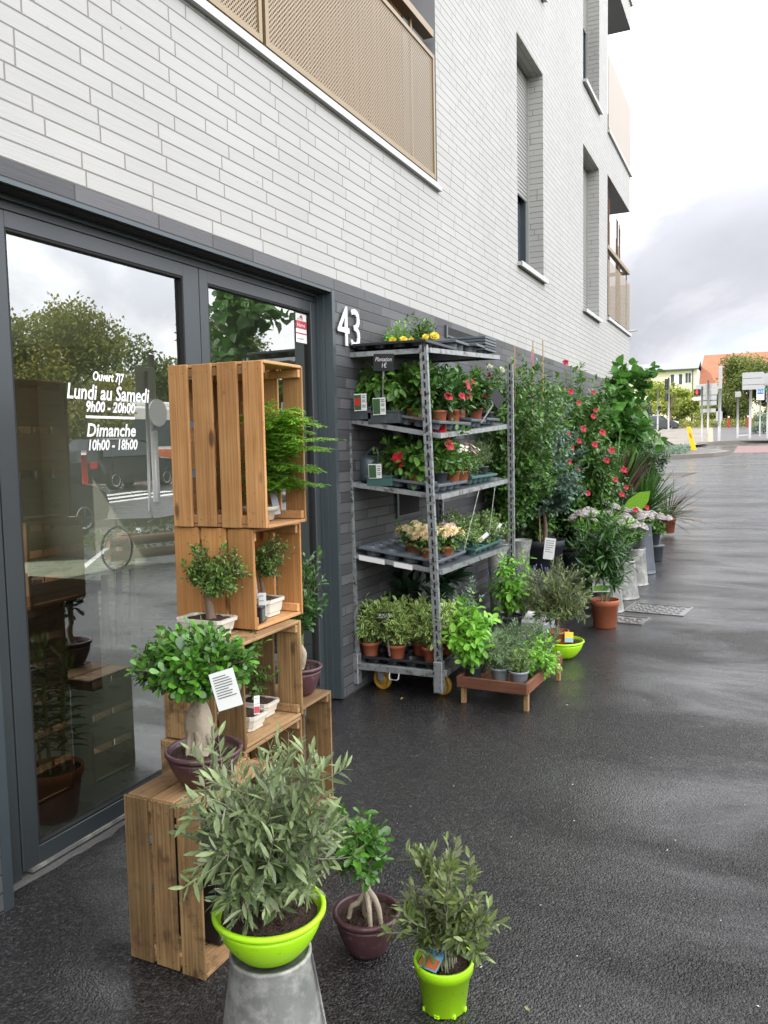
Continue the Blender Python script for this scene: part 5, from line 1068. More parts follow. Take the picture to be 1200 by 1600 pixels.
def chalk_sign(label, loc, rz, stick, s1, s2, tilt=0, blank=False, w_=.11, h_=.085, lean=.15):
    t = thing('chalk_sign', label, 'sign', loc); t.rotation_euler = (0, tilt, rz)
    part('stick', 'zinc', t, lambda m: box(m, -.005, .005, .001, .004, 0, stick+.02))
    b = part('board', 'slate', t, lambda m: bbox(m, -w_/2, w_/2, -.003, .0, stick-.01, stick+h_, .001))
    if not blank:
        b.rotation_euler = (0, 0, 0)
        text('lettering', s1, .034, 'chalk', b, (-w_*.42, -.0045, stick+h_*.52), rot=Euler((R(90), 0, 0)), sx=.75, shear=.25)
        text('lettering', s2, .038, 'chalk', b, (-w_*.12, -.0045, stick+h_*.12), rot=Euler((R(90), 0, 0)), sx=.8, shear=.1)
    return t
chalk_sign('chalk price sign on a stick reading Plantation 1 euro on the upper shelf', at(3, .205, 4.385, .01), .10, .31, 'Plantation', '1€', tilt=.05, w_=.125, h_=.09)
chalk_sign('chalk price sign reading Fusain 2 euro among the yellow-edged shrubs', at(0, .215, 4.405, .07), .06, .20, 'FUSAIN', '2€', tilt=-.1, w_=.10, h_=.07)
chalk_sign('blank black chalk sign tilted outward at the far end of the upper shelf', at(3, .575, 5.12, .04), 1.1, .18, '', '', tilt=.75, blank=True)
# second shelf
wc = thing('watering_can', 'dark grey plastic watering can at the door-side end of the second shelf', 'watering can', at(2, .035, 4.55, .003), math.pi)
part('body', 'water_can', wc, lambda m: lathe(m, [(0, 0), (.058, 0), (.066, .01), (.068, .06), (.062, .13), (.048, .16), (.045, .158), (0, .15)], n=32), True)
part('spout', 'water_can', wc, lambda m: tube(m, [(.05, 0, .03), (.085, 0, .06), (.12, 0, .12), (.135, 0, .17)], [.016, .013, .010, .009], 12), True)
part('handle', 'water_can', wc, lambda m: tube(m, bez((-.062, 0, .06), (-.10, 0, .30), (.03, 0, .15), 14), .008, 8), True)
wc.rotation_euler = (0, 0, math.pi-.2)
t = thing('seedling_tray', 'teal tray with a picture label beside the watering can', 'tray', at(2, .175, 4.50, .003)); box_tray(t, .22, .16, .06, 'tray_green')
foliage(t, 'leaf_pepper', 'green_stem', (0, 0, .04), (.02, .05, .15), (.08, .08, .07), stems=6, per=5, L=.045, W=.022, shape='oval', frac=.5, droop=.4, base_r=.05)
lab = tagcard(t, (-.02, -.117, .045), .085, .085, 0, 0, 'paper', 0, name='picture_label'); p = MB(); box(p, -.039, .008, -.002, -.001, .004, .08); p.build('picture', 'green_label', lab); p = MB(); [box(p, .014, .036, -.002, -.001, z, z+.004) for z in (.02, .03, .045, .055, .07)]; p.build('print', 'ink', lab)
h1 = generic('potted_mandevilla', 'leafy climber with one red trumpet flower at the near edge of the second shelf', 'climber', at(2, .33, 4.52, .03), P0, 'leaf_mid', 'green_stem', (0, 0, .07), (0, 0, .16), (.15, .14, .12), stems=28, per=9, L=.07, W=.038, frac=.35, shape='oval', stalk=.008)
put_flowers(h1, 'mandevilla', [((-.02, -.12, .13), (-.3, -1, .1)), ((-.03, -.125, .16), (-.2, -1, .6))], 1.1)
h2 = generic('potted_mandevilla', 'leafy climber with red flowers behind the front post on the second shelf', 'climber', at(2, .45, 4.68, .03), PD, 'leaf_mid', 'green_stem', (0, 0, .07), (0, 0, .18), (.14, .14, .13), stems=28, per=9, L=.06, W=.03, frac=.35, shape='oval', stalk=.008)
put_flowers(h2, 'mandevilla', [((.07, -.09, .30), (.6, -.7, .5)), ((.08, -.06, .24), (.8, -.6, .2)), ((.05, -.12, .33), (.3, -.9, .5))], 1.1)
d0 = generic('potted_daisy', 'small leafy plant dotted with white and pink flowers, nearer one on the second shelf', 'flower pot', at(2, .47, 4.85, .03), P0, 'leaf_mid', 'green_stem', (0, 0, .06), (0, 0, .14), (.13, .13, .10), stems=34, per=10, L=.026, W=.012, frac=.3)
put_flowers(d0, 'daisy', [((random.uniform(-.08, .1), random.uniform(-.1, .06), random.uniform(.17, .23)), (.4, -.4, .7)) for _ in range(14)], 1.2)
d1_ = copy_tree(d0, at(2, .47, 5.02, .02), 1.2, 'small leafy plant dotted with white and pink flowers, farther one beside the green tray'); put_flowers(d1_, 'small_pink', [((random.uniform(-.04, .1), random.uniform(-.1, .06), random.uniform(.18, .26)), (.4, -.4, .7)) for _ in range(9)], 1.6)
hz0 = generic('potted_heather', 'x', 'heather', (0, 0, 0), (.045, .035, .07, 'dark_pot'), 'leaf_rosemary', 'green_stem', (0, 0, .06), (0, 0, .18), (.095, .095, .11), stems=46, per=22, L=.014, W=.0035, frac=.2, twigs=1, twl=.05, up=.1, ang=.6, group='heather pots in the green tray')
for i, (x, y) in enumerate([(.45, 5.14), (.44, 5.30), (.46, 5.48), (.38, 5.62), (.30, 5.2)]):
    o = hz0 if i == 0 else copy_tree(hz0); o.location = at(2, x, y, .03); o.rotation_euler = (0, 0, i*1.7); o['label'] = 'fine-leaved heather on the second shelf, '+['nearest', 'second', 'third', 'farthest', 'wall-side'][i]+' one of the green tray'
# third shelf
mum0 = thing('potted_chrysanthemum', 'x', 'chrysanthemum', (0, 0, 0), 0, 'cream chrysanthemums in terracotta pots'); pot(mum0, .05, .038, .07, 'terracotta', .018, n=28)
foliage(mum0, 'leaf_mid', 'green_stem', (0, 0, .06), (0, 0, .115), (.08, .08, .06), stems=18, per=9, L=.035, W=.02, frac=.2)
for i, (x, y, n_) in enumerate([(.30, 4.60, 10), (.43, 4.52, 12), (.48, 4.70, 14)]):
    o = mum0 if i == 0 else copy_tree(mum0); o.location = at(1, x, y, .03); o.rotation_euler = (0, 0, 0); o['label'] = ['cream chrysanthemum left of the front post', 'cream chrysanthemum directly behind the front post', 'cream and pink chrysanthemum right of the front post'][i]
    sp = []
    for k in range(n_):
        a = random.uniform(-2.6, .9); r_ = random.uniform(.2, 1)*.088; sp.append(((r_*math.cos(a), r_*math.sin(a), .185-r_*.45+random.uniform(0, .02)), (r_*math.cos(a)*9, r_*math.sin(a)*9-.2, .7)))
    put_flowers(o, 'mum', sp, 1.2)
    if i == 2: put_flowers(o, 'mum_pink', [((-.02+.03*k, -.0, .20), (.1, -.4, .9)) for k in range(3)], .95)
    o['group'] = 'cream chrysanthemums in terracotta pots'
hb0 = generic('potted_herb', 'x', 'herb', (0, 0, 0), (.05, .04, .07, 'tray_green'), 'leaf_thyme', 'green_stem', (0, 0, .06), (.0, 0, .13), (.15, .13, .12), stems=46, per=13, L=.022, W=.013, frac=.3, twigs=2, twl=.05, shape='oval', up=.4, group='trailing herbs in the green tray on the third shelf')
for i, (x, y) in enumerate([(.45, 4.96), (.46, 5.18), (.48, 5.42), (.50, 5.62), (.32, 5.3)]):
    o = hb0 if i == 0 else copy_tree(hb0); o.location = at(1, x, y, .02); o.rotation_euler = (0, 0, i*1.7); o['label'] = 'small-leaved trailing herb on the third shelf, '+['nearest to the chrysanthemums', 'second along', 'third along', 'at the far corner', 'wall-side'][i]
tg = thing('plant_label', 'white and yellow plastic label stuck in the herbs on the third shelf', 'label', at(1, .55, 5.12, .10)); part('card', 'paper', tg, lambda m: [bbox(m, -.014, .014, -.0015, .0015, 0, .08, .0005)]); part('colour_print', 'cane', tg, lambda m: box(m, -.010, .010, -.0025, -.0016, .006, .03)); tg.rotation_euler = (.2, .9, .9)
tg = thing('plant_label', 'plain white plastic label stuck in the herbs near the far post', 'label', at(1, .57, 5.45, .14)); part('card', 'paper', tg, lambda m: [bbox(m, -.012, .012, -.0015, .0015, 0, .06, .0005)]); part('colour_print', 'grey_pot', tg, lambda m: box(m, -.008, .008, -.0025, -.0016, .006, .02)); tg.rotation_euler = (.2, .5, .9)
for (x0, y0, z0_, x1, y1, z1_), lb in (((.62, 4.62, .86, .60, 4.98, 1.20), 'thin wire stake leaning from the herbs to the second shelf, nearer one'), ((.64, 5.05, .90, .60, 5.35, 1.26), 'thin wire stake leaning from the herbs to the second shelf, farther one')):
    w_ = MB(); tube(w_, [(0, 0, 0), (x1-x0, y1-y0, z1_-z0_)], .0022, 5); o = w_.build('wire_stake', 'zinc'); o.location = (x0, y0, z0_); tag(o, lb, 'stake', 'wire stakes on the trolley')
    
# dark big-leaved plant at the back of the base, sage, basil, bay at the far end
generic('potted_calathea', 'dark large-leaved plant in the shade at the back of the trolley base', 'pot plant', at(0, .12, 5.15, .04), PD, 'leaf_big_dark', 'bark', (0, 0, .07), (.05, -.1, .38), (.24, .2, .18), stems=14, per=4, L=.17, W=.09, shape='oval', frac=.6, stalk=.02, droop=.2)
generic('potted_sage', 'silvery grey sage at the trolley base behind the front post', 'herb', at(0, .47, 5.0, .04), PD, 'leaf_grey', 'green_stem', (0, 0, .07), (.05, 0, .27), (.14, .14, .15), stems=26, per=12, L=.042, W=.012, frac=.3, twigs=2, twl=.05)
generic('potted_bay', 'bright leafy bush hanging over the far corner of the trolley base', 'shrub', (.60, 5.66, .12), (.09, .07, .14, 'dark_pot'), 'leaf_basil', 'green_stem', (0, 0, .1), (.0, 0, .42), (.14, .16, .22), stems=26, per=10, L=.06, W=.028, frac=.3, shape='oval', droop=.5, stalk=.008)
# top of the trolley
yl = generic('potted_chrysanthemum', 'yellow flowering plant nearer the door on the trolley top', 'flower pot', at(4, .09, 4.92, .01), (.045, .035, .05, 'terracotta'), 'leaf_basil', 'green_stem', (0, 0, .04), (0, 0, .08), (.09, .09, .05), stems=18, per=9, L=.035, W=.02, frac=.2)
put_flowers(yl, 'yellow', [((.07, -.09, .075), (.3, -.8, .5)), ((.0, -.10, .07), (-.2, -.8, .5))], .95)
yl2 = generic('potted_chrysanthemum', 'taller leafy plant with yellow blooms on the trolley top behind the first', 'flower pot', at(4, .23, 4.98, .01), (.05, .04, .06, 'terracotta'), 'leaf_mid', 'green_stem', (0, 0, .05), (-.02, 0, .12), (.08, .08, .09), stems=18, per=9, L=.035, W=.02, frac=.2)
put_flowers(yl2, 'yellow', [((-.03, -.12, .07), (-.1, -.8, .6)), ((.06, -.10, .085), (.3, -.8, .6)), ((.11, -.07, .09), (.5, -.6, .7))], 1.1)

# ------------------------------------------------------------------ wooden table with herbs
pt = thing('herb_table', 'low brown wooden tray table on short legs holding pots of herbs', 'table', (.885, 4.72, 0), -.05)
for a_ in (-.365, .347): part('side_rail', 'wood_red_x', pt, lambda m: bbox(m, -.215, .205, a_, a_+.018, .10, .165, .003, rnd=.4))
for a_ in (.19, -.213): part('end_rail', 'wood_red_y', pt, lambda m: bbox(m, a_, a_+.018, -.346, .346, .10, .167, .003, rnd=.9))
part('deck', 'wood_red_y', pt, lambda m: [bbox(m, -.193+i*.078, -.193+i*.078+.07, -.346, .346, .105, .12, .002, rnd=random.random()) for i in range(5)])
for x, y in ((-.20, -.34), (.175, -.34), (.175, .31), (-.20, .31)): part('leg', 'wood_brown_v', pt, lambda m: bbox(m, x, x+.028, y, y+.028, 0, .099, .003))
PG = (.055, .044, .085, 'grey_pot')
def herb(name, lb, x, y, ps, *a, z=.122, **k): return generic(name, lb, 'herb', (x, y, z), ps, *a, group='herb pots on the low wooden table', **k)
herb('potted_rosemary', 'rosemary in a pale grey pot at the front of the wooden table', .875, 4.49, PG, 'leaf_rosemary', 'green_stem', (0, 0, .07), (-.04, 0, .15), (.16, .12, .10), stems=40, per=20, L=.032, W=.005, frac=.2, twigs=2, twl=.06, up=.5)
herb('potted_thyme', 'fine yellow-green thyme in a pale grey pot at the front corner of the table', .995, 4.46, PG, 'leaf_thyme', 'green_stem', (0, 0, .07), (.0, 0, .15), (.10, .10, .085), stems=110, per=24, L=.012, W=.004, frac=.1, twigs=1, twl=.03, up=.2, sr=.0012)
herb('potted_parsley', 'bright parsley spilling over the side rail of the table', 1.045, 4.70, PG, 'leaf_basil', 'green_stem', (0, 0, .07), (.04, -.04, .10), (.11, .18, .09), stems=30, per=7, L=.032, W=.026, frac=.5, shape='heart', droop=.3, stalk=.01)
herb('potted_rosemary', 'large rosemary in the middle row of the table', .86, 4.78, PG, 'leaf_rosemary', 'green_stem', (0, 0, .07), (0, 0, .20), (.17, .15, .12), stems=48, per=22, L=.030, W=.005, frac=.2, twigs=2, twl=.06, up=.4)
herb('potted_savory', 'soft grey-green herb at the back of the table', 1.0, 4.96, PG, 'leaf_rosemary', 'green_stem', (0, 0, .07), (0, 0, .17), (.15, .14, .10), stems=46, per=20, L=.026, W=.005, frac=.2, twigs=2, twl=.05, up=.4)
herb('potted_basil', 'bright green basil leaning from the table over the trolley corner', .72, 4.47, (.05, .04, .085, 'dark_pot'), 'leaf_basil', 'green_stem', (0, 0, .07), (-.02, -.02, .24), (.10, .11, .11), stems=30, per=8, L=.066, W=.040, frac=.45, shape='oval', droop=.45, stalk=.006, curl=.35)
herb('potted_basil', 'second bright basil behind the first at the trolley post', .70, 4.66, (.05, .04, .085, 'dark_pot'), 'leaf_basil', 'green_stem', (0, 0, .07), (-.07, -.02, .30), (.12, .11, .11), stems=30, per=8, L=.064, W=.038, frac=.45, shape='oval', droop=.45, stalk=.006, curl=.35)
#ROW#
# ------------------------------------------------------------------ plants on the pavement beyond the trolley
o3 = thing('potted_olive_tree', 'round bushy olive in a lime green bowl beyond the wooden table', 'olive tree', (.985, 5.62, 0))
bowl(o3, .145, .075, .12, 'lime_plastic'); part('inner_pot', 'terracotta', o3, lambda m: lathe(m, [(.06, .08), (.075, .17), (.078, .17), (.078, .185), (.07, .185), (.068, .17), (0, .168)], (-.03, 0, 0), 24), True)
trunk(o3, [(-.03, 0, .16), (-.03, 0, .22), (-.035, 0, .28)], [.014, .012, .009], 'bark')
foliage(o3, 'leaf_olive_dark', 'olive_stem', (-.03, 0, .25), (-.06, .02, .46), (.28, .26, .25), stems=60, per=20, L=.048, W=.0115, frac=.25, twigs=4, twl=.09, ang=.55, sr=.002, up=.2, whorl=True)
tagcard(o3, (.06, -.06, .12), .06, .07, .5, -.2, 'yellow_plastic', 0, pic='blue_label')
od = thing('potted_oleander', 'oleander with long leaves in a terracotta pot with a white card', 'oleander', (1.10, 6.66, 0))
pot(od, .112, .09, .225, 'terracotta', .045, sub=.03)
for k in range(5): a = k*1.3; trunk(od, [(.02*math.cos(a), .02*math.sin(a), .19), (.05*math.cos(a), .05*math.sin(a), .32), (.12*math.cos(a), .12*math.sin(a), .5)], [.006, .005, .004], 'green_stem', 6).name = 'stem'
foliage(od, 'leaf_glossy', 'green_stem', (0, 0, .26), (0.0, 0, .63), (.31, .29, .30), stems=56, per=16, L=.115, W=.020, frac=.25, twigs=2, twl=.1, ang=.65, up=.3, curl=.2, clump=.5)
foliage(od, 'leaf_basil', 'green_stem', (0, 0, .5), (0.02, 0, .84), (.24, .22, .10), stems=14, per=7, L=.09, W=.018, frac=.7, twigs=0, ang=.5)
tagcard(od, (-.01, -.10, .30), .13, .12, .15, -.15, 'paper', 0, pic='leaf_basil')
lv = thing('lavender_tray', 'pale green tray of lavender on a low crate behind the wooden table', 'tray', (.62, 5.98, .0))
part('plinth', 'grey_pot', lv, lambda m: bbox(m, -.19, .19, -.2, .2, 0, .16, .004)); part('tray_rim', 'cloth_white', lv, lambda m: bbox(m, -.2, .2, -.215, .215, .161, .19, .004))
for k in range(3):
    foliage(lv, 'leaf_rosemary', 'green_stem', (-.12+.12*k, -.05, .19), (-.12+.13*k, -.05, .34), (.12, .13, .10), stems=46, per=16, L=.026, W=.004, frac=.1, twigs=0, up=.1)
def spikes(m):
    for _ in range(90):
        x, y = random.uniform(-.22, .2), random.uniform(-.2, .15); h = random.uniform(.42, .55); lean = random.uniform(-.05, .05)
        tube(m, [(x, y, .25), (x+lean, y, h)], .0012, 3, 0)
        for q in range(4): lathe(m, [(0, 0), (.006, .006), (.0, .012)], (x+lean*(1+q*.1), y, h+q*.011-.02), 5, 1)
part('flower_spikes', ['green_stem', 'lavender_petal'], lv, spikes)
# upturned zinc buckets with plants on them
bl = [((1.02, 7.30), .105, .135, .30, 'nearest upturned zinc bucket in the row along the pavement', 'zinc'), ((1.03, 7.98), .125, .165, .36, 'second and widest upturned zinc bucket in the row along the pavement', 'zinc'), ((1.04, 8.75), .115, .145, .38, 'third upturned zinc bucket in the row along the pavement', 'zinc'),
      ((1.02, 9.55), .10, .15, .55, 'tall dark zinc florist vase standing upside down past the buckets', 'zinc_dark')]
for (xy, rt, rb, h, lb, mt) in bl:
    t = thing('zinc_bucket', lb, 'bucket', (*xy, 0), random.uniform(0, 6), 'upturned zinc buckets along the pavement'); inv_bucket(t, rt, rb, h, mt)
    part('handle_lug', mt, t, lambda m: tube(m, [(rb*.99, -.02, .06), (rb+.02, -.012, .05), (rb+.02, .012, .05), (rb*.99, .02, .06)], .005, 6))
for (x, y, h, r) in ((.30, 6.35, .98, .075), (.42, 6.62, .98, .075), (.26, 6.9, .92, .07)):
    t = thing('florist_vase', {.30: 'tall galvanised florist vase just past the far trolley post', .42: 'tall galvanised florist vase between the trolley and the big grey pot', .26: 'tall galvanised florist vase at the wall behind the other two'}[x], 'vase', (x, y, 0), 0, 'tall galvanised florist vases')
    part('body', 'zinc', t, lambda m: lathe(m, [(0, 0), (r*.7, 0), (r*.72, .01), (r, h*.6), (r*1.25, h*.7), (r*1.27, h*.705), (r*1.2, h*.7), (0, h*.5)], n=24), True); part('rib', 'zinc', t, lambda m: lathe(m, [(r*.78, h*.14), (r*.83, h*.15), (r*.79, h*.16)], n=24), True)
sd0 = thing('potted_sedum', 'x', 'sedum', (0, 0, 0), 0, 'pots of pale mauve flower heads along the pavement'); pot(sd0, .10, .075, .16, 'dark_pot', n=28)
foliage(sd0, 'leaf_mid', 'green_stem', (0, 0, .13), (0, 0, .24), (.22, .2, .11), stems=24, per=8, L=.07, W=.035, frac=.3, shape='oval', clump=.4)
def head(m):
    for _ in range(95):
        a = random.uniform(0, 6.28); r_ = .075*math.sqrt(random.random()); z = .05*(1-(r_/.075)**2); q = random.uniform(.006, .010)
        lathe(m, [(0, -q*.6), (q, 0), (q*.6, q*.6), (0, q*.7)], (r_*math.cos(a), r_*math.sin(a), z), 5)
    lathe(m, [(.004, -.06), (.02, -.02), (.07, -.002), (.07, .004), (0, .02)], n=12)
mb = MB(); head(mb); ho = mb.build('flower_head', 'sedum_petal'); HD = ho.data; bpy.data.objects.remove(ho)
def heads(t, n, R_, z):
    for k in range(n):
        a = k*2.4; r_ = R_*math.sqrt((k+.5)/n); o = bpy.data.objects.new('flower_head', HD); COL.objects.link(o); o.parent = t; o.location = (r_*math.cos(a), r_*math.sin(a), z-r_*.22+random.uniform(-.02, .02)); o.rotation_euler = (random.uniform(-.25, .25)-r_*math.sin(a), random.uniform(-.25, .25)+r_*math.cos(a), a); s = random.uniform(.75, 1.05); o.scale = (s, s, s)
heads(sd0, 9, .20, .36)
for i, (x, y, z, lb) in enumerate([(1.03, 7.98, .361, 'mauve flower heads in a dark pot on the second upturned bucket'), (1.03, 8.75, .381, 'grey-mauve flower heads in a dark pot on the third upturned bucket'), (1.02, 10.55, .20, 'flower heads in a dark pot at the end of the row of buckets'), (.70, 8.3, .42, 'pinkish flower heads farther in towards the big grey pot'), (.72, 9.2, .42, 'flower heads in a dark pot below the red-flowered climber')]):
    o = sd0 if i == 0 else copy_tree(sd0); o.location = (x, y, z); o.rotation_euler = (0, 0, i*1.1); o['label'] = lb
    if i in (2, 3, 4):
        h_ = z; s_ = thing('plant_stand', ['', '', 'dark pot used as a stand under the last flower heads', 'dark stand under the pinkish flower heads', 'dark stand under the flower heads below the climber'][i], 'stand', (x, y, 0)); part('stand_body', 'dark_pot', s_, lambda m: lathe(m, [(0, 0), (.11, 0), (.12, .01), (.13, h_-.03), (.14, h_-.025), (.14, h_), (0, h_)], n=28), True); part('rim', 'dark_pot', s_, lambda m: lathe(m, [(.141, h_-.02), (.146, h_-.01), (.141, h_-.001)], n=28), True)
# big grey pot
ep = thing('potted_eucalyptus', 'large blue-green eucalyptus on a thin trunk in a big grey pot with a white label', 'tree', (.33, 7.75, .20))
pot(ep, .205, .155, .36, 'dark_pot', .06, sub=.03, n=48)
part('plinth', 'zinc_dark', ep, lambda m: lathe(m, [(0, -.2), (.17, -.2), (.17, -.002), (0, -.002)], n=24))
trunk(ep, [(.02, 0, .33), (.03, 0, .5), (-.01, 0, .75), (0, 0, .95)], [.024, .018, .014, .012], 'bark'); part('stake', 'cane', ep, lambda m: tube(m, [(-.02, -.02, .33), (-.03, -.02, .8)], .007, 6))
foliage(ep, 'leaf_eucalyptus', 'olive_stem', (0, 0, .62), (.0, -.15, 1.14), (.47, .52, .60), stems=170, per=28, L=.042, W=.025, shape='oval', frac=.2, twigs=5, twl=.14, ang=.65, up=.2, sr=.003, clump=.6)
tagcard(ep, (.10, -.20, .20), .10, .20, .3, -.05, 'paper', 6)
sh = thing('potted_shrub', 'dark green leafy shrub behind the trolley, with thin canes standing out of it', 'shrub', (.24, 6.85, .0)); pot(sh, .15, .12, .28, 'dark_pot')
foliage(sh, 'leaf_mid', 'green_stem', (0, 0, .6), (.08, .25, 1.62), (.42, .65, .66), stems=190, per=24, L=.05, W=.026, shape='oval', frac=.2, twigs=4, twl=.14, ang=.65, sr=.003, clump=.6)
part('cane', 'cane', sh, lambda m: [tube(m, [(x, y, 1.4), (x+dx, y, h)], .005, 5) for x, y, dx, h in ((.02, .2, .0, 2.34), (.10, .45, .02, 2.40), (.16, .65, 0, 2.42))])
part('tag_strip', 'pink_petal', sh, lambda m: box(m, .105, .13, .44, .442, 2.20, 2.32))
md = thing('climbing_mandevilla', 'tall climber covered in red trumpet flowers against the wall', 'climber', (.36, 9.0, .0)); pot(md, .17, .13, .3, 'dark_pot')
foliage(md, 'leaf_mid', 'green_stem', (0, 0, .3), (.06, -.1, 1.52), (.52, .75, .86), stems=170, per=26, L=.066, W=.036, shape='oval', frac=.25, twigs=6, twl=.18, ang=.65, sr=.003, up=.15, clump=.6)
foliage(md, 'leaf_glossy', 'green_stem', (0, 0, .3), (.05, -.05, .78), (.45, .6, .42), stems=70, per=20, L=.06, W=.032, shape='oval', frac=.3, twigs=4, twl=.14, ang=.65, sr=.003, up=.1, clump=.6)
put_flowers(md, 'mandevilla', [((x, y, z), (.7, -.9, .2)) for x, y, z in [(.04, -.55, 2.30), (.10, -.60, 2.00), (.33, -.62, 1.98), (.20, -.70, 1.88), (.36, -.66, 1.80), (.34, -.68, 1.74), (.06, -.75, 1.82), (.05, -.7, 1.72), (.12, -.8, 1.58), (.0, -.8, 1.44), (.22, -.78, 1.50), (.36, -.7, 1.46), (.16, -.82, 1.44), (-.1, -.8, 1.45),
   (.45, -.55, 1.30), (.52, -.45, 1.10), (.62, -.4, 1.02), (.58, -.42, .95), (.70, -.3, .78), (.48, -.55, .66), (.42, -.62, .62), (.55, -.5, .64), (.52, -.55, .60), (.30, -.75, .98), (.2, -.75, 1.22), (.80, -.2, .80), (-.15, -.75, 1.95), (.25, -.72, 1.62), (.42, -.62, 1.58), (.5, -.55, 1.4), (-.05, -.75, 1.6), (.6, -.42, 1.2), (.12, -.8, 1.3)]], .92)
md2 = generic('potted_shrub', 'glossy dark shrub low behind the flower heads', 'shrub', (.62, 9.7, 0), (.15, .12, .3, 'dark_pot'), 'leaf_glossy', 'green_stem', (0, 0, .3), (0, 0, .88), (.32, .34, .42), stems=80, per=18, L=.06, W=.028, shape='oval', frac=.3, twigs=3, twl=.1)
for k_, (x, y, z, lb, lf) in enumerate(((.20, 8.0, 1.62, 'leafy green climber against the wall between the eucalyptus and the red flowers', 'leaf_mid'), (.18, 10.2, 1.45, 'dark leafy climber against the wall between the red flowers and the fig', 'leaf_glossy'))):
    q = thing('potted_climber', lb, 'climber', (x, y, 0)); pot(q, .14, .11, .28, 'dark_pot'); foliage(q, lf, 'green_stem', (0, 0, .3), (0, 0, z), (.34, .75, .72), stems=120, per=22, L=.06, W=.034, shape='oval', frac=.25, twigs=5, twl=.15, ang=.65, sr=.003, up=.15, clump=.6)
vn = thing('vine_standard', 'tall fig with large lobed leaves leaning out at the top of the row', 'tree', (.30, 11.4, 0)); pot(vn, .19, .15, .35, 'dark_pot'); trunk(vn, [(0, 0, .3), (0, 0, 1.0), (.1, 0, 1.6), (.3, -.1, 2.2)], [.03, .025, .02, .01])
foliage(vn, 'leaf_vine', 'green_stem', (.03, 0, 1.1), (.12, -.1, 1.78), (.55, .75, .60), stems=70, per=12, L=.15, W=.15, shape='heart', frac=.3, twigs=3, twl=.22, ang=.75, sr=.004, stalk=.04, fold=.15, curl=.25, clump=.6)
foliage(vn, 'leaf_vine', 'green_stem', (.2, -.1, 1.95), (.56, -.15, 2.36), (.28, .2, .07), stems=8, per=9, L=.12, W=.13, shape='heart', frac=.3, twigs=1, twl=.15, stalk=.03, sr=.004)
foliage(vn, 'leaf_vine', 'green_stem', (.2, -.1, 1.5), (.45, -.2, 1.45), (.35, .4, .25), stems=16, per=9, L=.14, W=.14, shape='heart', frac=.3, twigs=1, twl=.15, stalk=.03, sr=.004)
def spiky(t, matn, base, n, L, W_, up=(.2, 1.2), az=None, droop=.15, rnd=None):
    a = rng.uniform(0, 6.28, n) if az is None else rng.normal(az[0], az[1], n); e = rng.uniform(up[0], up[1], n)
    D = np.stack([np.cos(a)*np.cos(e), np.sin(a)*np.cos(e), np.sin(e)], -1); m = MB()
    leaves(m, np.repeat(np.array([base], float), n, 0)+rng.normal(size=(n, 3))*.015, D, np.repeat([[0, 0, 1.0]], n, 0)+rng.normal(size=(n, 3))*.2, L*rng.uniform(.7, 1.1, n), W_, 'blade', .3, droop)
    return m.build('foliage', matn, t, True)
cd = thing('potted_cordyline', 'upright purple cordyline fanning above the flower heads', 'cordyline', (.62, 10.4, 0)); pot(cd, .14, .11, .28, 'dark_pot'); trunk(cd, [(0, 0, .25), (0, 0, .5)], [.03, .025])
spiky(cd, 'leaf_purple', (0, 0, .55), 34, .92, .055, (1.05, 1.5), (.1, .8), .06); spiky(cd, 'leaf_spiky', (0, 0, .7), 30, .95, .035, (.9, 1.5), (.0, .7), .10)
pm = thing('potted_palm', 'green spiky fan palm low at the edge of the row', 'palm', (.78, 11.6, 0)); pot(pm, .15, .12, .25, 'dark_pot'); trunk(pm, [(0, 0, .2), (0, 0, .45)], [.05, .04])
spiky(pm, 'leaf_spiky', (0, 0, .50), 320, .68, .022, (-.1, 1.5), None, .12); spiky(pm, 'leaf_spiky', (-.15, -.1, .7), 90, .5, .02, (-.1, 1.4), None, .12)
bs = generic('potted_shrub', 'dark rounded evergreen shrub farthest along the wall', 'shrub', (.48, 14.4, 0.05), (.17, .13, .3, 'dark_pot'), 'leaf_glossy', 'bark', (0, 0, .4), (-.05, 0, 1.10), (.42, .45, .52), stems=90, per=20, L=.07, W=.03, shape='oval', frac=.3, twigs=4, twl=.15)
spiky(bs, 'leaf_big_dark', (-.15, 0, 1.5), 9, .42, .06, (.2, 1.3), None, .2)
tcd = thing('potted_cordyline', 'thin purple spiky cordyline in a terracotta pot at the end of the row', 'cordyline', (.93, 13.3, 0.05)); pot(tcd, .12, .095, .24, 'terracotta', .05, sub=.03)
spiky(tcd, 'leaf_purple', (0, 0, .22), 110, .72, .016, (-.05, 1.35), None, .3)
bn = thing('potted_banana', 'two broad bright green leaves rising behind the flower heads', 'banana plant', (.80, 9.45, 0)); pot(bn, .13, .10, .25, 'dark_pot'); trunk(bn, [(0, 0, .2), (0, 0, .6)], [.02, .012], 'green_stem')
m = MB(); leaves(m, [(0, 0, .62), (.0, 0, .60)], [(-.55, -.1, .55), (.55, -.1, .6)], [(.1, -1, .4), (.1, -1, .5)], [.44, .46], [.20, .20], 'oval', .12, .1); m.build('foliage', 'leaf_banana', bn, True)
wp = thing('white_pot', 'white plastic pot wedged behind the sage at the trolley end', 'pot', (.55, 6.15, 0)); pot(wp, .10, .08, .2, 'cream_ceramic')
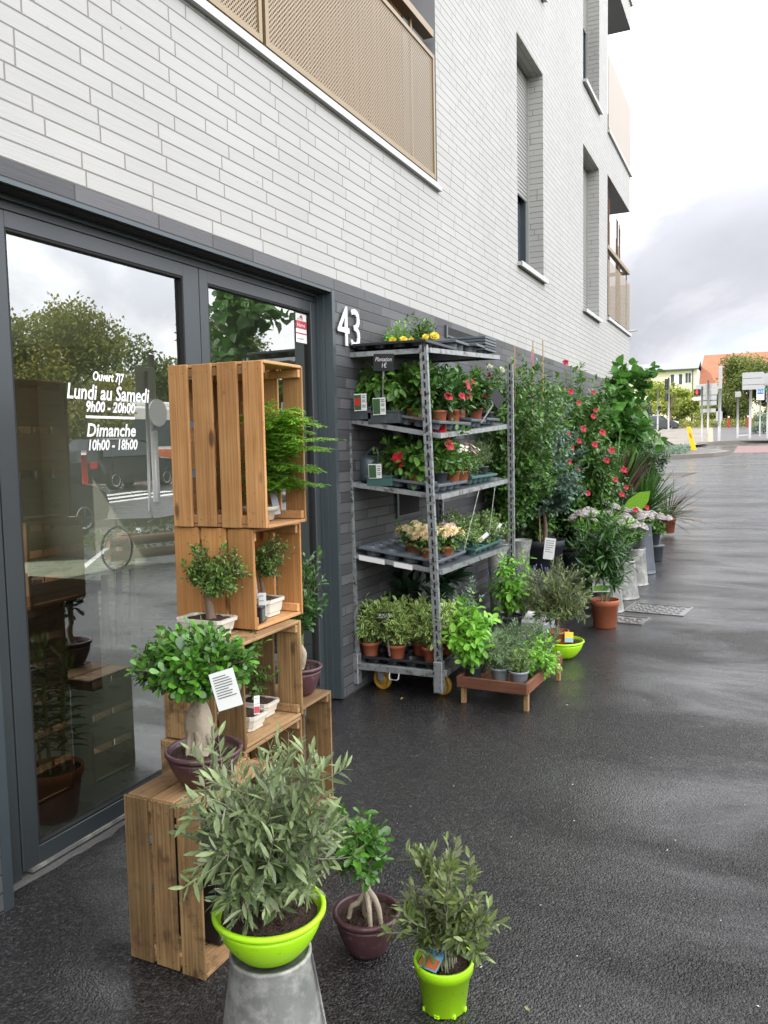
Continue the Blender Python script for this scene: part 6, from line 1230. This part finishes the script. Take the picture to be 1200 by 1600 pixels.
# cast iron covers
for (x, y, lx, ly, lb) in ((1.42, 7.50, .52, .42, 'larger wet cast iron access cover set in the asphalt'), (1.18, 6.98, .42, .30, 'smaller wet cast iron access cover touching the larger one')):
    t = thing('access_cover', lb, 'manhole cover', (x, y, .001), -.12)
    part('frame', 'cast_iron', t, lambda m: [box(m, -lx/2, lx/2, -ly/2, -ly/2+.018, 0, .006), box(m, -lx/2, lx/2, ly/2-.018, ly/2, 0, .006), box(m, -lx/2, -lx/2+.018, -ly/2+.018, ly/2-.018, 0, .006), box(m, lx/2-.018, lx/2, -ly/2+.018, ly/2-.018, 0, .006)])
    part('plate', 'cast_iron', t, lambda m: box(m, -lx/2+.022, lx/2-.022, -ly/2+.022, ly/2-.022, -.002, .001))
    def pat(m):
        nx, ny = int(lx/.05), int(ly/.05)
        for i in range(nx-1):
            for j in range(ny-1):
                cx, cy = -lx/2+.05+i*.05, -ly/2+.05+j*.05
                if (i+j) % 2: box(m, cx-.021, cx+.021, cy-.006, cy+.006, .0012, .005)
                else: box(m, cx-.006, cx+.006, cy-.021, cy+.021, .0012, .005)
    part('raised_pattern', 'cast_iron', t, pat)
# little debris on the asphalt
deb = [((.40, 2.18), 'leaf_fallen', 'small green-yellow leaf lying on the asphalt left of the front crate', .02), ((.33, 4.30), 'leaf_fallen', 'brown fallen leaf on the asphalt in front of the trolley wheel', .03), ((1.80, 1.93), 'leaf_fallen', 'pale fallen leaf right of the tall lime pot', .022), ((1.70, 2.0), 'leaf_olive', 'curled olive leaf on the asphalt near the tall lime pot', .02), ((1.24, 4.55), 'petal_white', 'white petal on the asphalt beside the wooden table', .025), ((1.33, 6.9), 'leaf_fallen', 'yellow leaf on the access covers', .03)]
for (x, y), mt, lb, L_ in deb:
    m = MB(); leaves(m, [(0, 0, .002)], [(1, .2, .02)], [(0, 0, 1)], L_, L_*.5, 'oval', .35, -.15); o = m.build('fallen_leaf', mt); o.location = (x, y, float(g(y))+.006); o.rotation_euler = (0, 0, random.uniform(0, 6)); tag(o, lb, 'leaf')
m = MB(); [box(m, a, a+.02, b, b+.003, 0, .002) for a, b in ((0, 0), (.01, .008), (-.02, .012))]; petals(m, (.028, .01, .002), (0, 0, 1), 4, .009, .006); o = m.build('litter', ['red_petal']); o.data.materials[0] = MATS['pink_petal']; o.location = (.20, 2.30, .003); tag(o, 'pink and white petal scraps on the asphalt by the door threshold', 'litter')

def crumbs(m):
    for _ in range(90):
        x, y = random.uniform(-.2, 2.3), random.uniform(1.6, 6.5)
        if x < .02: continue
        s = random.uniform(.0015, .004); leaves(m, [(x, y, .004)], [rdir(1)[0]*[1, 1, 0]], [(0, 0, 1)], s*3, s*1.5, 'small')
m = MB(); crumbs(m); tag(m.build('ground_litter', 'paper'), kind='stuff')

# ------------------------------------------------------------------ far end of the street
def plate(m, x0, x1, y, z0, z1, t=.03, mat=0): box(m, x0, x1, y, y+t, z0, z1, mat)
def gz(y): return float(g(y))
ps = thing('pedestrian_signal', 'pedestrian light showing a red man on a thin grey pole', 'traffic light', (-1.24, 56.0, gz(56)+.14))
part('pole', 'pole_grey', ps, lambda m: tube(m, [(0, 0, 0), (0, 0, 3.5)], .06, 10), True)
hs = part('signal_box', 'slate', ps, lambda m: bbox(m, -.48, -.08, -.1, .12, 2.95, 3.33, .03))
part('red_lamp', 'red_signal', hs, lambda m: [lathe(m, [(0, 0), (.05, .01), (0, .04)], n=12), m.V and None]).location = (0, 0, 0)
k_ = kids(hs)[0]; bpy.data.objects.remove(k_)
part('red_lamp', 'red_signal', hs, lambda m: [box(m, -.35, -.27, -.112, -.101, 3.02, 3.20), box(m, -.39, -.23, -.112, -.102, 3.13, 3.16), box(m, -.335, -.285, -.113, -.101, 3.215, 3.265)])
part('arrow_sign', 'white_paint', ps, lambda m: m.add([(-.1, -.05, 2.62), (-.1, -.05, 2.85), (-.5, -.05, 2.85), (-.62, -.05, 2.74), (-.5, -.05, 2.62), (-.1, -.02, 2.62), (-.1, -.02, 2.85), (-.5, -.02, 2.85), (-.62, -.02, 2.74), (-.5, -.02, 2.62)], [np.array([[0, 1, 2, 3, 4]]), np.array([[9, 8, 7, 6, 5]]), np.array([[i, (i+1) % 5, 5+(i+1) % 5, 5+i] for i in range(5)])]))
tp = thing('signal_mast', 'tall plain grey mast at the crossing, thicker than the signal poles', 'pole', (-.27, 57.0, gz(57)+.14)); part('pole', 'pole_grey', tp, lambda m: tube(m, [(0, 0, 0), (.06, 0, 4.7)], .09, 12), True); part('cap', 'sign_back', tp, lambda m: box(m, -.04, .18, -.1, .1, 4.7, 4.78)); part('signal_back', 'sign_back', tp, lambda m: bbox(m, -.06, .16, -.14, -.06, 3.3, 4.7, .02))
yp = thing('bollard', 'leaning bright yellow plastic bollard on the kerb island', 'bollard', (-.78, 42.6, gz(42.6)+.16)); part('body', 'yellow_plastic', yp, lambda m: [m.add([(-.10, -.08, 0), (.14, -.08, 0), (.14, .08, 0), (-.10, .08, 0), (-.32, -.06, 1.15), (-.14, -.06, 1.15), (-.14, .06, 1.15), (-.32, .06, 1.15)], BF)]); part('arrow_mark', 'red_label', yp, lambda m: m.add([(-.13, -.085, .62), (-.06, -.085, .6), (-.16, -.08, .84), (-.2, -.08, .82)], [[0, 1, 2, 3]]))
def tl(label, x, y, h, heads_):
    t = thing('traffic_light', label, 'traffic light', (x, y, gz(y))); part('pole', 'pole_grey', t, lambda m: tube(m, [(0, 0, 0), (0, 0, h)], .08, 10), True)
    for (dx, z, w_, hh) in heads_: b_ = part('signal_box', 'slate', t, lambda m: bbox(m, dx-w_/2, dx+w_/2, -.15, .15, z, z+hh, .03)); part('lens_row', 'far_glass', b_, lambda m: [box(m, dx-.08, dx+.08, -.16, -.151, z+hh*(.12+.3*i), z+hh*(.12+.3*i)+.16) for i in range(3)])
tl('far traffic light with a black signal box beside the yellow house trees', -5.6, 80, 5.0, [(-.2, 3.9, .32, 1.0), (-.22, 2.9, .28, .7)]); tl('thin pole left of the far traffic light with a small box', -6.55, 80, 4.2, [(.15, 2.1, .3, .3)]); tl('short dark signal far left by the parked car', -8.2, 88, 2.4, [(0, 1.6, .3, .7)])
sg = thing('direction_sign', 'stack of white direction sign backs on one grey pole beside the red signal', 'sign', (-1.55, 68, gz(68)+.14)); part('pole', 'pole_grey', sg, lambda m: tube(m, [(0, 0, 0), (0, 0, 4.2)], .07, 10), True)
for z0_, z1_, x0, x1 in ((3.55, 3.95, -.9, .65), (3.1, 3.5, -.75, .65), (2.7, 3.05, -.62, .6), (2.3, 2.64, -.62, .6), (1.75, 2.05, -.55, .55)): part('sign_panel', 'sign_back', sg, lambda m: bbox(m, x0, x1, .08, .12, z0_, z1_, .01))
sg2 = thing('direction_sign', 'large white arrow-shaped sign backs on the right beside a round sign', 'sign', (1.5, 60, gz(60)+.14)); part('pole', 'pole_grey', sg2, lambda m: tube(m, [(0, 0, 0), (.04, 0, 4.4)], .085, 10), True)
for z0_, z1_ in ((4.0, 4.38), (3.58, 3.97), (3.25, 3.55)): part('sign_panel', 'sign_back', sg2, lambda m: m.add([(x, yy, z) for yy in (-.12, -.08) for x, z in ((-.5, z0_), (.75, z0_), (.92, (z0_+z1_)/2), (.75, z1_), (-.5, z1_))], [np.array([[0, 1, 2, 3, 4]]), np.array([[9, 8, 7, 6, 5]]), np.array([[i, (i+1) % 5, 5+(i+1) % 5, 5+i] for i in range(5)])]))
rd_ = thing('round_sign', 'white round sign back at the right edge of the street', 'sign', (2.55, 60.5, gz(60)+.14)); part('pole', 'pole_grey', rd_, lambda m: tube(m, [(0, 0, 0), (0, 0, 4.3)], .05, 8), True); dk = part('disc', 'sign_back', rd_, lambda m: lathe(m, [(0, -.02), (.42, -.02), (.42, .02), (0, .02)], n=28)); dk.rotation_euler = (R(90), 0, 0); dk.location = (0, -.1, 3.9)
sg3 = thing('bicycle_sign', 'small blue and white bicycle route sign with grey boards beside it', 'sign', (2.1, 64, gz(64)+.14)); part('pole', 'pole_grey', sg3, lambda m: tube(m, [(0, 0, 0), (0, 0, 3.6)], .05, 8), True); pl = part('sign_panel', 'white_paint', sg3, lambda m: bbox(m, -.25, .25, -.1, -.07, 2.55, 3.45, .01)); part('blue_field', 'sign_blue', pl, lambda m: box(m, -.2, .2, -.106, -.1015, 2.98, 3.4)); part('bicycle_mark', 'white_paint', pl, lambda m: [lathe(m, [(.055, 0), (.075, 0)], n=14)] and None or None) if False else None
part('bicycle_mark', 'white_paint', pl, lambda m: [tube(m, [(cx+.07*math.cos(a), -.112, 3.13+.07*math.sin(a)) for a in np.linspace(0, 6.28, 15)], .012, 4) for cx in (-.1, .1)]+[tube(m, [(-.1, -.112, 3.13), (-.04, -.112, 3.25), (.07, -.112, 3.25), (.1, -.112, 3.13)], .01, 4)]); part('down_arrow', 'ink', pl, lambda m: m.add([(-.08, -.103, 2.75), (0, -.103, 2.66), (.08, -.103, 2.75), (0, -.103, 2.70)], [[0, 1, 2, 3]])); part('grey_board', 'pole_grey', sg3, lambda m: [box(m, .35, 1.3, -.1, -.07, z, z+.22) for z in (2.4, 2.66, 2.92)]); part('green_board', 'sign_green', sg3, lambda m: box(m, .3, .9, -.1, -.07, 3.2, 3.4))
for (x, y, h, lb) in ((.70, 62, 2.9, 'thin grey post with a small box left of the arrow signs'),):
    t = thing('sign_post', lb, 'pole', (x, y, gz(y)+.14)); part('pole', 'pole_grey', t, lambda m: tube(m, [(0, 0, 0), (0, 0, h)], .07, 8), True); part('box_body', 'sign_back', t, lambda m: bbox(m, -.18, .18, -.12, .12, h-.1, h+.28, .02))
t = thing('keep_left_sign', 'small pale sign with a yellow lower post between the sign poles', 'sign', (-1.05, 75, gz(75)+.14)); part('pole', 'beige_border', t, lambda m: tube(m, [(0, 0, 0), (0, 0, 1.0)], .1, 8)); part('sign_panel', 'sign_back', t, lambda m: bbox(m, -.25, .25, -.1, -.06, .9, 1.7, .02))
for i, (x, y) in enumerate(((-.62, 84), (1.05, 84), (1.25, 86), (-4.2, 90))):
    t = thing('red_post', ['red post by the small pale sign', 'left of two red posts by the bushes', 'right of two red posts by the bushes', 'small red hydrant-like post under the yellow trees'][i], 'post', (x, y, gz(y)), 0, 'red street posts'); part('body', 'red_paint', t, lambda m: tube(m, [(0, 0, 0), (0, 0, 1.1 if i < 3 else .7)], .09, 8)); part('cap', 'white_paint', t, lambda m: tube(m, [(0, 0, 1.101 if i < 3 else .701), (0, 0, 1.25 if i < 3 else .75)], .08, 8))
dg = thing('drain_grate', 'pale striped drain grate across the wet road', 'drain', (-.22, 27.6, gz(27.6)+.004), -.15); part('frame', 'kerb_stone', dg, lambda m: m.add([(-.5, -1.2, gz(26.4)-gz(27.6)), (.4, -1.2, gz(26.4)-gz(27.6)), (.4, 1.2, gz(28.8)-gz(27.6)), (-.5, 1.2, gz(28.8)-gz(27.6))], [[0, 1, 2, 3]]))
part('slot', 'black_gap', dg, lambda m: [m.add([(x, -1.0, gz(26.6)-gz(27.6)+.004), (x+.045, -1.0, gz(26.6)-gz(27.6)+.004), (x+.045, 1.0, gz(28.6)-gz(27.6)+.004), (x, 1.0, gz(28.6)-gz(27.6)+.004)], [[0, 1, 2, 3]]) for x in np.arange(-.45, .36, .09)])
lp = thing('street_lamp', 'double-armed street lamp peeking out past the building corner', 'street lamp', (-2.6, 26, gz(26))); part('pole', 'pole_grey', lp, lambda m: tube(m, [(0, 0, 0), (0, 0, 4.35)], .07, 10), True)
part('arm', 'pole_grey', lp, lambda m: [tube(m, bez((0, 0, 4.2), (.5, 0, 4.25), (.98, 0, 4.42), 8), .022, 6), tube(m, bez((0, 0, 4.15), (.4, -.3, 4.14), (.82, -.3, 4.20), 8), .022, 6)], True)
for (x, y, z) in ((1.12, 0, 4.45), (.98, -.3, 4.19)): part('lamp_head', 'pole_grey', lp, lambda m: m.add([(x-.2, y-.08, z-.03), (x+.25, y-.07, z), (x+.25, y+.07, z), (x-.2, y+.08, z-.03), (x-.16, y-.04, z+.03), (x+.2, y-.03, z+.04), (x+.2, y+.03, z+.04), (x-.16, y+.04, z+.03)], BF))
# houses
hy = thing('yellow_house', 'long pale yellow two-storey house with a grey metal roof', 'house', (-6.9, 136, 2.0))
HZ = 10.2
part('wall', 'cream_wall', hy, lambda m: [box(m, -11.5, 0, 0, 9, 0, HZ)])
part('roof', 'zinc_roof', hy, lambda m: [m.add([(-11.9, -.5, HZ), (.15, -.5, HZ), (.15, 4.5, HZ+1.5), (-11.9, 4.5, HZ+1.5), (-11.9, -.5, HZ-.15), (.15, -.5, HZ-.15), (.15, 9.5, HZ), (-11.9, 9.5, HZ)], [[0, 1, 2, 3], [4, 5, 1, 0], [3, 2, 6, 7]])]+[box(m, x, x+.06, -.5, -.44, HZ, HZ+.05) for x in np.arange(-11.8, 0, .5)])
part('gutter', 'zinc_dark', hy, lambda m: [box(m, -11.9, .2, -.62, -.5, HZ-.1, HZ+.05), box(m, -.75, -.63, -.1, -.001, 0, HZ-.1)])
for (x0, x1, z0_, z1_, mt) in [(-9.0, -7.0, 7.9, 9.3, 'far_glass'), (-3.9, -2.2, 7.9, 9.5, 'far_glass'), (-1.75, -.9, 7.9, 9.5, 'far_glass')][:2]+[(-11.2, -10.1, 7.0, 9.3, 'beige_door')]+[(-9.0, -7.0, 4.4, 5.9, 'far_glass'), (-3.9, -2.2, 4.4, 5.9, 'far_glass'), (-1.75, -.95, 8.1, 9.6, 'far_glass'), (-6.3, -4.7, 4.4, 5.9, 'far_glass')]:
    wd = part('window', 'white_paint', hy, lambda m: [box(m, x0-.08, x0, -.06, .01, z0_-.08, z1_+.08), box(m, x1, x1+.08, -.06, .01, z0_-.08, z1_+.08), box(m, x0, x1, -.06, .01, z1_, z1_+.08), box(m, x0, x1, -.06, .01, z0_-.08, z0_), box(m, (x0+x1)/2-.35, (x0+x1)/2+.35, -.05, .0, z0_, z1_) if x1-x0 > 1.5 else box(m, (x0+x1)/2-.03, (x0+x1)/2+.03, -.05, 0, z0_, z1_)]); part('pane', mt, wd, lambda m: box(m, x0, x1, -.02, -.003, z0_, z1_))
hr = thing('red_roofed_house', 'house with a wide orange-red tiled roof right of the yellow house', 'house', (-6.7, 140, 2.0)); part('wall', 'cream_wall', hr, lambda m: box(m, 0, 24, 0, 10, 0, 8.2))
part('roof', 'roof_tiles', hr, lambda m: m.add([(-.4, -.6, 7.9), (24, -.6, 7.9), (23, 5, 13.0), (0.2, 5, 13.0), (24, 10.6, 7.9), (-.4, 10.6, 7.9)], [np.array([[0, 1, 2, 3], [3, 2, 4, 5]]), np.array([[0, 3, 5], [1, 4, 2]])])); part('roof_vent', 'slate', hr, lambda m: [box(m, x, x+.25, 2.5, 2.9, 10.7, 11.2) for x in (6.2, 7.2)])
part('window', 'far_glass', hr, lambda m: [box(m, 1.5, 2.7, -.02, -.001, 5.2, 6.6)])
# trees and bushes
def tree(label, x, y, z, h, cr, n, leafm, L, trunk_r=.12, cz=.52, cat='tree', name='tree', lobes=9, sub=True):
    t = thing(name, label, cat, (x, y, z)); part('trunk', 'bark', t, lambda m: [tube(m, [(0, 0, 0), (.05*h*.1, 0, h*.3), (0, 0, h*.6)], [trunk_r, trunk_r*.75, trunk_r*.4], 8)]+[tube(m, [(0, 0, h*.3), (cr*.35*math.cos(a), cr*.35*math.sin(a), h*.5), (cr*.65*math.cos(a), cr*.65*math.sin(a), h*(.62+.15*math.sin(a*3)))], [trunk_r*.5, trunk_r*.3, trunk_r*.1], 5) for a in np.arange(6)*1.05], True)
    P = []; Rn = []
    for k in range(lobes):
        a = k*2.4; q = (k+.5)/lobes; c = np.array([cr*.62*math.cos(a)*(.4+.6*math.sqrt(q)), cr*.62*math.sin(a)*(.4+.6*math.sqrt(q)), h*(cz+.36*random.uniform(-1, 1)*(1-q*.4))]); s = cr*random.uniform(.32, .5); v = random.random()
        m_ = n//lobes; d = rdir(m_); r_ = s*(rng.random(m_)**.35)*(1+.25*np.sin(d[:, 0]*7+k)*np.cos(d[:, 1]*6))
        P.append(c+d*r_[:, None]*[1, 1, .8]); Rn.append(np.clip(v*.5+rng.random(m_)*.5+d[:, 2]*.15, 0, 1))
    P = np.concatenate(P); P[:, 2] = np.maximum(P[:, 2], h*.08); m = MB(); leaves(m, P, rdir(len(P)), rdir(len(P)), L*rng.uniform(.6, 1.3, len(P)), L*.65, 'small', .15, .1, rnd=np.concatenate(Rn)); m.build('crown', leafm, t); return t
tree('yellow-green bushy tree in front of the yellow house', -7.4, 100, gz(100), 5.2, 2.9, 6200, 'leaf_bright', .30); tree('gold-tinged tree left of the far traffic light', -10.2, 104, gz(104), 5.6, 2.6, 4800, 'leaf_tree_gold', .3)
tree('green bushy tree right of the far traffic light', -4.9, 98, gz(98), 4.1, 2.3, 4200, 'leaf_bright', .28); tree('low bright bush under the traffic light trees', -3.3, 94, gz(94), 2.6, 1.5, 2200, 'leaf_bright', .2, cz=.5, cat='bush', name='bush')
tree('tall green tree in front of the red roof', .9, 92, gz(92), 8.6, 3.2, 17000, 'leaf_tree', .22, cz=.44, lobes=16); tree('darker green tree beside the red-roofed house', -1.2, 96, gz(96), 5.0, 2.4, 6000, 'leaf_tree', .24, cz=.46); tree('broad green tree at the right edge of the street end', 4.0, 90, gz(90), 5.8, 2.6, 4500, 'leaf_tree', .26)
tree('thin tree with few leaves left of the windows of the yellow house', -6.6, 92, gz(92), 5.9, 1.0, 500, 'leaf_tree_gold', .2)
tree('grey-green shrub at the right edge beside the cycle lane', 2.35, 70, gz(70)+.1, 1.75, 1.25, 3200, 'leaf_grey', .12, .04, cz=.5, cat='bush', name='bush'); tree('yellow-flecked low shrub at the far right edge', 3.6, 72, gz(72)+.1, 1.6, 1.2, 2600, 'leaf_bright', .12, .04, cz=.5, cat='bush', name='bush')
wd_ = MB(); P = np.stack([rng.uniform(-2.7, -.9, 2600), rng.uniform(38.2, 42.5, 2600), np.zeros(2600)], -1); P[:, 2] = g(P[:, 1])+.16+rng.random(2600)**2*.30; leaves(wd_, P, rdir(2600)+[0, 0, .8], rdir(2600), .14, .03, 'blade', .1, .2); tag(wd_.build('weeds', 'leaf_grey'), kind='stuff')
sb_ = MB(); P = np.stack([rng.uniform(-9, 6, 4200), rng.uniform(86, 91, 4200), np.zeros(4200)], -1); P[:, 2] = g(P[:, 1])+.1+rng.random(4200)*.7; leaves(sb_, P, rdir(4200), rdir(4200), .22, .12, 'small'); tag(sb_.build('ground_cover', 'leaf_tree_gold'), kind='stuff')
# ------------------------------------------------------------------ cars
def car(label, loc, rz, paint, van=False, s=1.0):
    t = thing('parked_car', label, 'car', loc, rz)
    # side profile (x along length, z), body half width
    top = [(-2.1, .45), (-2.12, .75), (-1.95, .93), (-1.55, 1.0), (-1.05, 1.40), (-.4, 1.50), (.35, 1.46), (.95, 1.02), (1.65, .90), (2.0, .76), (2.08, .5)]
    if van: top = [(-2.1, .45), (-2.12, .9), (-2.05, 1.3), (-1.85, 1.66), (-1.3, 1.74), (0, 1.74), (.5, 1.60), (1.15, 1.10), (1.85, .98), (2.05, .82), (2.1, .5)]
    bot = [(2.0, .25), (1.65, .22), (-1.65, .22), (-2.05, .27)]
    pr = top+bot; n = len(pr)
    def body(m):
        secs = []
        for yy, k, dz in ((-.86, 1.0, 0), (-.88, 1.0, 0), (-.80, .985, 0), (-.62, .96, 0), (0, 1, .0)): secs.append(yy)
        rows = []
        for yy in (-.88, -.74, -.45, 0, .45, .74, .88):
            a = abs(yy)/.88; row = []
            for x, z in pr:
                zz = z-(.10*a**4 if z > 1.05 else .03*a**4 if z > .5 else 0); yw = yy*(1-.22*max(0, (z-.95))/.55) if abs(yy) > .4 else yy
                row.append((x*(1-.04*a*a), yw, zz))
            rows.append(row)
        v = np.array(rows).reshape(-1, 3); K = len(rows); i = np.arange(K-1)[:, None]*n; j = np.arange(n)[None]; kk = (j+1) % n
        m.add(v, [np.stack([i+j, i+n+j, i+n+kk, i+kk], -1).reshape(-1, 4), np.arange(n)[None], (np.arange(n)[::-1]+(K-1)*n)[None]])
    part('body', paint, t, body, False)
    hx = (1.05 if not van else 1.2); zt = 1.42 if not van else 1.62
    for s_ in (-1, 1):
        part('side_window', 'far_glass', t, lambda m: m.add([(x, s_*(.885-.13*(z-.95)/.55), z) for x, z in (((-1.35, 1.02), (-.98, zt-.06), (.30, zt-.03), (.85, 1.02)) if not van else ((-1.8, 1.08), (-1.65, 1.58), (.35, 1.56), (1.0, 1.12)))], [[0, 1, 2, 3]] if s_ < 0 else [[3, 2, 1, 0]]))
        part('headlight', 'chrome', t, lambda m: m.add([(1.62, s_*.86, .84), (1.99, s_*.62, .78), (2.04, s_*.62, .64), (1.75, s_*.875, .66)], [[0, 1, 2, 3]])).location = (.03, 0, .01)
        part('tail_light', 'red_paint', t, lambda m: bbox(m, -2.13, -2.02, *sorted((s_*.6, s_*.84)), .72, .92, .01))
    part('windscreen', 'far_glass', t, lambda m: m.add([(.37, -.62, zt+.01), (.37, .62, zt+.01), (1.0, .68, 1.04), (1.0, -.68, 1.04)] if not van else [(.53, -.62, 1.60), (.53, .62, 1.60), (1.14, .7, 1.14), (1.14, -.7, 1.14)], [[0, 1, 2, 3]])).location = (.02, 0, .015)
    for x in (-1.3, 1.32):
        for s_ in (-1, 1):
            wl = part('wheel', 'tyre', t, lambda m: lathe(m, [(0, -.1), (.2, -.1), (.29, -.1), (.315, -.07), (.315, .07), (.29, .1), (.2, .1), (0, .1)], n=24), True); wl.location = (x, s_*.80, .315); wl.rotation_euler = (R(90), 0, 0)
            part('rim', 'chrome', wl, lambda m: [lathe(m, [(.17, -.104), (.2, -.112), (.205, -.104)], n=20), lathe(m, [(.17, .104), (.2, .112), (.205, .104)], n=20)]+[box(m, -.012, .012, .02, .18, zz, zz+.01) if k % 2 == 0 else box(m, .02, .18, -.012, .012, zz, zz+.01) for k in range(4) for zz in (-.113, .103)])
    t.scale = (s, s, s); return t
car('dark grey car parked far away in front of the trees', (-7.3, 86.5, gz(86.5)), .0, 'car_grey')
car('dark people carrier standing across the car park, seen reflected in the shop door', (17.5, 21.8, gz(21.8)), R(88), 'car_black', van=True)
car('dark car with bright headlights parked nearest, seen reflected in the shop door', (9.3, 9.6, 0.0), R(88), 'car_black')
car('silver car half seen at the right of the reflected crossing', (15.5, 30.5, gz(30)), R(-92), 'pole_grey')
bu = thing('city_bus', 'white and teal city bus standing beyond the car park', 'bus', (24, 27.5, gz(27)), R(95)); part('body', 'white_paint', bu, lambda m: [bbox(m, -6, 6, -1.25, 1.25, .35, 3.1, .12)]); part('window_band', 'far_glass', bu, lambda m: [box(m, -5.8, 5.8, 1.252, 1.27, 1.3, 2.5)]); part('poster', 'orange_poster', bu, lambda m: [box(m, -4, -1, 1.255, 1.28, .6, 1.15), box(m, 1, 3.8, 1.255, 1.28, .6, 1.15)]); part('roof_pod', 'white_paint', bu, lambda m: bbox(m, -3, 4, -.9, .9, 3.101, 3.35, .08))
for x in (-3.6, 3.8): wl = part('wheel', 'tyre', bu, lambda m: lathe(m, [(0, -.15), (.45, -.15), (.5, 0), (.45, .15), (0, .15)], n=20)); wl.location = (x, 1.15, .5); wl.rotation_euler = (R(90), 0, 0)
for i, (x, y, h) in enumerate(((12.6, 14.2, 1.35), (12.9, 15.5, 1.35))): t = thing('bollard', ['left', 'right'][i]+' of two red bollards at the crossing, seen in the door glass', 'bollard', (x, y, gz(y)), 0, 'red bollards at the crossing'); part('body', 'red_paint', t, lambda m: tube(m, [(0, 0, 0), (0, 0, h)], .07, 12), True); part('cap', 'white_paint', t, lambda m: tube(m, [(0, 0, h+.001), (0, 0, h+.12)], .065, 12), True)
t = thing('road_sign', 'back of a rectangular road sign on a slim leaning pole in the car park', 'sign', (9.5, 13.9, .16)); part('pole', 'pole_grey', t, lambda m: tube(m, [(0, 0, 0), (-.05, 0, 3.0)], .035, 8), True); part('sign_panel', 'shop_grey', t, lambda m: bbox(m, -.03, .0, -.3, .3, 2.45, 3.1, .01)); t = thing('street_pole', 'thicker grey pole behind the slim sign pole with a round sign', 'pole', (11.0, 15.9, .18)); part('pole', 'pole_grey', t, lambda m: tube(m, [(0, 0, 0), (0, 0, 3.6)], .09, 10), True); dk = part('disc', 'sign_back', t, lambda m: lathe(m, [(0, -.02), (.33, -.02), (.33, .02), (0, .02)], n=24)); dk.rotation_euler = (0, R(90), 0); dk.location = (-.14, 0, 2.2)
t = thing('log_barrier', 'low weathered log barrier along the car park edge', 'barrier', (5.2, 8.0, 0), .35)
for y in (.3, 2.6, 4.9): part('post', 'weathered_log', t, lambda m: bbox(m, -.09, .09, y-.09, y+.09, 0, .42, .02))
part('rail', 'weathered_log', t, lambda m: [tube(m, [(-.12, 0, .32), (-.12, 5.2, .32)], .065, 10), tube(m, [(-.12, 0, .14), (-.12, 5.2, .14)], .065, 10)], True)
P = np.stack([rng.uniform(5.3, 7.2, 1500), rng.uniform(8.5, 13, 1500), rng.random(1500)*.3], -1); m = MB(); leaves(m, P, rdir(1500), rdir(1500), .09, .04, 'small'); tag(m.build('low_planting', 'leaf_tree'), kind='stuff')
t = thing('red_railing', 'red metal railing near the bus, seen in the door glass', 'railing', (17, 27, gz(27))); part('rail', 'red_paint', t, lambda m: [tube(m, [(0, -1.2, z), (0, 1.2, z)], .04, 6) for z in (.5, 1.0)]); part('post', 'red_paint', t, lambda m: [tube(m, [(0, y, 0), (0, y, 1.1)], .05, 6) for y in (-1.2, 0, 1.2)])
tree('gold-green tree across the car park reflected in the left door', 20.5, 21.8, gz(21), 7.4, 3.0, 26000, 'leaf_tree_gold', .15, .16, lobes=18); tree('rounded green tree farther along, reflected in the right door', 30, 45, gz(45), 10.2, 4.4, 20000, 'leaf_tree', .24, .2, lobes=14)
tree('green tree behind the bus, reflected beside the gold-green one', 30, 37, gz(37), 7.6, 3.8, 14000, 'leaf_tree', .22, lobes=12); tree('gold-leaved low tree beyond the bus', 28, 31.5, gz(31), 5.0, 3.0, 11000, 'leaf_tree_gold', .2, lobes=10); tree('green tree at the left edge of the reflected row', 27, 26, gz(26), 6.2, 3.6, 6000, 'leaf_tree', .3, lobes=10)
for i, (x, y, h) in enumerate(((36, 12, 8), (34, 1, 9), (38, 56, 9), (33, 66, 8), (40, -14, 9))): tree(['tall green tree standing across the street behind the car park', 'broad tree across the street opposite the shop', 'green tree far down the other side of the street', 'last tree of the row on the other side', 'tree across the street behind the camera'][i], x, y, gz(y), h, 4.2, 5000, 'leaf_tree', .36)
pl_ = thing('plane_tree', 'nearby young tree whose big leaves show in the door glass', 'tree', (7.6, 14.6, gz(14))); trunk(pl_, [(0, 0, 0), (.05, 0, 2), (0, 0, 5.8)], [.20, .17, .12], 'bark', 14)
lm, sm = MB(), MB(); grow(lm, sm, (0, 0, 3.6), (-.7, -1.3, 4.1), (.9, 1.3, 1.1), stems=22, per=12, L=.26, W=.26, shape='heart', frac=.4, twigs=2, twl=.4, stalk=.06, sr=.015); grow(lm, sm, (0, 0, 3), (-.3, .2, 3.3), (.7, .6, .9), stems=12, per=10, L=.24, W=.24, shape='heart', frac=.4, twigs=2, twl=.3, stalk=.06, sr=.012); sm.build('branch', 'bark', pl_, True); lm.build('foliage', 'leaf_vine', pl_, True)
